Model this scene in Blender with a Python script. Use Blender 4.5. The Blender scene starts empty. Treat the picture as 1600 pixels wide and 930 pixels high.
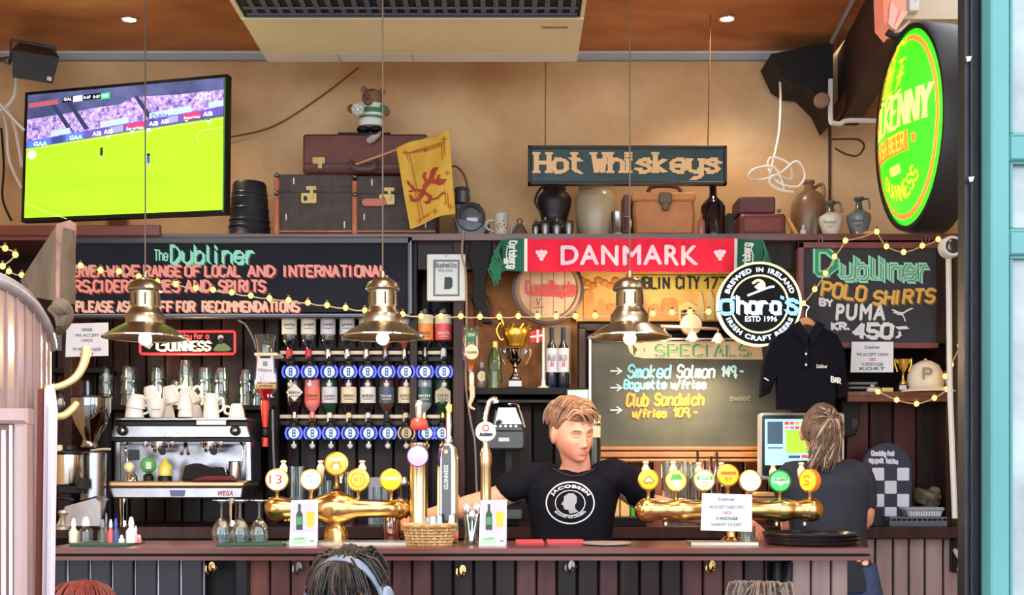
import bpy, bmesh, math, random
from mathutils import Vector, Matrix, noise
random.seed(7)
S = bpy.context.scene
COL = S.collection
# ---------------- camera, world, exposure ----------------
F = 1800.0; CX = 800.0; HY = 733.0; EYE = 1.37     # focal length in px of a 1600x930 frame, horizon row, eye height
cam_d = bpy.data.cameras.new('camera'); cam = bpy.data.objects.new('camera', cam_d); COL.objects.link(cam)
cam.location = (0, 0, EYE); cam.rotation_euler = (math.pi/2, 0, 0)
cam_d.sensor_width = 36; cam_d.lens = 36*F/1600; cam_d.shift_y = (HY-465)/1600; cam_d.clip_start = .05
S.camera = cam
S.view_settings.view_transform = 'Standard'; S.view_settings.look = 'None'
S.view_settings.gamma = 1; S.view_settings.use_curve_mapping = False
S.view_settings.exposure = 0.35
wd = bpy.data.worlds.new('overcast_daylight'); S.world = wd; wd.use_nodes = True
_b = wd.node_tree.nodes['Background']; _b.inputs[0].default_value = (.86, .93, 1, 1); _b.inputs[1].default_value = 3.3
def lamp(name, kind, loc, energy, color=(1,1,1), rot=None, **kw):
    d = bpy.data.lights.new(name, kind); d.energy = energy; d.color = color
    for k, v in kw.items(): setattr(d, k, v)
    o = bpy.data.objects.new(name, d); o.location = loc
    if rot: o.rotation_euler = rot
    COL.objects.link(o); return o
CAMP = Vector((0, 0, EYE))
# ceiling downlights of the pub (inside the bar area and over the customers' side)
for i, (x, y, e) in enumerate([(-1.74, 5.30, 9), (1.0, 5.3, 10), (-.6, 2.9, 30), (.9, 2.9, 30), (-.2, 3.6, 20)]):
    lamp('downlight_beam', 'SPOT', (x, y, 3.42), e*2.2, (1, .82, .6), None, spot_size=2.3, spot_blend=.8, shadow_soft_size=.05)

lamp('shelf_lamp', 'POINT', ((288-CX)/F*5.44, 5.44, EYE+(HY-600)/F*5.44), 9, (1,.68,.34), shadow_soft_size=.04)
lamp('spot_glow_fill', 'POINT', ((1080-CX)/F*5.5, 5.5, EYE+(HY-735)/F*5.5), 4, (1,.68,.34), shadow_soft_size=.04)  # added point light standing in for the spots' warm glow over the counter
# ---------------- materials ----------------
def lin(c):
    return tuple(((v/255)/12.92 if v/255 <= .04045 else ((v/255+.055)/1.055)**2.4) for v in c)
MATS = {}
def M(name, col=(128,128,128), rough=.5, metal=0, emit=0, ecol=None, var=0, vs=8, bump=0, bs=40, col2=None, coat=0, stretch=None, spec=None, trans=0):
    """procedural principled material: col<->col2 mixed by noise, optional bump"""
    if name in MATS: return MATS[name]
    m = bpy.data.materials.new(name); m.use_nodes = True; nt = m.node_tree; N = nt.nodes; L = nt.links
    p = N['Principled BSDF']; c = lin(col)
    p.inputs['Base Color'].default_value = (*c, 1); p.inputs['Roughness'].default_value = rough; p.inputs['Metallic'].default_value = metal
    if coat: p.inputs['Coat Weight'].default_value = coat; p.inputs['Coat Roughness'].default_value = .15
    if spec is not None: p.inputs['Specular IOR Level'].default_value = spec
    if trans: p.inputs['Transmission Weight'].default_value = trans
    if col2 is None and var: col2 = tuple(v*(1-var) for v in col)
    if col2 or bump:
        tc = N.new('ShaderNodeTexCoord'); mp = N.new('ShaderNodeMapping'); L.new(tc.outputs['Object'], mp.inputs[0])
        if stretch: mp.inputs['Scale'].default_value = stretch
    if col2:
        n = N.new('ShaderNodeTexNoise'); n.inputs['Scale'].default_value = vs; n.inputs['Detail'].default_value = 6; n.inputs['Roughness'].default_value = .6
        L.new(mp.outputs[0], n.inputs['Vector'])
        r = N.new('ShaderNodeValToRGB'); r.color_ramp.elements[0].position = .33; r.color_ramp.elements[1].position = .67
        r.color_ramp.elements[0].color = (*lin(col2), 1); r.color_ramp.elements[1].color = (*c, 1)
        L.new(n.outputs[0], r.inputs[0]); L.new(r.outputs[0], p.inputs['Base Color'])
        if emit: L.new(r.outputs[0], p.inputs['Emission Color'])
    if bump:
        n2 = N.new('ShaderNodeTexNoise'); n2.inputs['Scale'].default_value = bs; n2.inputs['Detail'].default_value = 5
        L.new(mp.outputs[0], n2.inputs['Vector'])
        b = N.new('ShaderNodeBump'); b.inputs['Strength'].default_value = bump; b.inputs['Distance'].default_value = .01
        L.new(n2.outputs[0], b.inputs['Height']); L.new(b.outputs[0], p.inputs['Normal'])
    if emit:
        if not col2: p.inputs['Emission Color'].default_value = (*lin(ecol or col), 1)
        p.inputs['Emission Strength'].default_value = emit
    MATS[name] = m; return m
def glassmat(name, tint=(235,242,242), base=.06, rough=.03):
    m = bpy.data.materials.new(name); m.use_nodes = True; nt = m.node_tree; N = nt.nodes; L = nt.links
    N.remove(N['Principled BSDF']); out = N['Material Output']
    t = N.new('ShaderNodeBsdfTransparent'); t.inputs[0].default_value = (*lin(tint), 1)
    g = N.new('ShaderNodeBsdfGlossy'); g.inputs[1].default_value = rough; g.inputs[0].default_value = (.95,.97,1,1)
    lw = N.new('ShaderNodeLayerWeight'); lw.inputs[0].default_value = .35
    ma = N.new('ShaderNodeMath'); ma.operation = 'MULTIPLY_ADD'; ma.inputs[1].default_value = .55; ma.inputs[2].default_value = base; ma.use_clamp = True
    L.new(lw.outputs['Facing'], ma.inputs[0])
    mx = N.new('ShaderNodeMixShader'); L.new(ma.outputs[0], mx.inputs[0]); L.new(t.outputs[0], mx.inputs[1]); L.new(g.outputs[0], mx.inputs[2])
    L.new(mx.outputs[0], out.inputs[0]); MATS[name] = m; return m
Z3 = (1, 1, .12)
plaster = M('mustard_plaster', (240,206,160), .85, col2=(208,164,116), vs=1.7, bump=.25, bs=25)
ceil_m = M('rust_plaster', (220,152,98), .6, col2=(170,102,58), vs=1.6, bump=.35, bs=5, stretch=(1,2.2,1))
wood_d = M('dark_panelling', (46,29,31), .35, col2=(22,13,16), vs=9, stretch=(1,1,.15), bump=.2, bs=30, spec=.22)
wood_d2 = M('dark_panelling_worn', (68,40,38), .35, col2=(34,20,22), vs=9, stretch=(1,1,.15), bump=.2, bs=30, spec=.22)
wood_r = M('red_brown_wood', (122,66,54), .35, col2=(84,42,36), vs=7, stretch=(.15,1,1), bump=.1, bs=30, coat=.4)
wood_top = M('bar_top_wood', (112,64,56), .3, col2=(80,42,38), vs=7, stretch=(.12,1,1), bump=.08, bs=30, coat=.15, spec=.35)
wood_k = M('near_black_wood', (18,12,15), .5, col2=(10,7,9), vs=8, bump=.1, bs=30, spec=.2)
wood_o = M('honey_wood', (206,140,76), .5, col2=(158,92,44), vs=6, stretch=(.2,1,1), bump=.1, bs=30)
wood_g = M('grey_brown_planks', (150,124,122), .45, col2=(112,86,86), vs=6, stretch=(1,1,.15), bump=.1, bs=30, coat=.2)
pink_w = M('pinkish_lacquered_wood', (168,138,134), .3, col2=(132,98,94), vs=7, stretch=(1,1,.1), bump=.1, bs=20, coat=.5)
board = M('chalkboard_slate', (32,36,48), .6, col2=(23,26,36), vs=4, bump=.05, spec=.15)
board2 = M('smudged_chalkboard', (84,86,76), .7, col2=(56,60,58), vs=3.5, bump=.05)
brass = M('polished_brass', (214,182,124), .2, 1, col2=(196,160,100), vs=12)
abrass = M('antique_brass_shade', (178,166,148), .3, 1, var=.15, vs=15)
steel = M('brushed_steel', (170,170,176), .26, 1, var=.12, vs=10)
chrome = M('chrome', (235,235,238), .08, 1)
pewter = M('pewter', (150,148,150), .35, 1, var=.2, vs=20)
blk = M('black_plastic', (20,20,24), .4, bump=.05, spec=.3)
blkm = M('matte_black', (18,18,22), .7, bump=.1, bs=80)
white = M('white_enamel', (236,234,230), .4, var=.03)
paper = M('white_paper', (232,236,246), .7, var=.03)
cream = M('cream_plastic', (232,224,192), .5, var=.04, vs=3)
offw = M('off_white_plastic', (226,228,224), .35, var=.03)
grey = M('grey_paint', (128,132,140), .5, var=.1)
ink = M('dark_ink', (40,42,52), .7)
teal = M('teal_painted_wood', (82,138,138), .5, col2=(66,120,122), vs=5, stretch=(1,1,.2), bump=.1, bs=20)
navy = M('blue_black_paint', (15,14,26), .4, col2=(9,8,16), vs=6, bump=.15, bs=25)
gold = M('gilt', (232,190,90), .3, .9, var=.1)
red = M('red_plastic', (196,40,40), .35)
green = M('green_print', (70,150,90), .5)
glass = glassmat('clear_glass'); amber = glassmat('amber_glass', (200,140,80)); dgreen = glassmat('green_bottle_glass', (70,110,60), .15)
blue_led = M('blue_light', (70,90,255), .4, emit=2.2, ecol=(50,60,255)); ice_led = M('pale_blue_light', (170,195,255), .4, emit=.8, ecol=(140,165,255))
warm_b = M('warm_bulb', (255,214,110), .4, emit=3.2, ecol=(255,200,80)); hot_b = M('bright_lamp_bulb', (255,226,190), .4, emit=9, ecol=(255,205,150))
skin = M('skin', (226,168,146), .5, col2=(212,146,124), vs=6, bump=.04, bs=120)
shirt = M('black_cotton', (15,16,26), .9, bump=.25, bs=14, spec=.15)
lip = M('lips', (206,128,114), .5)

# ---------------- geometry helpers ----------------
def W(px, py, D): return Vector(((px-CX)/F*D, D, EYE+(HY-py)/F*D))
class MB:
    def __init__(s): s.v=[]; s.f=[]; s.m=[]; s.sm=[]; s.mats=[]; s.c=0; s.smooth=False
    def use(s, mat, smooth=None):
        if mat not in s.mats: s.mats.append(mat)
        s.c = s.mats.index(mat)
        if smooth is not None: s.smooth = smooth
        return s
    def add(s, vs, fs, smooth=None):
        o = len(s.v); s.v += [Vector(v) for v in vs]; sm = s.smooth if smooth is None else smooth
        for f in fs: s.f.append([i+o for i in f]); s.m.append(s.c); s.sm.append(sm)
        return s
    # prism: polygon of px points at depth D, extruded back by dep metres, front edge chamfer b metres
    def ply(s, pts, D, dep, b=0, mp=None):
        if sum(pts[i-1][0]*pts[i][1]-pts[i][0]*pts[i-1][1] for i in range(len(pts))) < 0: pts = pts[::-1]
        mp = mp or (lambda x, y, o: W(x, y, D+0) + Vector((0, o, 0)))
        n = len(pts); cx = sum(p[0] for p in pts)/n; cy = sum(p[1] for p in pts)/n
        rings = []
        if b:
            R = max(max(abs(p[0]-cx) for p in pts), 1e-6); Ry = max(max(abs(p[1]-cy) for p in pts), 1e-6); bp = b*F/D
            rings.append([mp(cx+(x-cx)*(1-min(.9, bp/R)), cy+(y-cy)*(1-min(.9, bp/Ry)), 0) for x, y in pts])
            rings.append([mp(x, y, b) for x, y in pts])
        else: rings.append([mp(x, y, 0) for x, y in pts])
        rings.append([mp(x, y, dep) for x, y in pts])
        vs = [v for r in rings for v in r]; fs = [list(range(n))[::-1], [len(vs)-n+i for i in range(n)]]
        for k in range(len(rings)-1):
            for i in range(n): j = (i+1) % n; fs.append([k*n+i, k*n+j, (k+1)*n+j, (k+1)*n+i])
        return s.add(vs, fs, False)
    def bx(s, x0, y0, x1, y1, D, dep, b=0): return s.ply([(x0,y0),(x1,y0),(x1,y1),(x0,y1)], D, dep, b)
    def rr(s, x0, y0, x1, y1, r, D, dep, b=0, n=5):
        pts = []
        for cx, cy, a in ((x1-r,y0+r,-90),(x1-r,y1-r,0),(x0+r,y1-r,90),(x0+r,y0+r,180)):
            for k in range(n+1): t = math.radians(a+90*k/n); pts.append((cx+r*math.cos(t), cy+r*math.sin(t)))
        return s.ply(pts, D, dep, b)
    def ell(s, cx, cy, rx, ry, D, dep, b=0, n=32):
        return s.ply([(cx+rx*math.cos(2*math.pi*k/n), cy+ry*math.sin(2*math.pi*k/n)) for k in range(n)], D, dep, b)
    def ring(s, cx, cy, r0, r1, D, dep, n=40, sy=1):   # annulus
        vs = []; fs = []
        for k in range(n):
            a = 2*math.pi*k/n; c, d = math.cos(a), math.sin(a)*sy
            for r, o in ((r0,0),(r1,0),(r1,dep),(r0,dep)): vs.append(W(cx+r*c, cy+r*d, D)+Vector((0,o,0)))
        for k in range(n):
            a, b2 = 4*k, 4*((k+1) % n)
            for q in range(4): fs.append([a+q, a+(q+1)%4, b2+(q+1)%4, b2+q])
        return s.add(vs, fs, False)
    # world space box
    def box(s, a, b, rz=0, piv=None):
        x0,y0,z0 = a; x1,y1,z1 = b
        vs = [Vector(p) for p in ((x0,y0,z0),(x1,y0,z0),(x1,y1,z0),(x0,y1,z0),(x0,y0,z1),(x1,y0,z1),(x1,y1,z1),(x0,y1,z1))]
        if rz:
            piv = Vector(piv or ((x0+x1)/2,(y0+y1)/2,0)); R = Matrix.Rotation(rz, 3, 'Z'); vs = [R@(v-piv)+piv for v in vs]
        return s.add(vs, [[0,3,2,1],[4,5,6,7],[0,1,5,4],[1,2,6,5],[2,3,7,6],[3,0,4,7]], False)
    # lathe with px profile [(r,h up)] on a base point px,py,D ; mat4 optional tilt about base
    def lat(s, px, py, D, prof, seg=24, T=None, sx=1, sy=1, smooth=True, closed=True):
        k = D/F; o = W(px, py, D); vs = []; fs = []
        T = T or Matrix.Identity(3)
        for r, h in prof:
            for i in range(seg):
                a = 2*math.pi*i/seg; vs.append(o+T@Vector((r*k*math.cos(a)*sx, r*k*math.sin(a)*sy, h*k)))
        n = len(prof)
        for j in range(n-1):
            for i in range(seg): q = (i+1) % seg; fs.append([j*seg+i, j*seg+q, (j+1)*seg+q, (j+1)*seg+i])
        if closed:
            if prof[0][0] > .01: fs.append(list(range(seg))[::-1])
            if prof[-1][0] > .01: fs.append([(n-1)*seg+i for i in range(seg)])
        return s.add(vs, fs, smooth)
    def tube(s, pts, r, seg=8, closed=False, cap=True):   # world pts, radius m (number or list)
        pts = [Vector(p) for p in pts]; n = len(pts); vs = []; fs = []; prev = None
        for i, p in enumerate(pts):
            t = ((pts[(i+1) % n] if closed or i < n-1 else p) - (pts[i-1] if closed or i > 0 else p))
            t = t.normalized() if t.length > 1e-9 else Vector((0,0,1))
            if prev is None: u = t.cross(Vector((0,1,0)) if abs(t.y) < .9 else Vector((1,0,0))).normalized()
            else:
                u = prev - t*prev.dot(t); u = u.normalized() if u.length > 1e-6 else t.orthogonal().normalized()
            prev = u; w = t.cross(u); rr = r[i] if isinstance(r, (list, tuple)) else r
            for q in range(seg): a = 2*math.pi*q/seg; vs.append(p+u*(rr*math.cos(a))+w*(rr*math.sin(a)))
        for i in range(n if closed else n-1):
            j = (i+1) % n
            for q in range(seg): z = (q+1) % seg; fs.append([i*seg+q, j*seg+q, j*seg+z, i*seg+z])
        if cap and not closed: fs.append(list(range(seg))); fs.append([(n-1)*seg+q for q in range(seg)][::-1])
        return s.add(vs, fs, True)
    def tb(s, pts, r, seg=8, sub=0, closed=False):        # px pts (px,py,D); r in metres; sub = catmull-rom subdivisions
        P = [W(*p) for p in pts]
        if sub: P = cat(P, sub, closed)
        if isinstance(r, (list, tuple)) and len(r) != len(P):
            R = []; m = len(P)-1
            for i in range(len(P)): t = i/m*(len(r)-1); a = int(min(t, len(r)-2)); R.append(r[a]+(r[a+1]-r[a])*(t-a))
            r = R
        return s.tube(P, r, seg, closed)
    def sph(s, c, r, seg=16, rings=10, sc=(1,1,1), R=None):
        vs = []; fs = []; c = Vector(c); R = R or Matrix.Identity(3)
        for j in range(rings+1):
            ph = math.pi*j/rings
            for i in range(seg):
                a = 2*math.pi*i/seg
                vs.append(c+R@Vector((r*sc[0]*math.sin(ph)*math.cos(a), r*sc[1]*math.sin(ph)*math.sin(a), -r*sc[2]*math.cos(ph))))
        for j in range(rings):
            for i in range(seg): q = (i+1) % seg; fs.append([j*seg+i, j*seg+q, (j+1)*seg+q, (j+1)*seg+i])
        return s.add(vs, fs, True)
    def mesh(s, name):
        me = bpy.data.meshes.new(name); me.from_pydata([tuple(v) for v in s.v], [], s.f)
        for m in s.mats: me.materials.append(m)
        me.polygons.foreach_set('material_index', s.m); me.polygons.foreach_set('use_smooth', s.sm)
        me.update()
        if any(s.sm):
            try: me.set_sharp_from_angle(angle=math.radians(42))
            except Exception: pass
        return me
def cat(P, sub, closed=False):
    out = []; n = len(P)
    for i in range(n if closed else n-1):
        g = (lambda k: P[k % n]) if closed else (lambda k: P[max(0, min(n-1, k))])
        a, b, c, d = g(i-1), g(i), g(i+1), g(i+2)
        for k in range(sub):
            t = k/sub; out.append(.5*((2*b)+(c-a)*t+(2*a-5*b+4*c-d)*t*t+(3*b-a-3*c+d)*t**3))
    if not closed: out.append(P[-1])
    return out
def props(o, label=None, cat=None, group=None, kind=None):
    if label: o['label'] = label
    if cat: o['category'] = cat
    if group: o['group'] = group
    if kind: o['kind'] = kind
    return o
def thing(name, label, cat, at, group=None, kind=None):
    o = bpy.data.objects.new(name, None); o.empty_display_size = .05
    o.location = W(*at) if not isinstance(at, Vector) else at
    COL.objects.link(o); o['_o'] = 1; del o['_o']
    return props(o, label, cat, group, kind)
ORG = {}
def org(o): return ORG.get(o.name, o.location)
def part(mb, name, parent, label=None, kind=None):
    base = parent
    while base.parent: base = base.parent
    off = Vector(base.location) - (Vector((0,0,0)))
    loc = Vector((0,0,0))
    me = mb.mesh(name); me.transform(Matrix.Translation(-off))
    o = bpy.data.objects.new(name, me); COL.objects.link(o); o.parent = parent
    if label: o['label'] = label
    if kind: o['kind'] = kind
    return o
def solo(mb, name, label, cat, group=None, kind=None):
    me = mb.mesh(name); xs = [v.co.x for v in me.vertices]; ys = [v.co.y for v in me.vertices]; zs = [v.co.z for v in me.vertices]
    o0 = Vector(((min(xs)+max(xs))/2, (min(ys)+max(ys))/2, min(zs))); me.transform(Matrix.Translation(-o0))
    o = bpy.data.objects.new(name, me); o.location = o0; COL.objects.link(o)
    return props(o, label, cat, group, kind)
def dup(root, dloc, label=None, scale=None, rz=None):
    def cp(o, par):
        c = o.copy(); COL.objects.link(c); c.parent = par
        for ch in list(kids.get(o, [])): cp(ch, c)
        return c
    kids = {}
    for o in COL.objects:
        if o.parent: kids.setdefault(o.parent, []).append(o)
    c = cp(root, None); c.location = Vector(root.location)+Vector(dloc)
    if scale: c.scale = scale
    if rz is not None: c.rotation_euler.z = rz
    if label: c['label'] = label
    return c
# ---------------- lettering ----------------
SK = [0]
GL = {'A':'02 28 42;14 34','B':'02 08 38 47 46 35 05;35 44 43 32 02','C':'47 38 18 07 03 12 32 43','D':'02 08 28 46 44 22 02','E':'48 08 02 42;05 35','F':'48 08 02;05 35',
'G':'47 38 18 07 03 12 32 43 45 25','H':'02 08;42 48;05 45','I':'12 18','J':'38 33 22 12 03','K':'02 08;48 05 42','L':'08 02 42','M':'02 08 25 48 42','N':'02 08 42 48',
'O':'18 38 47 43 32 12 03 07 18','P':'02 08 38 47 46 35 05','Q':'18 38 47 43 32 12 03 07 18;24 42','R':'02 08 38 47 46 35 05;25 42','S':'47 38 18 07 06 15 35 44 43 32 12 03',
'T':'08 48;28 22','U':'08 03 12 32 43 48','V':'08 22 48','W':'08 12 26 32 48','X':'08 42;48 02','Y':'08 25 48;25 22','Z':'08 48 02 42',
'a':'46 43 42;45 36 16 05 03 12 32 43','b':'08 02;05 16 36 45 43 32 12 03','c':'45 36 16 05 03 12 32 43','d':'48 42;45 36 16 05 03 12 32 43','e':'04 44 45 36 16 05 03 12 32 43',
'f':'37 28 17 12;05 35','g':'46 41 30 10 01;45 36 16 05 03 12 32 43','h':'08 02;05 16 36 45 42','i':'12 16;17 18','j':'26 21 10','k':'08 02;36 04 32','l':'18 13 22','m':'02 06;05 16 25 22;25 36 45 42','n':'02 06;05 16 36 45 42',
'o':'16 36 45 43 32 12 03 05 16','p':'00 06;05 16 36 45 43 32 12 03','q':'40 46;45 36 16 05 03 12 32 43','r':'02 06;04 16 36','s':'45 36 16 05 34 43 32 12 03','t':'18 13 22 32;06 36','u':'06 03 12 32 43;46 42','v':'06 22 46',
'w':'06 12 25 32 46','x':'06 42;46 02','y':'06 03 12 32 43;46 41 30 10','z':'06 46 02 42',
'0':'18 38 47 43 32 12 03 07 18','1':'06 28 22','2':'07 18 38 47 45 02 42','3':'08 48 25 44 43 32 12 03','4':'32 38 04 44','5':'48 08 05 35 44 43 32 12 03','6':'38 18 06 03 12 32 43 44 35 05','7':'08 48 12',
'8':'18 38 47 46 35 15 06 07 18;15 04 03 12 32 43 44 35','9':'42 47 38 18 07 06 15 35 46','/':'01 38','-':'05 35',',':'13 01','.':'12 13',"'":'18 16',':':'12 13;15 16'}
NARROW = "Iilj.,':1"
def stroke_pts(s, sp=1.5):
    """-> list of polylines in glyph units"""
    x = 0; out = []
    for ch in s:
        if ch == ' ': x += 3.2; continue
        g = GL.get(ch)
        if g:
            for st in g.split(';'): out.append([(x+int(p[0])-(.6 if ch in NARROW else 0), int(p[1])) for p in st.split()])
        x += (2.2 if ch in NARROW else 4)+sp
    return out
def quadstroke(mb, p, q, w, ang, mp, off, mn):
    import math as m
    nx, ny = m.cos(ang)*w/2, m.sin(ang)*w/2
    dx, dy = q[0]-p[0], q[1]-p[1]; L = m.hypot(dx, dy)
    if L < 1e-6: return
    ax, ay = -dy/L, dx/L
    pr = nx*ax+ny*ay                              # nib width perpendicular to stroke
    if abs(pr) < mn: k = (mn if pr >= 0 else -mn)-pr; nx += ax*k; ny += ay*k
    e = mn*.45; ex, ey = dx/L*e, dy/L*e
    vs = [mp(p[0]-ex+nx, p[1]-ey+ny, off), mp(p[0]-ex-nx, p[1]-ey-ny, off), mp(q[0]+ex-nx, q[1]+ey-ny, off), mp(q[0]+ex+nx, q[1]+ey+ny, off)]
    mb.add(vs, [[0,1,2,3]], False)
_tc = {}
def builtin(s, bold=0, shear=0, plain=False):
    k = (s, bold, shear, plain)
    if k in _tc: return _tc[k]
    cu = bpy.data.curves.new('t', 'FONT'); cu.body = s; cu.offset = 0 if plain else bold; cu.shear = shear; cu.resolution_u = 3; cu.space_character = 1+bold*3.6
    o = bpy.data.objects.new('t', cu); COL.objects.link(o)
    dg = bpy.context.evaluated_depsgraph_get(); me = bpy.data.meshes.new_from_object(o.evaluated_get(dg))
    me.calc_loop_triangles(); r = ([(v.co.x, v.co.y) for v in me.vertices], [list(p.vertices) for p in me.loop_triangles])
    bpy.data.objects.remove(o); bpy.data.curves.remove(cu); bpy.data.meshes.remove(me); _tc[k] = r; return r
def txt(mb, s, x0, y0, x1, y1, D, mat, style='sans', bold=.02, nib=None, ang=.6, mn=None, off=.002, mp=None, shear=0, skew=0, rise=0, curve=False, serif=0):
    """lettering fitted in the px rect (y0 top, y1 base); skew px: baseline drop to the right"""
    mb.use(mat, False)
    m0 = mp or (lambda x, y, o: W(x, y, D)+Vector((0, -o, 0)))
    if style == 'sans':
        sh_ = [(0, 0)]
        if 'M' in s and bold:          # the fill of a thickened M breaks, so thicken by shifted copies
            v, f = builtin(s, bold, shear, True); sh_ = [(0,0),(bold,0),(-bold,0),(0,bold),(0,-bold)]
        else: v, f = builtin(s, bold, shear)
        ax = min(p[0] for p in v); bx_ = max(p[0] for p in v); ay = min(p[1] for p in v); by = max(p[1] for p in v)
        for k, (sx_, sy_) in enumerate(sh_):
            vs = []
            for a, b in v:
                u = (a+sx_*.8-ax)/(bx_-ax); w = (b+sy_*.8-ay)/(by-ay); vs.append(m0(x0+(x1-x0)*u, y1+(y0-y1)*w+skew*u, off+k*.0003))
            mb.add(vs, f, False)
        return
    pl = stroke_pts(s)
    ax = min(p[0] for l in pl for p in l); bx_ = max(p[0] for l in pl for p in l); hi = max(p[1] for l in pl for p in l); lo = 2
    if hi == lo: hi = 8
    kx = (x1-x0)/max(bx_-ax, 1e-6); ky = (y1-y0)/(hi-lo)
    nb = nib if nib else (y1-y0)*.16; mn = mn if mn else nb*.35
    for l in pl:
        P = [(x0+(p[0]-ax)*kx+(p[1]-lo)*shear*ky, y1-(p[1]-lo)*ky+skew*((p[0]-ax)/max(bx_-ax, 1e-6))) for p in l]
        if curve and len(P) > 2: P = [(v.x, v.y) for v in cat([Vector((a, b, 0)) for a, b in P], 4)]
        for i in range(len(P)-1): SK[0] += 1; quadstroke(mb, P[i], P[i+1], nb, ang, m0, off+.00012*(SK[0] % 16), mn)
        if serif and not curve:
            for e, nx_ in ((P[0], P[1]), (P[-1], P[-2])):
                if abs(e[0]-nx_[0]) < abs(e[1]-nx_[1]):
                    SK[0] += 1; off_ = off; off = off_+.00012*(SK[0] % 16)
                    mb.add([m0(e[0]-serif, e[1]-serif*.28, off), m0(e[0]+serif, e[1]-serif*.28, off), m0(e[0]+serif, e[1]+serif*.28, off), m0(e[0]-serif, e[1]+serif*.28, off)], [[0,1,2,3]], False); off = off_
def poly(mb, pts, D, mat, off=.002, mp=None):   # flat print polygon
    m0 = mp or (lambda x, y, o: W(x, y, D)+Vector((0, -o, 0)))
    mb.use(mat, False).add([m0(x, y, off) for x, y in pts], [list(range(len(pts)))], False)
def disc(mb, cx, cy, r, D, mat, off=.002, mp=None, n=28, sx=1):
    poly(mb, [(cx+r*sx*math.cos(2*math.pi*k/n), cy+r*math.sin(2*math.pi*k/n)) for k in range(n)], D, mat, off, mp)
def line(mb, pts, w, D, mat, off=.003, mp=None):
    m0 = mp or (lambda x, y, o: W(x, y, D)+Vector((0, -o, 0)))
    mb.use(mat, False)
    for i in range(len(pts)-1): SK[0] += 1; quadstroke(mb, pts[i], pts[i+1], w, 0, m0, off+.00012*(SK[0] % 16), w/2)
# ================= SETTING =================
ZL = EYE+(HY-370)/F*5.45       # top of the high ledge
ZB = 1.10                      # bar top
ZC = 1.11                      # back counter top
def pyz(z, D): return HY-(z-EYE)*F/D
def struct(mb, name):
    o = bpy.data.objects.new(name, mb.mesh(name)); COL.objects.link(o); o['kind'] = 'structure'; return o
wall = MB().use(plaster); wall.box((-2.9,5.8,0),(2.4,5.95,3.6)); struct(wall, 'wall_back')
m = MB().use(plaster); m.box((-2.9,2.0,0),(-2.75,5.8,3.6)); struct(m, 'wall_left')
m = MB().use(M('tan_plaster', (216,176,124), .8, col2=(188,146,96), vs=4, bump=.15)); m.box((2.12,2.3,0),(2.27,5.8,3.6)); struct(m, 'wall_right')
m = MB().use(ceil_m); m.box((-2.75,2.0,3.46),(1.62,5.8,3.6)); struct(m, 'ceiling')
m = MB().use(M('dropped_ceiling_plaster', (176,128,86), .8, col2=(146,98,62), vs=3)); m.box((1.62,4.5,3.12),(2.12,5.8,3.2)); struct(m, 'ceiling_lowered')
m = MB().use(M('beige_paint', (214,200,178), .7, var=.05)); m.box((1.45,4.30,3.05),(2.12,4.5,3.46)); struct(m, 'trim_1')
m = MB().use(M('dark_brown_beam', (74,50,42), .6, col2=(50,34,32), vs=5, bump=.2))
m.add([(1.50,4.4,3.1),(1.64,5.8,3.1),(1.64,5.8,3.46),(1.50,4.4,3.46),(1.60,4.4,3.1),(1.74,5.8,3.1),(1.74,5.8,3.46),(1.60,4.4,3.46)], [[0,1,2,3],[4,7,6,5],[0,4,5,1],[3,2,6,7],[0,3,7,4],[1,5,6,2]]); struct(m, 'trim_2')
m = MB().use(M('grey_white_paint', (176,184,196), .5)); m.box((-2.75,5.765,3.42),(1.6,5.8,3.455)); m.use(offw).box((-2.75,5.75,3.445),(1.6,5.8,3.458)); struct(m, 'trim_3')
m = MB().use(M('floor_boards', (110,78,58), .5, col2=(84,58,42), vs=5, stretch=(.2,1,1))); m.box((-2.9,2.0,-.1),(2.4,5.95,0)); struct(m, 'floor')
m = MB().use(M('pavement', (150,148,144), .9, var=.15)); m.box((-9,-9,-.12),(9,2.0,-.02)); struct(m, 'ground')
m = MB().use(navy); m.box((-2.9,2.0,3.3),(2.4,2.15,3.9)); struct(m, 'wall_front')

# foreground window frame: blue-black post and teal casement door
t = thing('window_post', 'tall blue-black painted post in front of the bar, right of the oval sign', 'post', Vector((.87,2.05,0)))
t['kind'] = 'structure'
m = MB().use(navy); x0 = (1507-CX)/F*2; x1 = (1541-CX)/F*2
m.box((x0,2,0),(x1,2.03,3.3)); m.box((x0+.008,1.992,0),(x0+.011,2,3.3)); m.box((x0+.024,1.99,0),(x0+.03,2,3.3)); part(m, 'post_shaft', t)
m = MB().use(M('pale_edge', (150,170,190), .4)); m.box((x1,1.985,0),(x1+.004,2.05,3.3)); part(m, 'edge_strip', t)
m = MB().use(offw)
for cx_, cy_ in ((1513,92),(1517,280)): poly(m, [(cx_-4,cy_-3),(cx_+5,cy_-4),(cx_+3,cy_+3),(cx_-2,cy_+5)], 1.989, offw, .001)
part(m, 'paint_chip', t)
t = thing('window_casement', 'teal painted wooden casement with stacked glass panes at right edge', 'window', Vector(((1600-CX)/F*1.95,1.95,0))); t['kind'] = 'structure'
D = 1.95
m = MB().use(teal); m.bx(1549,-40,1578,1400,D,.05,.003); part(m, 'stile', t); m = MB().use(teal); m.bx(1700,-60,1730,1400,D,.05,.003); part(m, 'stile', t)
def rail(y0, y1):
    m = MB().use(teal); m.bx(1578,y0,1700,y1,D+.004,.045,.003); m.bx(1578,y0-5,1700,y0,D+.012,.03); m.bx(1578,y1,1700,y1+6,D+.012,.03); part(m, 'rail', t)
rail(212,250); rail(362,398); rail(-60,-40); rail(1330,1400)
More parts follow.
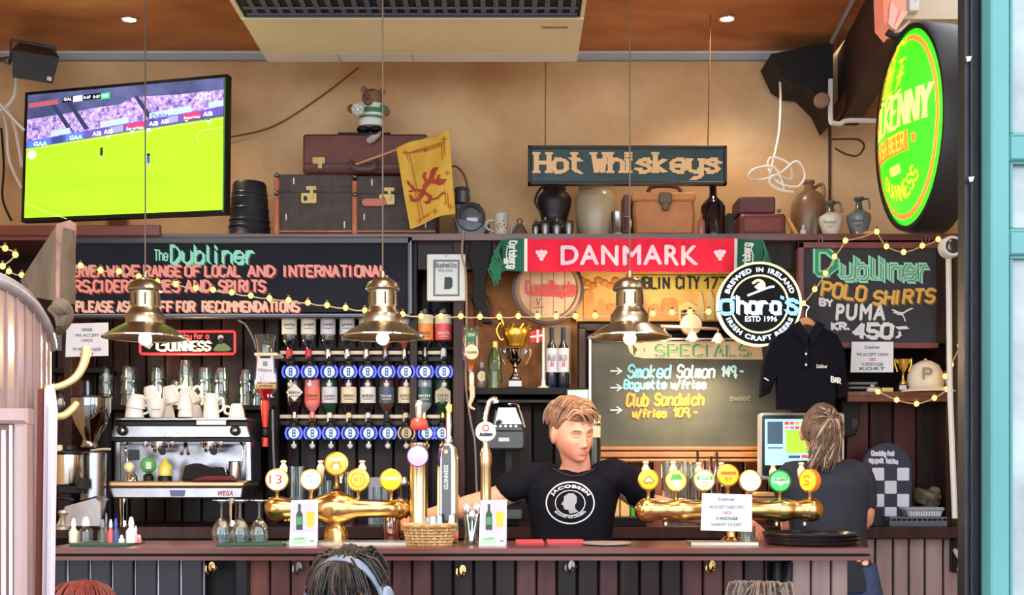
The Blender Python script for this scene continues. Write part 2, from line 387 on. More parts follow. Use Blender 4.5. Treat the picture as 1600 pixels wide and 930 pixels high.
m = MB().use(M('smudged_reflection_glass', (150,160,165), .25, col2=(110,118,122), vs=6, coat=.6))  # opaque grey mix paints smudges and reflection into the panes
for a, b in ((-40,208),(256,356),(405,1330)):
    m = MB().use(MATS['smudged_reflection_glass']); m.bx(1580,a,1700,b,D+.025,.006); part(m, 'pane', t)
    m = MB().use(teal); m.bx(1578,a,1583,b,D+.01,.03,.001); part(m, 'glazing_bead', t)

# air conditioner under ceiling
t = thing('air_conditioner', 'cream ceiling-hung air conditioner with dark intake grille', 'air conditioner', Vector((-.4,4.95,3.21)))
za = EYE+1.84; D1 = 4.712; D2 = 5.205
xa = (378-CX)/F*D1; xb = (912-CX)/F*D1
m = MB().use(cream); m.box((xa,D1,za),(xb,D2-.11,za+.24)); part(m, 'housing', t)
m = MB().use(offw); m.box((xa,D2-.105,za+.0),(xb,D2,za+.22)); part(m, 'outlet_flap', t)
for xq in (xa+.33, xa+.66):
    m = MB().use(grey); m.box((xq,D2-.105,za-.002),(xq+.003,D2,za)); part(m, 'flap_joint', t)
m = MB().use(blkm); m.box((xa+.01,4.3,za+.01),(xb-.012,D1-.005,za+.24)); part(m, 'intake_grille', t)
m = MB().use(cream); m.box((xa-.004,4.3,za),(xa+.014,D1,za+.24)); m.box((xb-.016,4.3,za),(xb,D1,za+.24)); m.box((xa,D1-.015,za-.004),(xb,D1+.01,za)); part(m, 'rim', t)
for k in range(26):
    xq = xa+.06+k*(xb-xa-.12)/25; m = MB().use(M('slat_grey', (84,92,112), .4)); m.box((xq,4.5,za+.002),(xq+.02,D1-.035,za+.008)); part(m, 'grille_slat', t)
for yq in (4.6, D1-.03, 4.66): m = MB().use(M('slat_grey')); m.box((xa+.03,yq,za-.001),(xb-.03,yq+.008,za+.006)); part(m, 'grille_bar', t)
m = MB().use(M('badge_beige', (190,172,128), .4)); m.box((xb-.17,D1+.065,za-.003),(xb-.06,D1+.095,za)); m.use(ink).box((xb-.165,D1+.078,za-.004),(xb-.065,D1+.081,za-.003)); part(m, 'maker_plate', t)

# ---- back bar: panelling, ledge, counters ----
t = thing('back_bar', 'dark wood back bar with high ledge and plank panelling behind the counter', 'shelving', Vector((-.4,5.6,0)))
BB = t
def bb(name, mat, x0, y0, x1, y1, D, dep, b=0, par=None):
    m = MB().use(mat); m.bx(x0,y0,x1,y1,D,dep,b); return part(m, name, par or BB)
m = MB().use(wood_r); m.box((-2.7,5.38,ZL-.03),(2.1,5.8,ZL)); part(m, 'ledge', BB)
m = MB().use(M('red_board', (150,72,56), .4, col2=(110,52,44), vs=6, stretch=(.15,1,1), coat=.3)); m.bx(-60,352,250,368,5.36,.02,.003); part(m, 'ledge_board', BB)
def planks(x0, x1, w, ytop, ybot, D, mats, jit=0, gap=2, name='plank', par=None):
    x = x0; k = 0
    while x < x1-2:
        ww = min(w*(1+random.uniform(-jit, jit)), x1-x); m = MB().use(mats[k % len(mats)] if not callable(mats) else mats(x)); m.bx(x+gap/2, ytop, x+ww-gap/2, ybot, D+random.uniform(0,.004), .02, .004); part(m, name, par or BB); x += ww; k += 1
planks(60, 725, 30, 380, 850, 5.72, [wood_d, wood_d2, wood_d], .15)
bb('backing', wood_k, -60, 380, 1500, 850, 5.76, .03)
bb('niche_back', M('honey_plaster_panel', (214,140,66), .6, col2=(150,88,40), vs=7, bump=.2), 722, 425, 905, 610, 5.70, .02)
planks(725, 905, 34, 628, 850, 5.70, [wood_d, wood_k], .1)
planks(905, 1250, 36, 720, 850, 5.66, [wood_d2, wood_r], .1)
planks(1322, 1482, 40, 625, 850, 5.55, [M('maroon_planks', (92,44,46), .35, col2=(58,26,30), vs=8, stretch=(1,1,.15), spec=.3), wood_d2, MATS['maroon_planks'], wood_d], .1)
bb('upright', wood_d2, 708, 373, 726, 850, 5.42, .30, .004)
bb('upright', wood_d, 640, 373, 652, 850, 5.44, .25, .004)
bb('upright', wood_k, 418, 492, 436, 850, 5.5, .2, .004)
bb('upright', wood_d, 1242, 378, 1252, 850, 5.42, .3, .004)
bb('upright', wood_d2, 1478, 372, 1486, 850, 5.40, .3, .004)
bb('upright', wood_d2, 99, 372, 112, 850, 5.42, .25, .004)
bb('fascia', wood_d, 652, 374, 1250, 422, 5.44, .02, .003)
bb('fascia', wood_d, 652, 440, 712, 850, 5.74, .02)
# curved wall brackets beside the picture
m = MB().use(wood_k); m.ply([(735,374),(768,374),(768,395),(758,440),(760,470),(768,505),(755,505),(738,470),(740,430),(730,400)],5.40,.05,.004); part(m, 'bracket', BB)
# shelves
def shelf(x0, x1, y, D, dep, mat, th=.022):
    z = EYE+(HY-y)/F*D; m = MB().use(mat); m.box(((x0-CX)/F*D,D,z-th),((x1-CX)/F*D,D+dep,z)); part(m, 'shelf', BB); return z
zs_g = shelf(110, 425, 633, 5.45, .27, wood_k)            # glass shelf
zs_n = shelf(740, 918, 606, 5.35, .33, wood_k, .03)       # niche shelf
zs_u = shelf(436, 712, 543, 5.55, .15, wood_k, .01)
zs_r = shelf(1325, 1482, 612, 5.36, .2, wood_r, .02)
shelf(60, 160, 575, 5.5, .2, wood_k); shelf(745, 900, 625, 5.38, .25, wood_d, .012)
m = MB().use(wood_r); m.bx(1325,618,1482,628,5.37,.03,.003); part(m, 'shelf_rail', BB)
# right hand shelf front trim + long back counter
m = MB().use(wood_d2); m.box((-2.3,5.15,ZC-.05),(2.1,5.76,ZC)); part(m, 'counter_top', BB)
m = MB().use(wood_k); m.box((-2.3,5.25,0),(2.1,5.7,ZC-.05)); part(m, 'counter_carcass', BB)
planks(1318, 1500, 26, 842, 1090, 5.235, [M('pale_planks', (176,152,152), .4, col2=(140,112,112), vs=6, stretch=(1,1,.15), coat=.2)], .12, 3, par=BB)

# ---- bar counter ----
t = thing('bar_counter', 'long wooden bar counter with plank front and brass coat hooks', 'bar counter', Vector((-.2,4.1,0)))
XL = (66-CX)/F*3.92; XR = (1362-CX)/F*3.92
m = MB().use(wood_top); m.box((XL,3.92,ZB-.018),(XR,4.34,ZB)); part(m, 'bar_top', t)
m = MB().use(wood_top); m.box((XL,3.926,ZB-.042),(XR-.004,4.28,ZB-.028)); part(m, 'edge_moulding', t); m = MB().use(wood_k); m.box((XL,3.945,ZB-.028),(XR-.012,4.28,ZB-.018)); part(m, 'edge_groove', t)
m = MB().use(wood_k); m.box((XL+.02,4.05,0),((1325-CX)/F*4,4.28,ZB-.042)); part(m, 'carcass', t)
m = MB().use(brass); m.box((XL+.02,3.99,.15),(XR-.1,4.0,.17)); part(m, 'kick_strip', t)
seam = M('worn_seam', (190,190,200), .4)
def pm_(x):
    return [wood_d, M('plum_planks', (98,58,56), .38, col2=(58,34,38), vs=7, stretch=(1,1,.2), bump=.15, spec=.25), M('rust_planks', (124,70,54), .4, col2=(78,46,44), vs=7, stretch=(1,1,.2), bump=.15, spec=.25)][int(x*.37) % 3]
navyp = M('navy_black_planks', (40,37,50), .3, col2=(22,20,28), vs=6, stretch=(1,1,.2), spec=.3)
planks(70, 322, 35.5, 874, 1230, 4.0, [navyp], .04, 3.5, par=t)
for k in range(1, 8):
    m = MB().use(seam); x = 70+35.5*k-1; m.bx(x, 876, x+2.5, 1230, 4.012, .01); part(m, 'seam_strip', t)
m = MB().use(navyp); m.bx(366,868,388,1230,3.98,.06,.006); part(m, 'pilaster', t)
planks(388, 1200, 32.6, 872, 1230, 4.0, pm_, .04, 2.5, par=t)
planks(1204, 1236, 32, 880, 1230, 4.03, [wood_k], .04, 2.5, par=t)
planks(1236, 1326, 31, 872, 1230, 4.0, [wood_g], .02, 2.5, par=t)
def hook(x, y, mat, D=3.99):
    m = MB().use(mat); m.tb([(x-8,y-4,D-.03),(x-8,y+6,D-.035),(x-2,y+9,D-.02),(x+2,y+1,D-.004),(x+2,y-8,D-.002)],.0035,8,4)
    m.tb([(x+2,y+1,D-.004),(x+6,y+3,D-.02),(x+10,y-2,D-.03)],.003,8,4); m.ell(x+1,y-2,5,8,D-.004,.01); part(m, 'coat_hook', t, 'brass coat hook' if mat is brass else None)
hook(722,893,brass); hook(1112,886,brass); hook(330,888,brass); hook(466,888,pewter); hook(892,886,pewter)
m = MB().use(M('copper_end', (214,150,126), .3, .6)); m.bx(1338,872,1358,879,3.96,.03,.003); m.ell(1352,880,6,5,3.95,.02,.003); part(m, 'corner_bracket', t)
m = MB().use(blkm); m.tb([(1215,880,4.0),(1215,915,3.98),(1222,925,3.98),(1232,905,3.98),(1234,880,4.0)],.012,8,4); part(m, 'hanging_strap', t)

# ---- left foreground: curved booth ----
t = thing('curved_booth', 'curved lacquered wooden booth with vertical boards at left edge', 'booth', Vector(((20-CX)/F*2.4,2.4,0)))
ex = [-60,-30,-8,10,26,40,52,62,70,76,80]; ey = [418,424,429,437,447,459,472,487,502,518,535]; ed = [2.05,2.08,2.12,2.17,2.22,2.28,2.34,2.41,2.49,2.58,2.68]
def hexa(mb, q, back):   # q: 4 (px,py,D) corners, extruded back
    A = [W(*p) for p in q]; B = [a+Vector(back) for a in A]; mb.add(A+B, [[0,1,2,3],[7,6,5,4],[0,4,5,1],[1,5,6,2],[2,6,7,3],[3,7,4,0]], False)
for k in range(10):
    m = MB().use(pink_w); g = .6
    hexa(m, [(ex[k]+g,ey[k]+14,ed[k]),(ex[k+1]-g,ey[k+1]+14,ed[k+1]),(ex[k+1]-g-(6 if k > 6 else 0)*.6,1500,ed[k+1]),(ex[k]+g,1500,ed[k])], (-.01,.03,0)); part(m, 'board', t)
    if k < 9:
        m = MB().use(pink_w, True); m.tb([(ex[k+1],ey[k+1]+16,ed[k+1]),(ex[k+1]-2,1500,ed[k+1])],.0035,6); part(m, 'bead', t)
m = MB().use(M('grey_cap_rail', (176,170,176), .35, col2=(140,128,132), vs=6, coat=.4), True)
m.tb([(ex[k],ey[k]+6,ed[k]-.005) for k in range(11)],.014,10,3); part(m, 'cap_rail', t)
m = MB().use(M('red_brown_strip', (126,66,58), .4)); m.ply([(59,607),(68,607),(58,1500),(46,1500)],2.3,.02,.002); part(m, 'inset_strip', t)
m = MB().use(M('white_strip', (226,216,226), .3, coat=.4)); m.ply([(69,606),(79,600),(84,640),(70,1500),(56,1500)],2.29,.02,.003); part(m, 'edge_strip', t)
m = MB().use(MATS['white_strip']); m.ply([(76,630),(84,640),(72,1500),(66,1500)],2.28,.01,.002); part(m, 'edge_strip', t)
m = MB().use(pink_w); m.bx(-60,638,42,662,2.0,.03,.006); m.bx(20,662,40,1300,2.0,.03,.006); m.bx(-60,1200,42,1240,2.0,.03,.006); part(m, 'panel_frame', t)
m = MB().use(M('dim_panel', (120,70,66), .4, col2=(90,50,48), vs=6, stretch=(1,1,.1))); m.bx(-60,662,20,1200,2.02,.02,.002); part(m, 'panel', t)
m = MB().use(MATS['white_strip']); m.bx(2,672,8,1200,2.015,.01,.001); m.bx(14,664,19,1200,2.01,.01,.001); part(m, 'panel_moulding', t)
m = MB().use(M('ivory_brass', (226,196,130), .25, .5)); m.tb([(70,607,2.3),(95,603,2.32),(118,590,2.34),(131,568,2.36),(135,545,2.38)],[.007,.007,.008,.009,.010],10,4); part(m, 'curved_horn_hook', t, 'ivory coloured curved hook')
m = MB().use(MATS['ivory_brass']); m.tb([(80,650,2.35),(98,650,2.36),(112,640,2.37),(120,630,2.38)],[.007,.008,.008,.007],10,4); part(m, 'curved_horn_hook', t)
m = MB().use(pewter); m.sph(W(92,632,2.4),.012,12,8,(1,1,1.1)); part(m, 'hook_knob', t)
t = thing('timber_prow', 'weathered grey wooden wedge above the curved booth', 'timber', (70,470,2.6))
m = MB().use(M('weathered_timber', (112,92,72), .7, col2=(66,52,42), vs=9, stretch=(1,1,.4), bump=.4)); hexa(m, [(88,352,2.55),(32,438,2.75),(40,462,2.75),(88,470,2.55)], (.02,.06,0)); part(m, 'side_board', t)
m = MB().use(M('peeling_pink_timber', (176,140,132), .7, col2=(120,84,76), vs=12, bump=.4)); hexa(m, [(88,350,2.54),(109,344,2.6),(105,470,2.6),(87,470,2.54)], (0,.04,0)); part(m, 'edge_board', t)
m = MB().use(M('weathered_timber')); m.tb([(86,474,2.55),(96,480,2.55),(104,490,2.56),(100,505,2.56),(92,520,2.58)],[.014,.02,.016,.014,.008],8,3); m.tb([(80,480,2.56),(92,492,2.56),(96,510,2.56)],.012,8,2); part(m, 'carved_foot', t)
# ================= TV =================
t = thing('television', 'wall-mounted television showing a match on a bright green pitch', 'television', (190,340,5.35))
TL,TR,BR,BL = W(42,147,5.45),W(352,119,5.2),W(350,330,5.2),W(36,343,5.45)
nrm = (TR-TL).cross(BL-TL).normalized(); _d = W(350,330,1)-CAMP; BR = CAMP+_d*((TL-CAMP).dot(nrm)/_d.dot(nrm));  nrm = nrm if nrm.y < 0 else -nrm
def tvm(x, y, o):
    u, v = x/310, y/205; a = TL.lerp(TR, u); b = BL.lerp(BR, u); return a.lerp(b, v)+nrm*o
m = MB().use(blk); m.ply([(-3,-3),(313,-3),(313,209),(-3,209)], 0, .04, 0, lambda x, y, o: tvm(x, y, -o)); part(m, 'casing', t)
def em(name, c=(128,128,128), s=1.0, **k): return M(name, c, .5, emit=s, spec=.2, **k)
tp = MB()
tv = lambda pts, mat, o=.001: poly(tp, pts, 0, mat, o, tvm)
tv([(2,88),(308,60),(308,203),(2,203)], em('screen_pitch_green', (160,232,40), 1, col2=(146,222,34), vs=3, stretch=(.3,1,3)))
tv([(2,2),(308,2),(308,62),(2,90)], em('screen_stand_blue', (92,100,150), .8, col2=(56,62,98), vs=6))
tv([(2,42),(60,38),(110,32),(150,30),(170,20),(240,22),(308,20),(308,48),(2,80)], em('screen_crowd', (206,180,238), 1, col2=(56,44,120), vs=52), .0015)
for a in (92,198,66): tv([(a-26,20),(a-20,19),(a+10,64),(a+3,66)], em('screen_aisle', (50,56,90), .7), .002)
tv([(2,78),(308,46),(308,58),(2,88)], em('screen_ad_purple', (96,80,170), .9), .002)
for a, b, c in ((4,40,(70,120,230)),(44,62,(50,70,140)),(66,94,(80,130,240)),(160,190,(190,60,110)),(248,274,(200,60,100)),(136,156,(150,150,190)),(224,240,(150,150,200))):
    f = lambda x: 80-(x-2)*.105; tv([(a,f(a)-1),(b,f(b)-1),(b,f(b)+9),(a,f(a)+9)], em('screen_ad_%d_%d' % (c[0], c[2]), c, .9), .0025)
for a, b in ((42,72),(120,164),(196,260),(286,308)):
    f = lambda x: 68-(x-2)*.105; tv([(a,f(a)),(b,f(b)),(b,f(b)+9),(a,f(a)+9)], em('screen_banner', (170,196,250), .9), .0025)
tw = em('screen_white', (244,246,255), 1)
sm = MB()
for s_, a, b in (('GAA',14,36),('GAA',72,92),('AIB',108,122),('AIB',126,140),('AIB',196,210),('AIB',214,226),('AIB',278,292)):
    f = 80-(a-2)*.105; txt(sm, s_, a, f+1, b, f+8, 0, tw, bold=.03, off=.003, mp=tvm)
txt(sm, 'SuperValu', 161, 67, 188, 73, 0, tw, off=.003, mp=tvm); txt(sm, 'SuperValu', 249, 57, 273, 62, 0, tw, off=.003, mp=tvm); txt(sm, 'Dublin', 200, 49, 225, 57, 0, em('screen_blue_text', (60,100,200), .8), off=.003, mp=tvm)
txt(sm, 'RTE2', 268, 24, 289, 33, 0, tw, off=.003, mp=tvm, bold=.0)
tv([(4,16),(52,13),(52,21),(4,24)], em('screen_bar_red', (170,90,100), .8), .0025); tv([(76,11),(91,10),(91,19),(76,20)], tw, .003); tv([(120,10),(134,9),(134,19),(120,20)], em('screen_green_box', (40,190,100), 1), .003)
tv([(59,12),(76,11),(76,19),(59,20)], em('screen_black', (20,20,30), .5), .0025); tv([(91,10),(120,9),(120,18),(91,19)], em('screen_black', (20,20,30), .5), .0025)
for s_, a, b in (('GAL',61,74),('0-07',93,104),('0-07',108,119),('MAY',122,132)): txt(sm, s_, a, 12, b, 17, 0, tw, off=.0035, mp=tvm)
line(tp, [(4,180),(70,207)], 1, 0, em('screen_line', (190,240,130), 1), .003, tvm); line(tp, [(2,91),(308,64)], 1, 0, em('screen_line', (190,240,130), 1), .003, tvm)
line(tp, [(272,98),(268,88),(276,80),(308,78)], .8, 0, em('screen_line', (190,240,130), 1), .003, tvm)
for a, b, h, c in ((123,96,22,(40,60,40)),(196,110,26,(60,90,190)),(133,76,8,(240,240,250)),(170,70,11,(240,240,250)),(196,68,13,(240,240,250)),(286,64,9,(230,230,240)),(253,62,4,(240,240,240))):
    tv([(a-2.5,b+h*.2),(a+2.5,b+h*.2),(a+2,b+h*.6),(a-2,b+h*.6)], em('player_%d' % c[0], c, .6), .004); tv([(a-1.5,b+h*.6),(a+2,b+h*.6),(a+2,b+h),(a-.5,b+h)], em('player_leg', (190,170,150), .7), .004); disc(tp, a, b+h*.1, h*.09+.5, 0, em('player_hair', (60,40,30), .5), .004, tvm, 8)
disc(tp, 12, 100, 7, 0, tw, .003, tvm)
sc_ = part(tp, 'screen', t, 'screen with a crowd above a green pitch'); part(sm, 'screen_text', sc_)
m = MB().use(green); m.ply([(309,2),(311,2),(310,206),(308,206)],0,.002,0,lambda x, y, o: tvm(x, y, o+.001)); part(m, 'bezel_glint', t)
m = MB().use(blk); m.tb([(190,270,5.5),(190,270,5.79)], .04, 8); part(m, 'wall_arm', t)

# ---- loudspeaker in corner ----
t = thing('loudspeaker', 'black wall speaker tilted down above the television', 'loudspeaker', (50,132,5.3))
m = MB().use(M('speaker_black', (40,42,50), .6, bump=.2, bs=150)); A = [W(*p) for p in ((18,78,5.2),(93,90,5.25),(82,131,5.3),(20,121,5.25))]; B = [W(*p) for p in ((30,66,5.6),(80,72,5.6),(78,120,5.6),(28,112,5.6))]
m.add(A+B, [[0,1,2,3],[7,6,5,4],[0,4,5,1],[1,5,6,2],[2,6,7,3],[3,7,4,0]], False); part(m, 'cabinet', t)
m = MB().use(M('bracket_grey', (66,68,76), .5)); m.tb([(17,95,5.3),(17,62,5.3),(86,75,5.33),(86,84,5.33)], .008, 6); m.tb([(14,92,5.3),(-12,95,5.75)], .012, 6); part(m, 'bracket', t)
m = MB().use(pewter); m.lat(12,97,5.28,[(0,-4),(5,-3),(5,3),(0,4)],12); part(m, 'knob', t)
m = MB(); poly(m,[(74,119),(81,121),(80,127),(73,125)],5.26,offw,.0); part(m,'maker_badge',t)
def cable(name, label, pts, r, mat, sub=6, cat='cable', **k):
    m = MB().use(mat, True); m.tb(pts, r, 6, sub); return solo(m, name, label, cat, **k)
wc = M('white_cable', (230,226,220), .5)
cable('power_cable', 'thick white cable looping from beneath the corner speaker', [(26,122,5.5),(22,150,5.5),(8,168,5.5),(-12,175,5.5)], .008, wc)
cable('power_cable', 'white cable crossing down to the left edge of the television', [(-10,150,5.45),(6,170,5.45),(22,188,5.45),(38,204,5.45)], .007, wc)
cable('power_cable', 'outer of two white cables hanging down left of the television', [(2,168,5.6),(10,200,5.6),(14,250,5.6),(34,295,5.6)], .007, wc)
cable('power_cable', 'inner of two white cables hanging down left of the television', [(8,162,5.55),(22,195,5.55),(30,235,5.55),(34,262,5.55)], .008, wc)
cable('aerial_wire', 'thin brown wire sagging from television up the plaster wall', [(340,214,5.76),(372,212,5.78),(430,196,5.78),(500,152,5.78),(560,106,5.78)], .004, M('brown_wire', (128,84,36), .6))
cable('power_cable', 'dark cable dropping along wall at the far left', [(2,200,5.7),(6,260,5.7),(4,310,5.7),(18,345,5.7)], .006, blkm)

# ================= objects on the high ledge =================
D = 5.45; G = 'objects on the high ledge'
# bucket
t = thing('bucket', 'black ribbed bucket upside down beside the trunk', 'bucket', (392,370,5.55), G)
kb = pyz(ZL, 5.55)
m = MB().use(M('black_leather', (30,34,46), .45, bump=.1)); m.lat(390,kb,5.55,[(35,0),(35,5),(32,8),(29,50),(26,86),(24,90),(0,90)],32); part(m, 'body', t)
for h in (20,30,48,64,72): m = MB().use(M('rib_blue_black', (44,52,72), .35)); m.lat(390,kb+ -h,5.55,[(34-h*.09,-1.2),(34.6-h*.09,0),(34-h*.09,1.2)],24,closed=False); part(m, 'rib', t)
# trunks
def trunk(x0, x1, y0, label, tan=True):
    t = thing('travel_trunk', label, 'trunk', ((x0+x1)/2,370,5.45), 'trunks on the ledge')
    m = MB().use(M('trunk_canvas', (84,76,74), .75, col2=(66,58,56), vs=20, bump=.2, bs=120)); m.bx(x0+6,y0+4,x1,366,5.45,.30,.008); part(m, 'body', t)
    m = MB().use(M('trunk_canvas')); m.bx(x0+6,y0,x1,y0+30,5.445,.30,.008); part(m, 'lid', t)
    m = MB().use(M('tan_leather', (196,116,78), .5, col2=(150,80,52), vs=15)); m.bx(x0,y0+8,x0+8,369,5.435,.31,.004); part(m, 'leather_edge', t)
    m = MB().use(M('tan_leather')); m.bx(x0+4,360,x1,363,5.44,.006); part(m, 'bottom_strip', t)
    for y in (y0+2, y0+30): m = MB().use(pewter); m.sph(W(x0+4,y,5.43),.012,8,6); part(m, 'rivet', t)
    m = MB().use(M('trunk_brass', (190,166,110), .4, .6)); x = x0+42; m.rr(x,y0+29,x+25,y0+46,3,5.435,.01,.002); m.rr(x+8,y0+19,x+24,y0+25,2,5.435,.008); m.bx(x+14,y0+22,x+19,y0+38,5.43,.008); l = part(m, 'lock', t)
    m = MB().use(ink); m.ell(x+7,y0+38,3,4,5.433,.004); part(m, 'keyhole', l)
    for q in ((x1-16,352),(x0+18,340),(x0+30,y0+12)):
        m = MB().use(offw); m.bx(q[0],q[1]-6,q[0]+2,q[1]+4,5.444,.003); part(m, 'scuff', t)
    return t
trunk(428, 553, 272, 'left grey canvas travel trunk under the red suitcase, next to the black bucket')
t = trunk(550, 680, 274, 'right grey canvas travel trunk partly behind the yellow lion flag')
m = MB().use(M('faded_salmon', (196,120,92), .6)); m.rr(565,310,604,322,6,5.43,.012,.003); part(m, 'strap', t)
zt = EYE+(HY-272)/F*5.445
t = thing('suitcase', 'reddish brown suitcase lying on top of the two trunks', 'suitcase', (560,272,5.47), G)
m = MB().use(M('oxblood_leather', (116,60,52), .45, col2=(88,44,40), vs=9, bump=.15, coat=.2)); m.rr(473,209,668,271,5,5.46,.32,.01); part(m, 'body', t)
m = MB().use(M('oxblood_dark', (74,36,34), .5)); m.bx(474,254,667,256,5.455,.01); m.bx(473,263,667,266,5.455,.008); part(m, 'seam', t)
m = MB().use(M('trunk_brass')); m.rr(488,245,508,256,2,5.45,.01,.002); m.bx(497,254,503,263,5.448,.01); part(m, 'clasp', t)
m = MB().use(M('handle_grey', (92,84,88), .4)); m.tb([(548,252,5.45),(550,260,5.41),(560,264,5.40),(578,264,5.40),(586,258,5.41),(588,250,5.45)],.011,8,4); part(m, 'handle', t)
m = MB().use(blkm); m.bx(528,207,610,209.5,5.5,.1); part(m, 'base_strip', t)
cable('paper_scrap', 'crumpled white paper scrap hanging over suitcase front edge', [(574,222,5.43),(582,216,5.43),(590,212,5.43),(594,207,5.46)], [.012,.018,.01,.006], M('crumpled_paper', (206,196,190), .8, var=.25, vs=30), 4, 'paper')
# bear figure with football shirt
t = thing('bear_figurine', 'bear figurine in green and white hooped shirt holding a football', 'figurine', (577,207,5.55))
DB = 5.55; br = M('bear_brown', (150,112,88), .7, col2=(116,82,62), vs=30)
gr = M('shirt_green', (66,140,104), .6); wh = M('shirt_white', (230,236,230), .6)
m = MB().use(br, True); m.lat(570,200,DB,[(8,-2),(8,6),(7,12),(0,16)],14); m.lat(587,200,DB,[(8,-2),(8,6),(7,12),(0,16)],14)
m.sph(W(582,154,DB),.052,18,12,(1,.95,.88)); m.sph(W(569,140,DB),.016,10,8,(1,.6,1)); m.sph(W(597,143,DB),.016,10,8,(1,.6,1)); m.sph(W(575,158,DB-.05),.022,10,8)
m.sph(W(604,175,DB-.02),.02,10,8,(.8,.8,1.1)); m.sph(W(549,170,DB),.02,10,8); part(m, 'body', t)
m = MB()
prof = [(17,0),(20,6),(20.5,10),(19,18),(17,26),(12,31),(7,33)]
for i in range(6): m.use(gr if i % 2 == 0 else wh, True); m.lat(581,189,DB,[prof[i],prof[i+1]],20,sy=.75,closed=False)
m.use(gr, True); m.tb([(592,168,DB),(603,172,DB-.03)],[.022,.018],8); m.use(wh, True); m.tb([(568,165,DB),(555,168,DB-.03)],[.024,.018],8); part(m, 'striped_shirt', t)
m = MB().use(wh, True); m.lat(580,191,DB,[(12,-8),(19,-7),(20,0),(18,5)],18,sy=.75); part(m, 'shorts', t)
m = MB().use(wh, True); m.sph(W(559,171,DB-.09),.031,18,12); b_ = part(m, 'football', t)
m = MB().use(grey); 
for a in range(5):
    t1 = a*1.256; line(m, [(559+4*math.cos(t1),171+4*math.sin(t1)),(559+8.5*math.cos(t1),171+8.5*math.sin(t1))], .7, DB-.118, grey, .001)
    line(m, [(559+4*math.cos(t1),171+4*math.sin(t1)),(559+4*math.cos(t1+1.256),171+4*math.sin(t1+1.256))], .7, DB-.12, grey, .001)
part(m, 'seam', b_)
m = MB().use(blk, True)
for q in (568,588): m.sph(W(q,203,DB-.02),.028,12,8,(1.2,1.3,.65))
part(m, 'shoes', t)
m = MB().use(ink, True); m.sph(W(574,155,DB-.075),.006,8,6); m.sph(W(577,148,DB-.05),.004,6,5); m.sph(W(569,149,DB-.045),.004,6,5); part(m, 'face', t)
# lion flag on stick
t = thing('hand_flag', 'small yellow flag with red lion hanging from slanting wooden stick', 'flag', (665,355,5.3))
def fm(x, y, o):
    u = (x-620)/90; return W(x, y, 5.30)+Vector((0, .02*math.sin(u*9+y*.012)-o, 0))
fy = M('flag_yellow', (226,186,74), .7, col2=(204,158,50), vs=5); m = MB().use(fy, True); n = 12; vs = []; fs = []
for i in range(n+1):
    for j in range(n+1):
        u, v = i/n, j/n; a = (619+(702-619)*u, 231+(203-231)*u); b = (641+(711-641)*u, 358+(334-358)*u - 3*math.sin(u*3.1)); vs.append(fm(a[0]+(b[0]-a[0])*v, a[1]+(b[1]-a[1])*v, 0))
for i in range(n):
    for j in range(n): a = i*(n+1)+j; fs.append([a,a+1,a+n+2,a+n+1])
m.add(vs, fs, True); fl = part(m, 'cloth', t)
rd = M('lion_red', (170,60,40), .7); m = MB(); L = lambda pts, w: line(m, [(660+(x-0), 285+(y-0)) for x, y in pts], w, 5.3, rd, .004, fm)
L([(-2,20),(4,4),(12,-4),(22,0),(30,-2)],7); L([(12,-4),(17,-18),(20,-22)],8); L([(8,2),(2,-10),(4,-16)],5); L([(22,0),(30,4),(34,-2)],7); L([(22,0),(26,-10)],4)
L([(-2,20),(-8,28),(-16,28),(-18,22)],5); L([(2,14),(12,22),(10,30),(4,31)],5); L([(10,27),(24,26),(32,18),(36,20)],3); L([(0,12),(-12,12),(-20,4),(-22,0)],4); L([(-12,12),(-20,16)],3)
part(m, 'lion', fl)
m = MB(); bd = M('border_brown', (176,98,30), .7)
for k in (0, 4): line(m, [(636+k,242),(694-k,223+k),(701-k,323-k),(657+k,342-k),(636+k,242)], 1.6, 5.3, bd, .003, fm)
for q in ((634,240),(694,219),(704,324),(655,344),(664,233),(680,331),(699,272)): line(m, [(q[0]-4,q[1]),(q[0]+4,q[1])], 1.6, 5.3, bd, .004, fm); line(m, [(q[0],q[1]-4),(q[0],q[1]+4)], 1.6, 5.3, bd, .004, fm)
part(m, 'border', fl)
m = MB().use(M('stick_wood', (206,150,108), .5)); m.tb([(556,257,5.41),(702,204,5.29)],.005,8); part(m, 'stick', t)
# railway lamp
t = thing('signal_lamp', 'grey railway signal lamp with round glass lens and wire handle', 'lantern', (735,370,5.45), G)
lg = M('lamp_grey', (104,106,112), .4, .5, var=.2, vs=20)
m = MB().use(lg); m.bx(712,318,750,368,5.5,.14,.006); m.ply([(708,340),(720,372),(755,368),(765,350)],5.47,.15,.004); part(m, 'housing', t)
m = MB().use(lg, True); m.lat(722,314,5.55,[(11,-4),(11,14),(13,16),(11,20),(0,22)],18); part(m, 'chimney', t)
m = MB(); R = Matrix.Rotation(math.pi/2, 3, 'X'); m.use(lg, True); m.lat(736,341,5.50,[(22,-2),(23,10),(22,11),(18,8),(17,4)],32,T=R,closed=False); part(m, 'lens_hood', t)
m = MB().use(M('lens_glass', (110,116,124), .06, .3, coat=1), True); m.sph(W(735,341,5.49),.052,24,14,(1,.35,1)); part(m, 'lens', t)
m = MB().use(M('lamp_wire', (92,84,66), .5, .5), True); m.tb([(700,262,5.53),(712,260,5.53),(724,272,5.53),(730,290,5.53),(734,314,5.53)],.005,6,4); part(m, 'wire_handle', t)
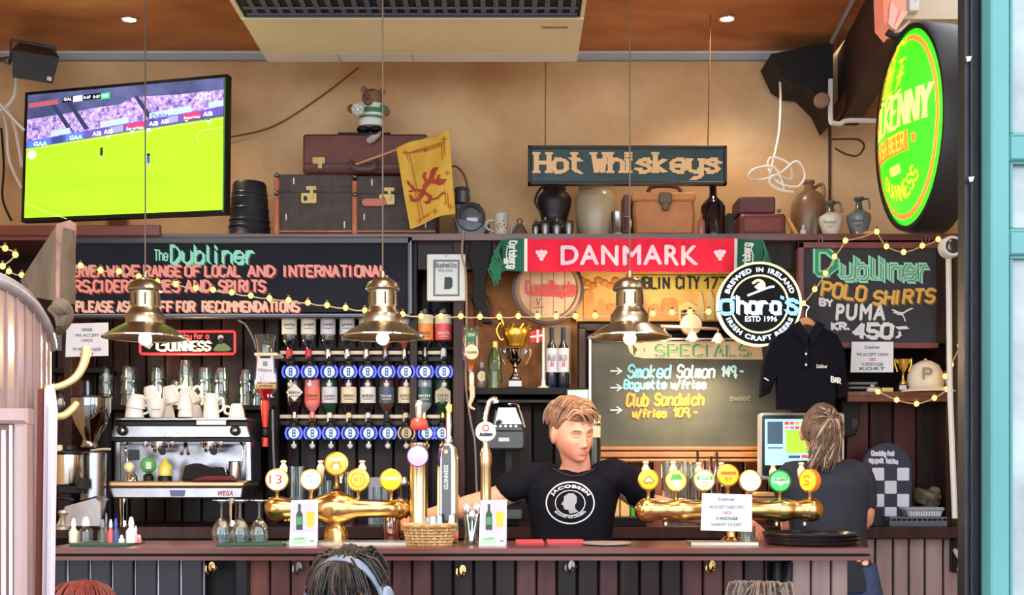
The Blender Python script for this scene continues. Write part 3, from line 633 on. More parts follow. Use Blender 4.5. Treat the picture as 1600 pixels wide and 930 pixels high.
# mug
def mugk(px, D, w, h, mat, handle=0):
    pass
t = thing('beer_stein', 'white painted beer stein with handle and lid, left of the small funnel', 'mug', (783,370,5.45), G)
m = MB().use(M('stein_white', (196,196,180), .4, var=.1), True); m.lat(783,370,5.45,[(12,0),(12,3),(11,5),(11,30),(12,33),(11,36),(6,38),(3,40),(1,42)],22); part(m, 'body', t)
m = MB().use(M('stein_white'), True); m.tb([(772,344,5.45),(762,346,5.45),(760,356,5.45),(772,362,5.45)],.006,8,4); part(m, 'handle', t)
m = MB().use(M('painted_berries', (150,60,70), .5)); 
for a, b in ((777,352),(781,350),(784,354),(788,351),(791,356),(787,345),(779,356)): m.sph(W(a,b,5.418),.004,6,5)
part(m, 'painted_pattern', t)
t = thing('funnel_pot', 'small grey conical metal pot beside the painted stein', 'pot', (812,370,5.45), G)
m = MB().use(M('dull_tin', (130,112,96), .45, .6), True); m.lat(812,370,5.45,[(13,0),(14,3),(7,16),(4,20),(5,26),(3,28),(0,28)],20); part(m, 'body', t); m = MB().use(pewter, True); m.tb([(800,366,5.44),(799,356,5.44),(806,350,5.44)],.004,6,4); part(m, 'handle', t)
for x, w, h, tall, lb in ((837,6,14,1,'leftmost of four small pewter pots on the ledge'),(852,8,18,1,'second small pewter pot from left, with a knob lid'),(870,8,16,1,'third small pewter pot from left, with tall knob'),(889,8,20,0,'rightmost small pewter cup, just left of the stoneware jar')):
    t = thing('pewter_pot', lb, 'pot', (x,370,5.42), 'small pewter pots'); k0 = pyz(ZL,5.42)
    m = MB().use(pewter, True); m.lat(x,k0,5.42,[(w*.7,0),(w*.75,2),(w,h*.75),(w*.9,h),(w*1.05,h+1),(w*.9,h+2)],18); part(m, 'cup', t)
    if tall: m = MB().use(pewter, True); m.lat(x,k0-h-2,5.42,[(w*.9,0),(w*.4,3),(2,4),(2,8),(0,10)],14); part(m, 'lid', t)
t = thing('cast_iron_pot', 'dark cast iron pot on stand behind the pewter pots', 'pot', (865,340,5.6), G)
ci = M('cast_iron', (44,42,46), .45, .4, var=.2, vs=14); kp = pyz(ZL,5.62)
m = MB().use(ci, True); m.lat(866,kp-14,5.62,[(26,0),(28,6),(20,22),(22,30),(26,44),(27,56),(22,64),(18,66),(18,74),(14,78),(0,78)],26); part(m, 'body', t)
m = MB().use(ci, True); m.tb([(844,330,5.6),(836,314,5.6),(842,298,5.6),(848,292,5.6)],.006,6,4); m.lat(866,kp,5.62,[(24,0),(24,14)],16); part(m, 'handle', t)
m = MB().use(ci); m.bx(834,346,896,350,5.56,.1); m.bx(836,350,842,372,5.56,.02); m.bx(888,350,894,372,5.56,.02); part(m, 'stand', t)
t = thing('stoneware_jar', 'tall beige stoneware jar under the whiskey sign', 'jar', (930,370,5.6), G); kp = pyz(ZL,5.6)
m = MB().use(M('stoneware', (186,172,144), .4, col2=(160,142,112), vs=5, coat=.3), True); m.lat(930,kp,5.6,[(25,0),(27,4),(31,40),(32,66),(30,74),(25,80),(26,86),(0,86)],28); part(m, 'body', t)
t = thing('tankard', 'small steel tankard with handle left of the tan leather bag', 'tankard', (966,370,5.42), G); kp = pyz(ZL,5.42)
m = MB().use(steel, True); m.lat(965,kp,5.42,[(12,0),(12,3),(11,5),(10.5,34),(11,36)],22); part(m, 'body', t); m = MB().use(steel, True); m.tb([(975,kp-30,5.42),(984,kp-28,5.42),(986,kp-12,5.42),(976,kp-6,5.42)],.0045,8,4); part(m, 'handle', t)
t = thing('leather_bag', 'tan leather satchel with flap strap under the whiskey sign', 'bag', (1038,370,5.46), G)
tl = M('honey_leather', (208,142,84), .5, col2=(178,110,60), vs=6, bump=.15)
m = MB().use(tl); m.ply([(991,310),(1084,310),(1087,330),(1085,368),(992,368),(989,330)],5.46,.16,.014); part(m, 'body', t)
m = MB().use(tl); m.rr(987,300,1088,314,5,5.445,.19,.008); part(m, 'flap', t)
m = MB().use(M('old_buckle', (110,90,76), .5, .3)); m.rr(1030,300,1050,318,4,5.43,.02,.004); m.rr(1035,314,1046,328,3,5.432,.02,.003); part(m, 'clasp', t)
m = MB().use(M('bag_handle_dark', (92,66,54), .5)); m.tb([(1012,302,5.5),(1020,292,5.5),(1056,292,5.5),(1064,302,5.5)],.01,8,4); part(m, 'handle', t)
t = thing('framed_tin', 'narrow reddish case standing between tankard and tan bag', 'case', (981,370,5.5), G)
m = MB().use(M('maroon_case', (110,60,58), .5)); m.bx(975,304,985,pyz(ZL,5.5),5.5,.15,.004); part(m, 'body', t)
def bottle_up(name, x, D, base, w, h, mat, label, cat='bottle', group=None, lab=None, cap=None, neck=.3, lettering=None, labh=(.12,.5), shoulder=.6):
    t = thing(name, label, cat, (x,base,D), group)
    m = MB().use(mat, True); n = w*neck; m.lat(x,base,D,[(w*.9,0),(w,2),(w,h*shoulder),(w*.8,h*(shoulder+.08)),(n*1.2,h*(shoulder+.17)),(n,h*(shoulder+.22)),(n,h*.97),(n*1.15,h*.975),(n*1.15,h)],20); part(m, 'bottle_body', t)
    if lab:
        m = MB().use(lab, True); m.lat(x,base-h*labh[0],D,[(w*1.02,0),(w*1.02,h*(labh[1]-labh[0]))],20,closed=False); lp = part(m, 'label', t)
        if lettering:
            y0 = base-h*(labh[0]+(labh[1]-labh[0])*.75); y1 = base-h*(labh[0]+(labh[1]-labh[0])*.5)
            m = MB(); txt(m, lettering, x-w*.7, y0, x+w*.7, y1, D-w*1.04*D/F, ink, bold=.0); part(m, 'print', lp)
    if cap: m = MB().use(cap, True); m.lat(x,base-h*.8,D,[(n*1.15,0),(n*1.2,h*.2),(n,h*.205),(0,h*.205)],14); part(m, 'cap', t)
    return t
bottle_up('glass_bottle', 1114, 5.5, pyz(ZL,5.5), 19, 84, M('black_glass', (20,18,24), .08, coat=.8), 'big black glass bottle right of the tan satchel', group=G)
bottle_up('glass_bottle', 1096, 5.42, pyz(ZL,5.42), 6, 34, M('copper_pink_glass', (170,110,90), .3), 'small copper coloured flask against the tan satchel', group=G)
t = thing('book', 'black upright book between the big bottle and small red cases', 'book', (1142,370,5.5), G)
m = MB().use(blk); m.bx(1137,333,1147,pyz(ZL,5.5),5.5,.12,.002); part(m, 'cover', t)
t = thing('small_case', 'lower red leather case with rounded corners, right of black bottle', 'case', (1190,370,5.46), 'small red cases')
m = MB().use(M('red_leather', (142,66,62), .45, col2=(112,48,48), vs=12, bump=.15)); m.rr(1156,334,1228,369,5,5.46,.18,.008); part(m, 'body', t)
m = MB().use(M('dark_red_piping', (92,40,42), .5)); m.rr(1160,338,1224,365,4,5.455,.006); part(m, 'front_panel', t)
m = MB().use(MATS['red_leather']); m.rr(1163,341,1221,362,4,5.452,.006); part(m, 'front_inlay', t)
t = thing('small_case', 'upper maroon leather case lying on the red one', 'case', (1184,334,5.5), 'small red cases')
m = MB().use(M('maroon_leather', (100,56,60), .5, col2=(78,40,46), vs=12, bump=.15)); m.rr(1154,307,1212,333.5,4,5.48,.16,.008); part(m, 'body', t); m = MB().use(pewter); m.sph(W(1217,329,5.5),.01,8,6); part(m, 'stud', t)
t = thing('wooden_ruler', 'slanting pale wooden slat leaning right of the red cases', 'slat', (1240,370,5.44)); m = MB().use(M('pale_wood', (224,160,84), .5)); m.ply([(1229,342),(1233,340),(1250,368),(1243,369)],5.44,.02,.001); part(m, 'slat', t)
t = thing('stoneware_jug', 'large brown stoneware jug at back of the ledge, white cable above', 'jug', (1263,370,5.62), G); kp = pyz(ZL,5.62)
m = MB().use(M('brown_stoneware', (150,118,88), .4, col2=(110,78,54), vs=4, coat=.3), True); m.lat(1264,kp,5.62,[(26,0),(28,4),(28,50),(27,62),(20,76),(8,84),(7,92),(9,94),(9,98),(0,98)],28); part(m, 'body', t)
m = MB().use(M('brown_stoneware'), True); m.tb([(1272,294,5.62),(1284,288,5.62),(1288,302,5.62),(1284,312,5.62)],.009,8,4); part(m, 'handle', t)
def jug(x, w, h, mat, label, txt_, D=5.42):
    t = thing('whiskey_jug', label, 'jug', (x,370,D), 'stoneware whiskey jugs'); kp = pyz(ZL,D)
    m = MB().use(mat, True); m.lat(x,kp,D,[(w*.6,0),(w*.66,2),(w,h*.42),(w*.95,h*.55),(w*.5,h*.66)],24); part(m, 'belly', t)
    m = MB().use(M('jug_glaze_green', (74,84,80), .3, coat=.4), True); m.lat(x,kp-h*.62,D,[(w*.72,-2),(w*.3,h*.1),(w*.22,h*.28),(w*.4,h*.34),(w*.4,h*.4),(0,h*.4)],20); part(m, 'neck', t)
    m = MB().use(M('jug_glaze_green'), True); m.tb([(x+w*.2,kp-h*.95,D),(x+w*.75,kp-h*.98,D),(x+w*.9,kp-h*.7,D)],.005,8,4); part(m, 'handle', t)
    m = MB(); txt(m, txt_, x-w*.6, kp-h*.45, x+w*.4, kp-h*.36, D-w*D/F, ink, bold=0); txt(m, 'OLD', x-w*.3, kp-h*.31, x+w*.15, kp-h*.24, D-w*D/F, ink, bold=0); part(m, 'print', t)
jug(1298, 19, 52, M('jug_white', (206,204,192), .35, coat=.4), 'white bellied whiskey jug with dark neck on the ledge', 'Rutherford')
jug(1342, 19, 58, M('jug_blue_grey', (96,110,118), .3, coat=.4), 'blue-grey whiskey jug beside the white one', 'Rutherford')
t = thing('miniature_bottle', 'tiny white miniature bottle left of brown stoneware jug', 'bottle', (1255,370,5.43), G); m = MB().use(offw, True); m.lat(1255,pyz(ZL,5.43),5.43,[(5,0),(5,8),(2,11),(2,17),(0,17)],12); part(m, 'bottle_body', t)
t = thing('miniature_bottle', 'slim tall grey bottle in front of brown stoneware jug', 'bottle', (1272,370,5.43), G); m = MB().use(M('olive_grey', (110,106,84), .3, coat=.5), True); m.lat(1273,pyz(ZL,5.43),5.43,[(5,0),(5,24),(3,30),(3,40),(0,40)],12); part(m, 'bottle_body', t)
t = thing('wooden_strip', 'yellow wooden strip lying on the ledge below the blue-grey jug', 'strip', (1352,366,5.39)); m = MB().use(M('yellow_strip', (224,190,96), .5)); m.bx(1338,361,1368,367,5.385,.03,.002); part(m, 'strip', t)
t = thing('black_drape', 'black cloth bundle hung in the right ceiling corner', 'cloth', (1255,130,5.5))
m = MB().use(blkm); m.ply([(1205,84),(1262,72),(1302,64),(1302,190),(1288,160),(1262,134),(1240,132),(1222,120)],5.52,.24,.004); part(m, 'bundle', t)
m = MB().use(M('round_beige_cap', (150,122,100), .6), True); m.lat(1283,158,5.5,[(12,0),(12,6),(10,8),(0,8)],20,T=Matrix.Rotation(math.pi/2,3,'X')); solo(m, 'round_cover', 'round beige cap on the wall below the black corner cloth', 'wall cap')
cable('network_cable', 'white cable dropping from the corner into a loose coil above the jug', [(1203,90,5.7),(1218,120,5.6),(1218,200,5.5),(1206,262,5.45),(1204,285,5.42),(1225,295,5.4),(1210,262,5.4),(1180,264,5.4),(1170,276,5.4),(1190,281,5.42),(1220,270,5.42),(1245,252,5.4),(1258,274,5.4),(1245,292,5.4),(1215,284,5.4),(1200,262,5.42),(1206,246,5.42),(1232,256,5.42),(1236,280,5.42),(1212,274,5.4),(1202,284,5.4),(1216,296,5.4),(1240,300,5.4)], .006, wc, 8)
cable('wall_conduit', 'white pipe running down the corner edge and right under soffit', [(1298,124,5.5),(1298,186,5.5),(1303,192,5.5),(1314,193,5.5),(1330,188,5.5),(1420,190,5.5)], .012, wc, 4, 'pipe')
cable('ceiling_conduit', 'grey pipe along the beam where it meets ceiling', [(1300,66,5.5),(1316,34,5.3),(1336,-4,5.1)], .012, M('conduit_grey', (150,146,150), .5), 4, 'pipe')
cable('aerial_wire', 'brown cable loop with white plug right of the corner line', [(1296,218,5.7),(1330,217,5.65),(1345,220,5.6),(1350,230,5.6),(1340,243,5.6),(1322,241,5.65),(1305,232,5.7)], .005, M('dark_wire', (60,44,38), .6), 5)
m = MB().use(M('corner_shadow_gap', (88,62,46), .8)); m.bx(1295,190,1299,330,5.79,.01); solo(m, 'corner_shade_strip', 'thin painted corner shade line on plaster wall left of oval sign', 'trim')  # dark strip paints the shade line of the wall corner
# HOT WHISKEYS sign
t = thing('hanging_sign', 'green wooden sign reading Hot Whiskeys hanging on two wires', 'sign', (980,288,5.36))
m = MB().use(M('sign_green', (50,80,82), .5, col2=(38,64,68), vs=8, bump=.1)); m.bx(830,232,1131,284,5.37,.02,.002); part(m, 'panel', t)
m = MB().use(M('sign_frame_black', (34,34,42), .4)); m.bx(825,227,1136,232,5.36,.04,.003); m.bx(825,283,1136,288,5.36,.04,.003); m.bx(825,227,830,288,5.36,.04,.003); m.bx(1131,227,1136,288,5.36,.04,.003); part(m, 'frame', t)
m = MB(); sh = M('letter_shadow', (92,60,30), .6); lt = M('letter_cream', (226,190,140), .5)
for s_, a, b in (('Hot',833,912),('Whiskeys',922,1127)):
    for mat, dx, of, nb in ((sh, 1.5, .002, 9), (lt, 0, .004, 8)): txt(m, s_, a+5+dx, 240+dx*.5, b-5+dx, 269+dx*.5, 5.37, mat, 'stroke', nib=nb, ang=0, mn=3.2, off=of, serif=6.5)
part(m, 'lettering', t)
for x, d2 in ((852,5.3),(1106,5.3)): m = MB().use(M('brown_wire')); m.tube([W(x,227,5.37), Vector((W(x,227,5.37).x, d2, 3.46))], .003, 6); part(m, 'hanging_wire', t)
# DANMARK scarf
t = thing('football_scarf', 'red scarf reading DANMARK with green ends pinned along the ledge', 'scarf', (985,428,5.36))
def sf(x, y, o): return W(x, y, 5.36)+Vector((0, .008*math.sin(x*.06)+.006*math.sin(x*.13+y*.05)-o, 0))
def sheet(m, x0, x1, yt, yb, mat, n=20, mp=sf):
    m.use(mat, True); vs = []; fs = []
    for i in range(n+1):
        for j in range(5): u = i/n; v = j/4; x = x0+(x1-x0)*u; vs.append(mp(x, yt(x)+(yb(x)-yt(x))*v, 0))
    for i in range(n):
        for j in range(4): a = i*5+j; fs.append([a,a+1,a+6,a+5])
    m.add(vs, fs, True)
yt = lambda x: 374-1.5*math.sin((x-780)/420*3.14)+ (0 if x < 1190 else 1); yb = lambda x: 425+ .0*x+ (x-985)*.004
m = MB(); sheet(m, 824, 1147, yt, yb, M('scarf_red', (232,28,66), .85, bump=.1, bs=200), 36); part(m, 'red_band', t)
for a, b, c in ((785,819,0),(1152,1192,1)):
    m = MB(); sheet(m, a, b, yt, yb, M('scarf_green', (28,98,78), .85, bump=.2, bs=150), 10); g_ = part(m, 'green_end', t)
    vm = lambda x, y, o, c=c, a=a: sf((a+27-(y-400)*-.9) if False else a+8+(y), 400-(x), o)
    m = MB(); cx0 = a+16 if c == 0 else a+10
    rot = (lambda x, y, o: sf(802-(y), 400+(x), o)) if c == 0 else (lambda x, y, o: sf(1166+(y), 400-(x), o))
    txt(m, 'Carlsberg', -22, -5, 20, 6, 0, M('scarf_white', (226,232,228), .8), 'stroke', nib=2.6, ang=.7, mn=1.3, off=.004, mp=rot, curve=True)
    line(m, [(-16,9),(0,11),(12,8),(19,12)], 1.6, 0, M('scarf_white'), .004, rot)
    if c == 0: poly(m, [(787,404),(794,404),(794,413),(787,413)], 0, M('scarf_white'), .004, sf)
    part(m, 'lettering', g_)
m = MB(); sheet(m, 819, 824, yt, yb, M('scarf_white'), 2); sheet(m, 1147, 1152, yt, yb, M('scarf_white'), 2); part(m, 'white_stripe', t)
m = MB(); txt(m, 'DANMARK', 877, 385, 1089, 414, 0, M('scarf_letter', (250,214,232), .8), bold=.035, off=.014, mp=sf); part(m, 'lettering', t)
for cx0 in (846,1124):
    m = MB(); q = M('scarf_letter')
    for a, b in ((-6,-4),(0,-5),(6,-4),(-3,1),(3,1),(0,6)): disc(m, cx0+a, 399+b, 3.6, 0, q, .010, sf, 6)
    part(m, 'hop_emblem', t)
m = MB().use(M('tassel_green', (44,120,92), .85), True)
for k in range(16): x = 785-k*.9; m.tube([sf(x,376+k*2.4,.005), sf(x-6-random.random()*4,388+k*2.2,.01), sf(x-4+random.random()*6,402+k*2.2,.01), sf(x-2+random.random()*8,414+k*2.2,.005)], .005, 5)
part(m, 'tassels', t, kind='stuff')
m = MB().use(M('tassel_green'), True)
for k in range(16): x = 1191+k*.5; m.tube([sf(x,378+k*1.5,.01), sf(x+4+random.random()*4,396+k*2,.02), sf(x+random.random()*5,414+k*1.8,.025), sf(x-6+random.random()*8,428+k*1.2,.03)], .006, 5)
part(m, 'tassels', t, kind='stuff')
# ================= boards and signs under the ledge =================
salmon = M('salmon_paint', (240,160,150), .6); mint = M('mint_paint', (150,235,210), .6); redsh = M('dark_red_shadow_paint', (140,36,40), .6); chalk = M('chalk_white', (226,228,232), .8); peach = M('peach_paint', (240,196,176), .6)
t = thing('chalkboard', 'long black menu board headed Dubliner above the coffee machine', 'chalkboard', (370,492,5.39))
m = MB().use(board); m.bx(95,380,636,488,5.39,.02); part(m, 'board_panel', t)
fr = M('board_frame', (48,48,58), .35, coat=.3)
for a in ((95,370,644,381),(95,489,644,497),(636,370,644,496)): m = MB().use(fr); m.bx(*a,5.375,.05,.005); part(m, 'frame_rail', t)
m = MB().use(M('frame_glint', (120,130,160), .3)); m.bx(641,376,643,490,5.372,.003); m.bx(95,491,640,492.5,5.372,.003); part(m, 'frame_glint_line', t)  # pale strips paint a glint along the frame edges
m = MB(); B5 = 5.388
txt(m, 'The', 242, 391, 262, 407, B5, mint, 'stroke', nib=2.6, ang=.7, mn=1.2, curve=True)
gsh = M('green_shadow_paint', (30,96,84), .6)
for mat, dx, of in ((gsh, 2, .001), (mint, 0, .0035)): txt(m, 'Dubliner', 268+dx, 385+dx*.6, 396+dx, 412+dx*.6, B5, mat, 'stroke', nib=7, ang=.85, mn=1.6, off=of)
part(m, 'title_lettering', t, 'mint green blackletter title')
def painted(m, s_, x0, y0, x1, y1, mat, skew=0):
    txt(m, s_, x0+1.5, y0+1.2, x1+1.5, y1+1.2, B5, redsh, 'stroke', nib=4.6, ang=.5, mn=2.6, off=.001, skew=skew); txt(m, s_, x0, y0, x1, y1, B5, mat, 'stroke', nib=3.8, ang=.5, mn=2, off=.0032, skew=skew)
m = MB()
for s_, a, b in (('SERVE',105,150),('A',153,163),('WIDE',168,218),('RANGE',226,283),('OF',290,313),('LOCAL',321,375),('AND',388,429),('INTERNATIONAL',445,605)): painted(m, s_, a, 416, b, 432, salmon)
for s_, a, b in (('BEERS,',78,144),('CIDERS,',147,216),('WINES',222,280),('AND',290,329),('SPIRITS',343,414)): painted(m, s_, a, 439, b, 456, salmon)
for s_, a, b in (('PLEASE',120,177),('ASK',184,210),('STAFF',216,270),('FOR',277,304),('RECOMMENDATIONS',317,467)): painted(m, s_, a, 472, b, 487, peach)
part(m, 'lettering', t, 'salmon hand-painted lettering')
# framed picture with a glass
t = thing('picture_frame', 'small white framed print with a dark emblem beside the menu board', 'picture', (697,470,5.38))
m = MB().use(offw); m.rr(667,397,727,470,2,5.39,.025,.004); part(m, 'frame', t)
m = MB().use(M('mat_grey', (100,112,120), .5)); m.bx(677,406,718,463,5.388,.003); m.use(M('print_paper', (214,222,226), .6)).bx(680,409,715,460,5.386,.003); part(m, 'mount', t)
m = MB(); txt(m, 'Bushmills', 681, 411, 713, 418, 5.386, grey, 'stroke', nib=1.6, mn=.8, curve=True); txt(m, 'IRELAND', 685, 421, 708, 425, 5.386, grey); poly(m, [(695,433),(704,433),(707,436),(707,448),(703,452),(694,452)], 5.386, M('emblem_dark_green', (48,66,64), .6)); m.use(ink).ell(697,400,1,1,5.386,.001); part(m, 'print', t)
# white notice left
def notice(x0,y0,x1,y1,D,label,lines,skew=0,title=None,nm='paper_notice'):
    t = thing(nm, label, 'notice', ((x0+x1)/2,y1,D)); m = MB().use(paper); m.ply([(x0+1,y0),(x1,y0-skew),(x1,y1-skew),(x0-1,y1)],D,.003,.0005); part(m, 'sheet', t)
    m = MB(); h = y1-y0
    for s_, f, w, mat in lines: cx_ = (x0+x1)/2; txt(m, s_, cx_-w/2, y0+h*f-2.4, cx_+w/2, y0+h*f+2.4, D, mat, bold=.03, off=.001)
    part(m, 'lettering', t)
    return t
rdi = M('red_ink', (176,70,84), .7); gri = M('grey_ink', (96,98,116), .7)
notice(103,506,169,558,5.36,'white printed notice with folded corner under the long menu board',[('DANISH',.18,16,ink),('WE ACCEPT',.35,38,gri),('CARDS',.5,18,rdi),('VI MODTAGER',.77,44,gri),('KORT',.92,22,rdi)],2)
m = MB().use(M('card_greyish', (104,100,112), .6)); m.bx(79,521,96,548,5.4,.003); poly(m,[(82,525),(92,525),(92,527),(82,527)],5.4,grey); poly(m,[(84,531),(90,531),(90,540),(84,540)],5.4,ink); solo(m, 'small_card', 'small grey card pinned left of the white printed notice', 'card')
# GUINNESS sign
t = thing('bar_sign', 'black beer sign with red glowing border and cream GUINNESS lettering', 'sign', (293,553,5.45))
m = MB().use(M('sign_black', (16,12,14), .5, spec=.15)); m.rr(219,519,367,553,4,5.45,.03,.003); part(m, 'panel', t)
rg = M('red_neon', (235,60,60), .4, emit=1.3, ecol=(235,40,46)); m = MB().use(rg, True); m.tb([(221,518,5.445),(365,518,5.445),(367,520,5.445),(367,551,5.445),(365,553,5.445),(221,553,5.445),(219,551,5.445),(219,520,5.445)],.006,8,0,True); part(m, 'neon_border', t, 'red lit tube')
cg = M('lit_cream', (250,234,196), .5, emit=.75, ecol=(250,226,180)); m = MB()
txt(m, 'G', 246, 530, 261, 548, 5.449, cg, 'stroke', nib=4.6, ang=0, mn=1.8, serif=2.5); txt(m, 'UINNESS', 263, 534, 328, 548, 5.449, cg, 'stroke', nib=4.2, ang=0, mn=1.5, serif=3.4); part(m, 'lettering', t)
m = MB(); txt(m, 'Lovely day for a', 252, 522, 326, 529, 5.449, rg, 'stroke', nib=1.8, mn=.9, curve=True, off=.001); part(m, 'small_lettering', t)
m = MB(); poly(m, [(333,546),(340,538),(350,536),(358,541),(362,546),(356,549),(336,549)], 5.449, M('tortoise_green', (110,130,70), .5)); disc(m, 345, 528, 4.5, 5.449, M('toucan_white', (210,200,190), .5)); poly(m, [(342,528),(349,528),(349,538),(343,538)], 5.449, ink, .003); poly(m, [(230,532),(240,538),(234,546),(226,542)], 5.449, M('toucan_white'), .002); part(m, 'emblem', t)
# picture-like mural "DUBLIN CITY"
t = thing('relief_mural', 'ochre relief mural reading DUBLIN CITY behind the pendant lamp', 'mural', (1010,502,5.6))
m = MB().use(M('ochre_relief', (240,198,112), .6, col2=(214,156,76), vs=6, bump=.2)); m.bx(900,423,1245,502,5.6,.03); part(m, 'backboard', t)
m = MB().use(M('olive_yellow_band', (228,206,92), .6, col2=(200,172,66), vs=7)); m.bx(980,430,1140,454,5.59,.012,.002); part(m, 'title_band', t)
m = MB(); txt(m, 'DUBLIN', 984, 434, 1045, 451, 5.59, ink, 'stroke', nib=3.6, ang=0, mn=1.8); txt(m, 'CITY', 1057, 433, 1092, 451, 5.59, ink, 'stroke', nib=3.6, ang=0, mn=1.8); txt(m, '177', 1101, 434, 1134, 451, 5.59, ink, 'stroke', nib=3.2, ang=0, mn=1.6); part(m, 'lettering', t)
rl = M('orange_relief', (226,152,78), .6, col2=(190,116,54), vs=9, bump=.2); rl2 = M('pale_relief', (226,200,130), .6)
for k, (a, b, h, k2) in enumerate(((912,928,42,0),(930,950,30,1),(950,962,26,2),(996,1012,34,1),(1014,1034,26,3),(1034,1058,28,0),(1060,1090,30,3),(1090,1100,40,1),(1104,1116,44,1),(1118,1130,36,1))):
    m = MB().use(rl if a < 1060 else rl2); y = 500
    if k2 == 1: pts = [(a,y),(a,y-h+14),((a+b)/2,y-h-4),(b,y-h+14),(b,y)]
    elif k2 == 2: pts = [(a,y),(a,y-h),(a+4,y-h),(a+4,y-h+4),(a+8,y-h+4),(a+8,y-h),(b,y-h),(b,y)]
    elif k2 == 3: pts = [(a-2,y-h+10),((a+b)/2,y-h),(b+2,y-h+10),(b,y-h+10),(b,y),(a,y),(a,y-h+10)]
    else: pts = [(a,y),(a,y-h),(a+3,y-h-5),(b-3,y-h-5),(b,y-h),(b,y)]
    m.ply(pts, 5.585, .02, 0); part(m, 'building_relief', t)
for x in (1068,1082,1072): 
    m = MB().use(M('arch_shadow', (126,88,44), .7)); m.rr(x-4,484,x+4,500,3.5,5.58,.006); part(m, 'arch_opening', t)
m = MB().use(rl, True)
for k in range(9): m.sph(W(908+k*9,438+(k%3)*4,5.6), .022, 10, 6, (1,.4,.8))
part(m, 'cloud_relief', t, kind='stuff')
# barrel head
t = thing('barrel', 'wooden barrel end with red script lettering under the scarf', 'barrel', (858,505,5.5))
bw = M('barrel_wood', (206,172,140), .6, col2=(176,136,104), vs=8, stretch=(1,1,.2), bump=.1)
Ry = Matrix.Rotation(math.pi/2, 3, 'X')
m = MB().use(M('barrel_hoop_dark', (70,50,44), .4, .3), True); m.lat(856,452,5.48,[(55,-14),(56,0),(56,6),(51,7),(49,0)],44,T=Ry,closed=False); part(m, 'outer_hoop', t)
m = MB().use(M('barrel_chime', (150,118,94), .5), True); m.lat(856,452,5.47,[(50,0),(51,5),(47,7),(45,4),(44,-2)],44,T=Ry,closed=False); part(m, 'chime', t)
for k in range(5):
    a = -45+k*18; b = a+17.2; pts = []
    for q in range(9): x = a+(b-a)*q/8; pts.append((856+x, 452-math.sqrt(max(0,45.5**2-x*x))))
    for q in range(9): x = b+(a-b)*q/8; pts.append((856+x, 452+math.sqrt(max(0,45.5**2-x*x))))
    m = MB().use(bw); m.ply(pts, 5.465, .02); part(m, 'stave_board', t)
m = MB(); br_ = M('brand_red', (196,66,62), .6); txt(m, 'Cuvee', 822, 440, 862, 458, 5.462, br_, 'stroke', nib=3.2, ang=.7, mn=1.6, curve=True); txt(m, 'Royale', 860, 441, 899, 459, 5.462, br_, 'stroke', nib=3.2, ang=.7, mn=1.6, curve=True); line(m, [(828,461),(896,463)], 3, 5.462, br_); line(m, [(838,466),(841,477),(844,466)], 1.4, 5.462, M('wood_burn', (120,84,60), .7)); line(m, [(834,481),(850,480)], 1, 5.462, M('wood_burn')); part(m, 'lettering', t)
# track spot lamp
t = thing('spotlight_bar', 'three small ceiling spots on a rod above the specials board', 'light fixture', (1100,500,5.3))
wbz = M('warm_grey_metal', (150,126,110), .4, .4)
m = MB().use(wbz, True); m.lat(1080,507,5.36,[(17,-6),(18,0),(16,3),(0,3)],28,T=Ry); part(m, 'wall_disc', t)
m = MB().use(wbz, True); m.tb([(1032,510,5.3),(1062,511,5.31),(1080,512,5.3),(1098,513,5.29),(1120,514,5.3)],.007,8,3); part(m, 'rod', t)
for x, y in ((1038,533),(1082,533),(1122,535)):
    m = MB().use(M('frosted_shade', (226,214,196), .4), True); m.lat(x,y-10,5.28,[(4,4),(5,2),(11,-9),(8,-10),(0,-8)],18); s_ = part(m, 'spot_head', t)
    m = MB().use(hot_b, True); m.sph(W(x,y-2,5.27), .017, 10, 6, (1,1,.5)); part(m, 'bulb', s_)
    m = MB().use(wbz, True); m.tb([(x,y-14,5.28),(x,514,5.3)],.005,6); part(m, 'arm', s_)
    w = W(x,y+2,5.25); lamp('spot_beam', 'SPOT', w, 16, (1,.74,.42), (math.radians(22),0,0), spot_size=1.9, spot_blend=.9, shadow_soft_size=.03)
lamp('mural_fill_light', 'POINT', W(1062,498,5.25), 3.5, (1,.74,.42), shadow_soft_size=.05)  # added fill light to brighten the mural, no bulb of the fixture
lamp('mural_fill_light', 'POINT', W(930,488,5.3), 2, (1,.74,.42), shadow_soft_size=.05)  # second added fill light, for the left end of the mural
# specials board
t = thing('chalkboard', 'large smudged specials chalkboard in dark frame behind the barman', 'chalkboard', (1060,722,5.5))
m = MB().use(board2); m.bx(922,533,1250,700,5.5,.02); part(m, 'board_panel', t)
m = MB().use(wood_d2); m.bx(903,512,916,700,5.46,.06,.006); part(m, 'frame_rail', t); m = MB().use(wood_k); m.bx(903,504,1250,518,5.47,.06,.006); part(m, 'frame_rail', t)
m = MB().use(M('silver_bead', (200,196,190), .3, .6)); m.bx(920,528,1250,531,5.47,.03,.001); m.bx(920,528,924,700,5.47,.03,.001); part(m, 'inner_bead', t)
for a, b in ((698,704),(706,715),(717,722)): m = MB().use(M('varnished_rail', (176,120,70), .35, col2=(140,88,48), vs=5, coat=.4)); m.bx(928,a,1240,b,5.47-.02*(a-698)/20,.05,.004); part(m, 'ledge_rail', t)
m = MB(); rib = M('ribbon_beige', (216,190,160), .7); m.use(rib)
m.ply([(1003,533),(1190,533),(1192,562),(1003,560),(1008,547)],5.495,.008); m.ply([(986,535),(1006,536),(1006,560),(990,557),(996,546)],5.498,.006); m.ply([(978,532),(988,536),(990,556),(984,550)],5.499,.006); part(m, 'title_ribbon', t)
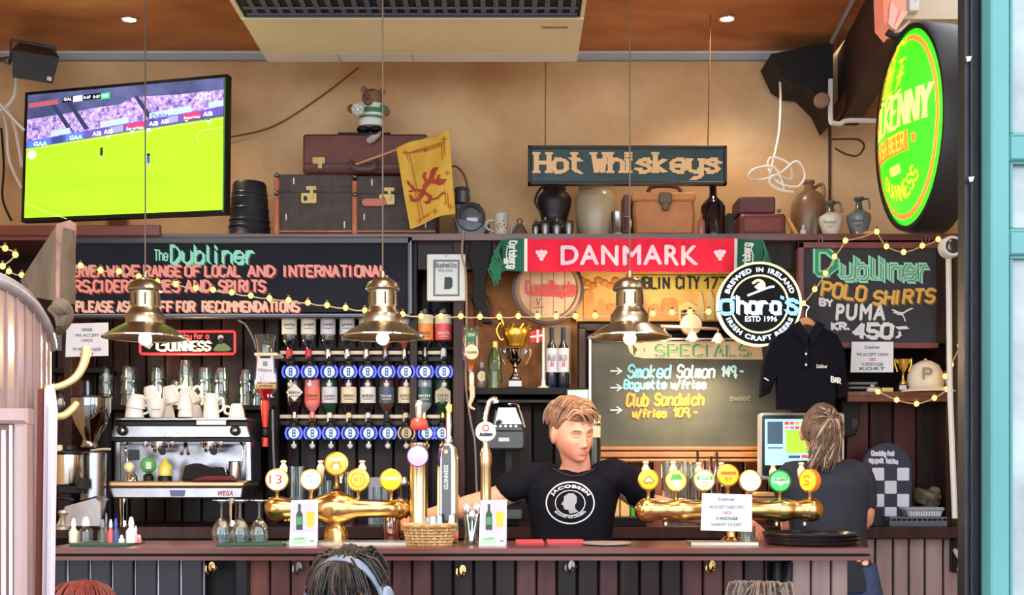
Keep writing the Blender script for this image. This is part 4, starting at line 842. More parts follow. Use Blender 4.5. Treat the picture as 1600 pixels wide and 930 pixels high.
m = MB(); tg = M('teal_chalk', (64,150,140), .7); txt(m, 'SPECIALS', 1025, 540, 1170, 557, 5.494, tg, 'stroke', nib=4.6, ang=.1, mn=2); txt(m, 'SPECIALS', 1027, 541, 1172, 558, 5.4935, M('yellow_chalk', (214,200,96), .7), 'stroke', nib=1.4, ang=.1, mn=.7, off=.003); part(m, 'title_lettering', t)
def hand(s_, x0, y0, x1, y1, mat, nib=2.4): txt(m, s_, x0, y0, x1, y1, 5.499, mat, 'stroke', nib=nib, ang=.8, mn=nib*.7, curve=True, shear=.12)
m = MB(); cy = M('cyan_chalk', (120,200,232), .8); cy2 = M('pale_cyan_chalk', (180,226,224), .8); oc = M('orange_chalk', (250,140,60), .8)
hand('Smoked', 981, 571, 1046, 590, cy); hand('Salmon', 1058, 571, 1115, 590, cy2); hand('149,-', 1127, 573, 1160, 588, cy2)
hand('Baguette', 975, 595, 1040, 607, cy); hand('w/fries', 1048, 595, 1102, 607, cy2)
part(m, 'chalk_lettering', t, 'pale blue chalk handwriting')
m = MB(); hand('Club', 979, 616, 1011, 634, oc, 2.8); hand('Sandwich', 1023, 616, 1098, 633, oc, 2.8); hand('w/fries', 988, 640, 1040, 652, oc, 2.4); hand('109,-', 1052, 638, 1088, 651, oc, 2.4); part(m, 'chalk_lettering', t, 'orange chalk handwriting')
m = MB()
for y in (580,606,641): line(m, [(954,y),(971,y)], 2, 5.499, chalk); line(m, [(964,y-5),(971,y),(964,y+5)], 1.8, 5.499, chalk)
hand('sweet', 1140, 618, 1172, 626, M('faint_chalk', (120,120,104), .8), 1.2); part(m, 'arrow_marks', t)
# Dubliner polo board
t = thing('chalkboard', 'red-framed chalkboard advertising Dubliner polo shirts for 450', 'chalkboard', (1363,545,5.38))
m = MB().use(M('slate_dark', (50,54,66), .65, col2=(38,41,52), vs=4)); m.bx(1254,386,1468,538,5.38,.02); part(m, 'board_panel', t)
rf = M('red_frame', (124,70,72), .4, col2=(96,48,52), vs=8, coat=.3)
for a in ((1247,378,1479,388),(1247,535,1479,544),(1247,378,1257,544),(1465,378,1479,544)): m = MB().use(rf if a[0] != 1465 else wood_d); m.bx(*a,5.365,.04,.004); part(m, 'frame_rail', t)
for x in (1282,1449): m = MB().use(pewter, True); m.tb([(x-3,378,5.36),(x-2,371,5.36),(x+2,371,5.36),(x+3,378,5.36)],.003,6,4); part(m, 'hanging_ring', t)
m = MB(); g1 = M('mint_outline', (150,230,205), .7); g2 = M('emerald_fill', (52,160,116), .7)
txt(m, 'D', 1276, 391, 1306, 428, 5.379, g1, 'stroke', nib=12, ang=.8, mn=6, off=.001); txt(m, 'ubliner', 1316, 404, 1448, 436, 5.379, g1, 'stroke', nib=10.5, ang=.8, mn=6, off=.001, skew=2)
txt(m, 'D', 1276, 391, 1306, 428, 5.379, g2, 'stroke', nib=7.5, ang=.8, mn=2.6, off=.0035); txt(m, 'ubliner', 1316, 404, 1448, 436, 5.379, g2, 'stroke', nib=7, ang=.8, mn=2.2, off=.0035, skew=2)
txt(m, 'ubliner', 1316, 404, 1448, 436, 5.379, chalk, 'stroke', nib=2, ang=.8, mn=.7, off=.006, skew=2); part(m, 'title_lettering', t, 'green blackletter title')
m = MB(); yo = M('gold_chalk', (226,180,90), .7); ys = M('gold_shadow', (120,92,40), .7)
for mat, dx, of, nb in ((ys, 2, .001, 3.6),(yo, 0, .0035, 3)):
    txt(m, 'POLO', 1283+dx, 441+dx, 1350+dx, 462+dx, 5.379, mat, 'stroke', nib=nb, ang=.5, mn=nb*.8, off=of, skew=8, shear=.15, curve=False); txt(m, 'SHIRTS', 1364+dx, 456+dx, 1458+dx, 476+dx, 5.379, mat, 'stroke', nib=nb, ang=.5, mn=nb*.8, off=of, skew=-4, shear=.15)
part(m, 'lettering', t, 'gold outlined lettering')
m = MB(); txt(m, 'BY', 1281, 467, 1300, 477, 5.379, chalk, 'stroke', nib=2.4, mn=1.8, skew=2); txt(m, 'PUMA', 1306, 476, 1382, 500, 5.379, chalk, 'sans', bold=.055, shear=.1); txt(m, 'KR.', 1300, 505, 1325, 515, 5.379, chalk, 'stroke', nib=2.6, mn=2); txt(m, '450', 1334, 507, 1392, 528, 5.379, chalk, 'stroke', nib=5, ang=.4, mn=3.2, shear=.1); line(m, [(1402,513),(1417,512)], 5, 5.379, chalk); line(m, [(1405,519),(1406,524),(1401,528)], 4, 5.379, chalk)
line(m, [(1394,484),(1402,488),(1410,490),(1418,485),(1425,482)], 2.4, 5.379, chalk); line(m, [(1408,490),(1412,496),(1414,502)], 2, 5.379, chalk); line(m, [(1396,488),(1404,492),(1410,491)], 2, 5.379, chalk)
part(m, 'lettering', t, 'white chalk lettering')
# O'Haras round sign
t = thing('round_sign', "round black neon sign reading O'Hara's Irish craft beers", 'sign', (1186,542,5.2))
cx_, cy_, Dn = 1187, 475, 5.2; nw = M('neon_ice', (225,242,255), .4, emit=.85, ecol=(205,230,255)); nb_ = M('neon_pale_yellow', (250,240,200), .4, emit=.75, ecol=(250,232,170)); nh = M('neon_blue', (150,200,255), .4, emit=.9, ecol=(110,170,255))
m = MB().use(M('sign_black')); m.ell(cx_,cy_,65,65,Dn+.01,.05,.004,48); part(m, 'disc', t)
m = MB().use(nb_); m.ring(cx_,cy_,63,66,Dn,.04,56); part(m, 'outer_ring', t)
m = MB().use(nb_); m.ring(cx_,cy_,43.5,46,Dn+.003,.01,56); part(m, 'inner_ring', t)
def arc(cx, cy, r, a0, a1, x0, x1, up=True, D=Dn):   # px coords (x along, y up from baseline 0)
    def f(x, y, o):
        a = math.radians(a0+(a1-a0)*(x-x0)/(x1-x0)); rr = r+(-y if up else y); return W(cx+rr*math.sin(a), cy-rr*math.cos(a), D)+Vector((0,-o,0))
    return f
m = MB()
txt(m, 'BREWED', 0, -8, 50, 0, 0, nw, bold=.045, mp=arc(cx_,cy_,50,-72,-14,0,50)); txt(m, 'IRELAND', 0, -8, 50, 0, 0, nw, bold=.045, mp=arc(cx_,cy_,50,14,72,0,50)); txt(m, 'IN', 0, -7, 10, 0, 0, nw, bold=.04, mp=arc(cx_,cy_,50,-6,6,0,10))
txt(m, 'IRISH CRAFT BEERS', 0, -8, 100, 0, 0, nw, bold=.045, mp=arc(cx_,cy_,58,246,114,0,100,False)); part(m, 'ring_lettering', t)
m = MB(); txt(m, 'O', 1126, 470, 1144, 490, Dn, nh, 'stroke', nib=6, ang=.5, mn=3, curve=True); txt(m, 'hara', 1153, 464, 1218, 490, Dn, nw, 'stroke', nib=6, ang=.6, mn=3); txt(m, "s", 1229, 469, 1246, 490, Dn, nh, 'stroke', nib=6, ang=.5, mn=3.2); txt(m, "'", 1146, 464, 1150, 472, Dn, nh, 'stroke', nib=3, mn=3); txt(m, "'", 1222, 464, 1226, 472, Dn, nh, 'stroke', nib=3, mn=3)
txt(m, 'ESTD 1996', 1164, 494, 1214, 503, Dn, nw, 'sans', bold=.03); part(m, 'script_lettering', t)
m = MB().use(nb_, True); m.tb([(1176,443,Dn),(1184,438,Dn),(1192,441,Dn),(1194,448,Dn),(1186,451,Dn),(1180,447,Dn)],.006,6,4); m.use(nw, True).tb([(1168,462,Dn),(1186,455,Dn),(1202,449,Dn),(1210,448,Dn)],.005,6,4); m.use(nw,True).sph(W(1188,446,Dn),.016,10,6,(1,.3,.8)); part(m, 'harp_emblem', t)
# KILKENNY oval sign
t = thing('oval_sign', 'big glowing green oval sign reading Kilkenny with black rim', 'sign', (1430,357,3.7))
kc = W(1424,200,3.7); th = math.radians(78); U = Vector((math.cos(th), -math.sin(th), 0)); Nn = Vector((-math.sin(th), -math.cos(th), 0)); a_, b_ = .2, .323
kg = M('lit_green', (50,222,30), .4, emit=.95, ecol=(44,230,20)); ky = M('lit_yellow', (250,240,110), .4, emit=.95, ecol=(255,240,110)); ko = M('lit_orange', (255,120,50), .4, emit=.95, ecol=(255,110,40)); kg2 = M('lit_gold', (250,200,50), .4, emit=.9, ecol=(255,205,40))
def km(x, y, o):     # local mm-ish: x -1..1 , y -1..1 (up)
    dome = .06*(1-min(1, x*x+y*y)); return kc+U*(x*a_)+Vector((0,0,y*b_))+Nn*(dome+o)
m = MB().use(kg, True); vs = []; fs = []; n = 48
for j in range(9):
    for i in range(n): q = 2*math.pi*i/n; r = j/8*.97; vs.append(km(r*math.cos(q), r*math.sin(q), 0))
for j in range(8):
    for i in range(n): q = (i+1) % n; fs.append([j*n+i, j*n+q, (j+1)*n+q, (j+1)*n+i])
m.add(vs, fs, True); part(m, 'lit_face', t, 'domed green face')
m = MB().use(blk, True); vs = []; fs = []
for i in range(n):
    q = 2*math.pi*i/n; c, s_ = math.cos(q), math.sin(q)
    for r, o in ((.965,.0),(.97,.012),(1.02,.012),(1.04,-.01),(1.04,-.11),(.8,-.115)): vs.append(kc+U*(r*c*a_)+Vector((0,0,r*s_*b_))+Nn*o)
for i in range(n):
    for k in range(5): a = i*6+k; b = ((i+1) % n)*6+k; fs.append([a,a+1,b+1,b])
m.add(vs, fs, True); m.add([vs[i*6+5] for i in range(n)], [list(range(n))], False); part(m, 'black_rim', t)
m = MB(); P_ = [(.88*math.cos(2*math.pi*k/64), .88*math.sin(2*math.pi*k/64)) for k in range(65)]; line(m, P_, .05, 0, ko, .004, km); part(m, 'orange_ring', t)
def kmt(sx0, sx1, y0, tilt=0, bow=0):
    return lambda x, y, o: km(sx0+(sx1-sx0)*x, y0+y+tilt*x+bow*(x-.5)**2, o)
m = MB()
for s_, x0, x1 in (('KILKENNY', -.90, .76),): txt(m, s_, 0, .31, 1, 0, 0, ky, 'stroke', nib=.05, ang=0, mn=.02, off=.004, mp=kmt(x0, x1, -.02, .0, 0), serif=.03)
part(m, 'lettering', t)
m = MB().use(ko); pts = [(-.74,-.06),(.34,-.06),(.34,-.28),(-.68,-.28)]; N_ = 10; vs = []; fs = []
for i in range(N_+1):
    for j in range(4): vs.append(km(-.76+1.1*i/N_, -.08-.2*j/3, .003))
for i in range(N_):
    for j in range(3): a = i*4+j; fs.append([a,a+1,a+5,a+4])
m.add(vs, fs, False); q_ = part(m, 'orange_banner', t)
m = MB(); txt(m, 'IRISH BEER', 0, .15, 1, 0, 0, kg2, 'stroke', nib=.02, ang=0, mn=.01, off=.006, mp=kmt(-.7,.28,-.25)); disc(m, .46, -.18, .05, 0, ko, .004, km); part(m, 'banner_lettering', q_)
m = MB()
def kar(x, y, o): a = math.radians(228+(84)*x); r = .72-y; return km(r*math.cos(a), r*math.sin(a), o)
txt(m, 'GUINNESS', 0, .14, 1, 0, 0, kg2, 'stroke', nib=.03, ang=0, mn=.012, off=.004, mp=kar); poly(m, [(-.2,-.38),(.1,-.38),(.1,-.47),(-.2,-.47)], 0, ky, .004, km); txt(m, 'FROM', -.17, -.40, .07, -.45, 0, kg2, off=.007, mp=km); part(m, 'lower_lettering', t)
m = MB()
for a, b, c, d in ((-.5,.42,-.5,.7),(-.42,.36,-.42,.72),(-.34,.36,-.34,.66),(-.26,.38,-.26,.72),(-.18,.40,-.18,.7),(-.54,.38,-.1,.36),(-.5,.58,-.15,.6),(.0,.36,.05,.66),(.08,.40,.12,.58),(-.02,.5,.16,.5),(-.05,.66,.14,.66),(-.62,.4,-.6,.56)): line(m, [(a,b),(c,d)], .028, 0, kg2, .004, km)
line(m, [(-.36,.76),(-.22,.80),(-.3,.86),(-.14,.88),(-.02,.84),(.02,.9)], .04, 0, kg2, .004, km); line(m, [(-.30,.72),(-.26,.84)], .04, 0, kg2, .004, km); line(m, [(-.6,.34),(-.4,.30),(-.2,.33),(0,.3),(.16,.34)], .03, 0, ky, .004, km); part(m, 'crest', t)
m = MB().use(blk, True); m.tube([kc+Nn*-.1+Vector((0,0,.2)), Vector((2.13, kc.y+.15, kc.z+.42))], .016, 8); m.tube([kc+Nn*-.1+Vector((0,0,.05)), Vector((2.13, kc.y+.15, kc.z+.30))], .012, 8); part(m, 'wall_arm', t)
# pink lamp at top, box
t = thing('wall_lamp', 'glowing salmon pink glass lamp above the oval sign', 'lamp', (1402,50,4.05))
m = MB().use(M('pink_glass', (240,150,130), .25, emit=.25, ecol=(255,140,110), coat=.5)); m.ply([(1382,-20),(1418,-20),(1419,18),(1398,47),(1384,30)],4.0,.12,.02); part(m, 'shade', t)
m = MB().use(M('pink_rim', (250,190,176), .3)); m.ply([(1392,0),(1404,16),(1396,46),(1388,36)],3.985,.02,.002); m.ply([(1408,16),(1419,18),(1400,48),(1396,44)],3.99,.02,.002); part(m, 'facet', t)
m = MB().use(M('beige_paint')); m.ply([(1372,20),(1388,-10),(1400,50),(1424,30),(1410,52),(1386,54)],4.13,.03,.002); part(m, 'mount', t)
m = MB().use(blkm, True); m.tb([(1386,50,4.0),(1398,57,4.0),(1412,53,4.05)],.012,8,3); part(m, 'lower_ring', t)
t = thing('junction_box', 'white plastic box on the beige beam beside the pink lamp', 'box', (1430,17,4.28)); m = MB().use(offw); m.rr(1421,-30,1437,17,2,4.26,.04,.003); part(m, 'cover', t); m = MB(); line(m, [(1430,-5),(1430,2)], 1.4, 4.26, ink); part(m, 'marking', t)
# round horn by right wall
t = thing('wall_camera', 'white round camera with black lens on the right wall strip', 'camera', (1488,400,4.9))
m = MB().use(offw, True); m.lat(1488,385,4.85,[(17,-16),(17,0),(15,4),(12,4)],28,T=Ry,closed=False); part(m, 'shell', t); m = MB().use(M('lens_black', (30,30,36), .1, coat=1), True); m.lat(1488,385,4.85,[(12,-2),(11,4),(7,6),(0,5)],24,T=Ry); part(m, 'lens', t)
m = MB().use(offw, True); m.tb([(1482,395,5.2),(1484,600,5.2),(1492,810,5.2)],.013,8); solo(m, 'wall_pipe', 'white vertical pipe along the right wall strip', 'pipe')
# ================= niche, optics, glasses =================
zn = zs_n
def ny(D): return pyz(zn, D)
# spirit optics: dispenser rails
t = thing('optic_rack', 'two cream dispenser rails with blue-lit spirit measures', 'rack', (566,700,5.5))
OR = t; rc = M('cream_rail', (214,200,178), .4)
for a, b, y in ((437,698,551),(437,692,651)):
    m = MB().use(rc); m.bx(a,y-3,b,y+3,5.52,.02,.002); part(m, 'rail', t); m = MB().use(blk); m.bx(a,y+6,b,y+14,5.53,.02,.002); part(m, 'rail_backing', t)
xs1 = [454,484,514.5,544.5,574.5,604,634.5,664,694]; xs2 = [459,488,517,547,576,606,635,667,691]
amb = M('unlit_measure', (190,170,140), .4)
for row, (xs, y) in enumerate(((xs1,581),(xs2,677))):
    for i, x in enumerate(xs):
        on = not (row == 1 and i == 6)
        m = MB().use(blk); m.ell(x,y,13,13,5.44,.06,.004,20); d_ = part(m, 'measure', t)
        m = MB().use(ice_led if on else amb); m.ell(x,y,8.6,8.6,5.432,.01,.002,20); part(m, 'lit_dial', d_)
        m = MB().use(blue_led if on else amb)
        for s_ in (-1, 1):
            pts = [(x+s_*10.5*math.cos(a)+s_*2.4, y+11.5*math.sin(a)) for a in (-.95,-.5,0,.5,.95)]
            m.tb([(p[0],p[1],5.43) for p in pts], .0045, 6)
        part(m, 'light_bracket', d_)
        m = MB().use(M('dial_digit', (60,60,130), .5) if on else M('dial_digit_brown', (90,70,50), .5)); m.bx(x-2.6,y-6,x+2.6,y+6,5.43,.002); m.use(ice_led if on else amb).bx(x-1,y-4,x+1,y-1,5.429,.001); m.bx(x-1,y+1,x+1,y+4,5.429,.001); part(m, 'digit', d_)
        m = MB().use(blk, True); m.lat(x,y-12,5.48,[(7,0),(7,4),(3,7),(3,12)],12); m.use(offw, True).lat(x,y+24,5.46,[(2,8),(4.5,6),(4.5,3),(2,0)],10,closed=True); m.use(chrome, True).lat(x,y+18,5.46,[(2,0),(2,6)],8); part(m, 'nozzle', d_)
# inverted bottles. profile drawn upside down: neck at base (rail), body above
def inv(x, base, w, h, mat, D=5.5, label='', lab=None, liquid=None, capm=None, lettering=None, lfrac=(.4,.85), tex=None, neck=3.2, group='inverted spirit bottles', lsh='rect', nh=.18):
    t = thing('spirit_bottle', label, 'bottle', (x,base,D), group)
    m = MB().use(mat, True); m.lat(x,base,D,[(neck,0),(neck,h*nh),(w*.55,h*(nh+.06)),(w*.95,h*(nh+.16)),(w,h*(nh+.22)),(w,h*.96),(w*.9,h),(0,h)],20); part(m, 'bottle_body', t)
    m = MB().use(capm or chrome, True); m.lat(x,base-1,D,[(neck+1.2,-6),(neck+1.4,h*.06),(neck+.6,h*.14)],12); part(m, 'pourer', t)
    if liquid: m = MB().use(liquid, True); m.lat(x,base,D,[(neck*.8,2),(neck*.8,h*nh),(w*.5,h*(nh+.07)),(w*.88,h*(nh+.17)),(w*.92,h*(nh+.30))],18); part(m, 'liquid', t)
    if lab:
        k = D/F; y1, y0 = base-h*lfrac[0], base-h*lfrac[1]; fd = D-w*k*1.02
        m = MB().use(lab, True)
        if lsh == 'rect':
            m.lat(x,y1,D,[(w*1.02,0),(w*1.02,y1-y0)],24,closed=False)
        elif lsh == 'diamond': m.ply([(x-w*1.1,(y0+y1)/2),(x,y0),(x+w*1.1,(y0+y1)/2),(x,y1)],fd-.004,.006)
        elif lsh == 'pennant': m.ply([(x-w,y0+6),(x,y0-2),(x+w,y0+6),(x+w,y1),(x,y1-5),(x-w,y1)],fd-.004,.006)
        l = part(m, 'label', t)
        if lettering:
            m = MB(); cm = (y0+y1)/2; txt(m, lettering, x-w*.72, cm+3, x+w*.72, cm-1.5, fd-.004, tex or ink, bold=.02); line(m, [(x-w*.6,cm+6),(x+w*.6,cm+6)], 1, fd-.004, tex or ink); part(m, 'print', l)
    return t
pl = M('pale_label', (226,226,220), .6); clear = glass
silv = M('silver_label', (206,208,222), .45); orl = M('orange_label', (240,150,80), .5); pkl = M('pink_red_label', (224,90,96), .5); gnl = M('green_label', (48,110,70), .5); drk = M('dark_brown_bottle', (40,24,24), .1, coat=.7); crl = M('cream_label', (226,214,180), .6); redl = M('red_liquid', (206,80,60), .1, coat=.6); brl = M('whisky_liquid', (160,84,40), .1, coat=.5); gbot = M('green_glass_body', (30,70,44), .08, coat=.8); pinkg = M('pink_gin', (236,130,120), .1, coat=.6); blub = M('grey_blue_bottle_label', (70,86,110), .5); redcap = M('red_cap', (206,50,60), .4)
T1 = [(pl,'Smirnoff',None,redcap,'clear bottle with white and black label, first of the top row'),(pl,'Vodka',None,redcap,'clear bottle with red collar, second of the top row'),(silv,'Coruba',None,chrome,'clear bottle with white band, third of the top row'),(silv,'Havana',None,chrome,'clear bottle with patterned label, fourth of the top row'),(silv,'Rum',None,chrome,'clear bottle left of the middle pendant lamp rim'),(crl,'Gin',redl,pewter,'bottle hidden behind the middle pendant lamp shade'),(silv,'Bacardi',redl,chrome,'clear bottle with red liquid right of the middle pendant lamp'),]
for i, (lb, lt_, liq, cp, lab) in enumerate(T1): inv(xs1[i]-2, 556, 11.5, 66, clear, label=lab, lab=lb, liquid=liq, capm=cp, lettering=lt_, lfrac=(.5,.98), neck=3.6)
t = inv(664, 556, 13, 72, clear, label='orange labelled gin bottle, second from right in top row', lab=orl, capm=pewter, lettering='WHITLEY', lfrac=(.33,.68)); t = inv(693, 556, 13, 72, clear, label='pink-red labelled gin bottle at right end of top row', lab=pkl, capm=offw, lettering='WHITLEY', tex=pl, lfrac=(.33,.68))
for x in (664, 693): m = MB().use(crl, True); m.lat(x,507,5.5,[(13.4,0),(13.4,14)],20,closed=False); m.use(grey,True).lat(x,487,5.5,[(4,-2),(4,4),(0,5)],10); solo(m, 'bottle_sleeve', 'pale upper sleeve on the %s gin bottle' % ('orange' if x == 664 else 'pink-red'), 'sleeve')
T2 = [(drk,pl,'diamond','BARON',None,'dark bottle with white diamond label, first of the lower row'),(pinkg,M('coral_label',(240,120,100),.5),'rect','GORDONS',redl,'pink gin bottle with coral label, second of the lower row'),(gbot,silv,'rect','TANQ',None,'green bottle with silver label, third of the lower row'),(drk,crl,'rect','SHERIDAN',None,'dark bottle with square cream label, fourth of the lower row'),(drk,pl,'rect','RED',None,'dark red bottle with white label, fifth of the lower row'),(M('tinted_brown',(90,60,44),.1,coat=.6),blub,'rect','JACK',brl,'brown bottle with grey-blue label, sixth of the lower row'),(drk,crl,'rect','DUCK',None,'dark bottle with cream stag label, seventh of the lower row'),(M('smoke_glass',(150,160,170),.1,coat=.6),M('teal_label',(60,100,104),.5),'rect','IRISH',redl,'clear bottle with teal band and red liquid, eighth of lower row'),(M('dark_red_glass',(96,36,30),.1,coat=.7),silv,'rect','BULL',None,'dark red bottle behind the brass column, ninth of lower row'),(gbot,M('khaki_pennant',(176,170,140),.6),'pennant','OLD',None,'bottle with khaki pennant label at right end of lower row')]
X2 = [460,488,515,545,575,604,634,663,0,692]
k = 0
for i, (bm, lb, shp, lt_, liq, lab) in enumerate(T2):
    if i == 8: continue
    inv(X2[i], 655, 12, 62 if i else 70, bm, label=lab.replace('ninth','tenth'), lab=lb, liquid=None, capm=[chrome,pinkg,pl,crl,offw,ink,crl,chrome,ink,gold][i], lettering=lt_, lfrac=(.40,.80), lsh=shp, tex=pl if i in (5,7) else ink, group='lower row of inverted bottles')
# big campari style bottle on left upright
t = thing('spirit_bottle', 'large inverted bottle of red aperitif left of the optic rack', 'bottle', (415,660,5.3), 'large inverted bottles')
m = MB().use(glass, True); m.lat(415,628,5.3,[(6,0),(7,6),(15,14),(17,20),(18,34),(16,50),(14,78),(14,88),(17,100),(18,104),(0,104)],24); part(m, 'bottle_body', t)
cr = M('aperitif_red', (196,16,36), .08, coat=.8); m = MB().use(cr, True); m.lat(415,628,5.3,[(5,1),(6,7),(13,14),(15.5,20),(16,30),(0,30)],22); part(m, 'liquid', t)
m = MB().use(silv, True); m.ply([(403,553),(426,553),(429,598),(399,598)],5.25,.01,.003); m.use(M('label_gold_band', (206,176,90), .4)).bx(398,600,430,607,5.247,.01); l = part(m, 'label', t)
m = MB(); txt(m, 'CAMPARI', 400, 601, 428, 606, 5.247, ink, shear=.2); m.use(ink).rr(406,556,423,560,2,5.248,.003); poly(m, [(411,565),(418,565),(418,572),(411,572)], 5.25, grey); txt(m, 'Milano', 404, 576, 425, 581, 5.25, grey); txt(m, '1L', 418, 616, 428, 621, 5.245, pl, bold=.03); part(m, 'print', l)
m = MB().use(M('pourer_red', (226,60,44), .4), True); m.lat(414,668,5.3,[(4,0),(5,16),(7,34),(6,42)],14); m.use(blk,True).lat(414,682,5.3,[(6,0),(7,4),(6,12)],12); m.use(M('pourer_red'),True).lat(414,698,5.3,[(5,0),(5,14)],12); part(m, 'pourer', t)
m = MB().use(crl); m.rr(397,551,434,556,2,5.24,.14,.003); part(m, 'clamp', t)
m = MB().use(grey, True); m.tb([(372,500,5.4),(384,508,5.38),(396,530,5.36),(400,545,5.35)],.004,6,4); m.tb([(426,640,5.3),(427,700,5.32),(430,760,5.35)],.005,6,4); part(m, 'tube', t)
# inverted whisky bottle on right post
t = thing('spirit_bottle', 'inverted whisky bottle with green neck label on the niche post', 'bottle', (735,585,5.3), 'large inverted bottles')
m = MB().use(glass, True); m.lat(736,582,5.3,[(4,0),(4,8),(7,14),(13,20),(14,30),(13.5,50),(13,68),(15,72),(0,73)],22); part(m, 'bottle_body', t)
m = MB().use(M('amber_liquid', (206,120,44), .1, coat=.6), True); m.lat(736,582,5.3,[(3,2),(6,14),(11,20),(12.5,26),(12.5,33),(0,33)],20); part(m, 'liquid', t)
m = MB().use(gnl); m.bx(728,517,745,534,5.255,.006,.001); m.use(crl).ell(737,550,10.5,12,5.253,.006,.001); l = part(m, 'label', t); m = MB(); txt(m, 'TULLAMORE', 729, 549, 745, 552.5, 5.253, ink); txt(m, 'DEW', 731, 521, 742, 526, 5.255, pl, bold=.02); part(m, 'print', l)
m = MB().use(offw, True); m.lat(737,604,5.3,[(3,0),(4,4),(4,16),(3,22)],12); m.use(crl,True).tb([(737,604,5.3),(738,620,5.3),(734,634,5.3),(742,640,5.3)],[.014,.012,.007,.005],10,3); part(m, 'pourer', t)
# niche contents
G2 = 'things on the niche shelf'
t = bottle_up('spirit_bottle', 753, 5.45, ny(5.45), 9, 42, M('grey_bottle', (120,110,100), .15, coat=.5), 'small grey bottle with round cream label beside the whisky optic', group=G2, cap=silv)
m = MB().use(crl); m.ell(753,588,7,8,5.40,.006); l = part(m, 'label', t); m = MB(); line(m, [(753,583),(753,592)], 2, 5.40, M('label_gold_band')); part(m, 'print', l)
t = thing('wine_bottle', 'green bottle in a dark wine basket on the niche shelf', 'bottle', (773,606,5.4), G2)
m = MB().use(M('champagne_green', (70,84,44), .12, coat=.8), True); m.lat(773,ny(5.4),5.4,[(11,0),(11,40),(9,50),(6,58),(4.5,66),(5,74),(0,75)],22); part(m, 'bottle_body', t)
m = MB().use(gold, True); m.lat(773,ny(5.4)-64,5.4,[(5.2,0),(5.2,9),(0,10)],14); part(m, 'foil', t); m = MB().use(M('dark_green_label', (60,80,50), .5)); m.ell(773,573,7,7,5.36,.006); part(m, 'label', t)
m = MB(); cgl = M('cage_wire', (70,66,60), .4, .4); m.use(cgl, True)
for s_ in (-1,1): m.tb([(773+s_*4,536,5.4),(773+s_*9,552,5.4),(773+s_*13,575,5.38),(773+s_*14,602,5.38)],.004,6,4)
part(m, 'basket_wire', t); m = MB().use(M('dusky_pink', (160,90,90), .5)); m.ell(773,590,8,9,5.375,.006); m.use(cream).ell(774,600,4,4,5.37,.004); part(m, 'lower_label', t)
def cup(name, x, D, base, w, h, label, mat, engr=True, group=None):
    t = thing(name, label, 'trophy', (x,base,D), group)
    m = MB().use(M('trophy_base', (44,30,30), .4)); m.bx(x-w*.62,base-h*.035,x+w*.62,base,D-.03,.07,.003); m.bx(x-w*.48,base-h*.17,x+w*.48,base-h*.035,D-.03,.06,.002); m.use(silv).bx(x-w*.42,base-h*.15,x+w*.42,base-h*.05,D-.032,.003); part(m, 'plinth', t)
    m = MB().use(mat, True); m.lat(x,base-h*.17,D,[(w*.4,0),(w*.42,h*.03),(w*.18,h*.10),(w*.12,h*.2),(w*.2,h*.22),(w*.1,h*.24),(w*.3,h*.29),(w*.58,h*.38),(w*.66,h*.52),(w*.70,h*.54),(w*.62,h*.55),(w*.5,h*.42)],28,closed=False); part(m, 'bowl', t)
    m = MB().use(mat, True)
    for s_ in (-1,1): m.tb([(x+s_*w*.6,base-h*.62,D),(x+s_*w*.95,base-h*.72,D),(x+s_*w*.98,base-h*.6,D),(x+s_*w*.75,base-h*.48,D),(x+s_*w*.7,base-h*.44,D)],.005,8,4)
    part(m, 'handles', t, 'two curled handles')
    return t
t = cup('trophy', 805, 5.45, ny(5.45), 24, 88, 'silver two-handled trophy cup heaped with gilt crown on niche shelf', chrome)
m = MB().use(M('gilt_crown', (240,190,80), .25, .9), True); m.lat(806,541,5.45,[(14,0),(15,4),(20,14),(22,22),(21,26),(23,28)],24,closed=False); part(m, 'gilt_bowl', t)
m = MB().use(M('gilt_crown'), True)
for k in range(10): a = k*.628; m.tube([W(806,516,5.45)+Vector((.066*math.cos(a),.066*math.sin(a),0)), W(806,508,5.45)+Vector((.072*math.cos(a+.2),.072*math.sin(a+.2),0))],.006,6)
part(m, 'crown_points', t, kind='stuff')
t = thing('gilt_ornament', 'curled gilt antler shaped ornament left of the trophy', 'ornament', (780,530,5.5)); m = MB().use(M('gilt_crown'), True); m.tb([(771,496,5.6),(782,502,5.5),(776,516,5.5),(784,532,5.5),(790,520,5.5),(784,498,5.5)],.007,8,4); part(m, 'curl', t)
t = thing('table_flag', 'small Danish flag on a white stand beside the trophy', 'flag', (850,606,5.42), G2)
m = MB().use(offw, True); m.lat(849,ny(5.42),5.42,[(9,0),(9,3),(4,5),(2.2,16),(1.6,90),(1.6,95)],14); part(m, 'stand', t)
m = MB().use(M('flag_red', (206,40,52), .6)); m.ply([(829,518),(849,514),(849,533),(829,536)],5.42,.003); f_ = part(m, 'cloth', t); m = MB(); line(m, [(840,516),(840,535)], 3, 5.42, offw); line(m, [(829,527),(849,524)], 3, 5.42, offw); part(m, 'cross', f_)
for x, q in ((862,'left'),(880,'right')):
    t = bottle_up('wine_bottle', x, 5.45, ny(5.45), 9.2, 96, M('blue_black_wine', (16,22,48), .1, coat=.8), '%s one of two wine bottles with white labels and blue bases' % q, group='wine bottles in niche', lab=silv, cap=ink, lettering='BALLER', labh=(.27,.66), neck=.34)
    m = MB(); txt(m, 'JJ', x-3, 565, x+3, 573, 5.42, rdi); m.use(silv, True).lat(x,ny(5.45)-66,5.45,[(3.6,0),(3.6,8)],12,closed=False); part(m, 'neck_band', t)
m = MB().use(M('card_beige', (170,150,124), .6)); m.bx(846,508,892,600,5.62,.02,.002); solo(m, 'backing_card', 'beige upright card behind the two wine bottles', 'card')
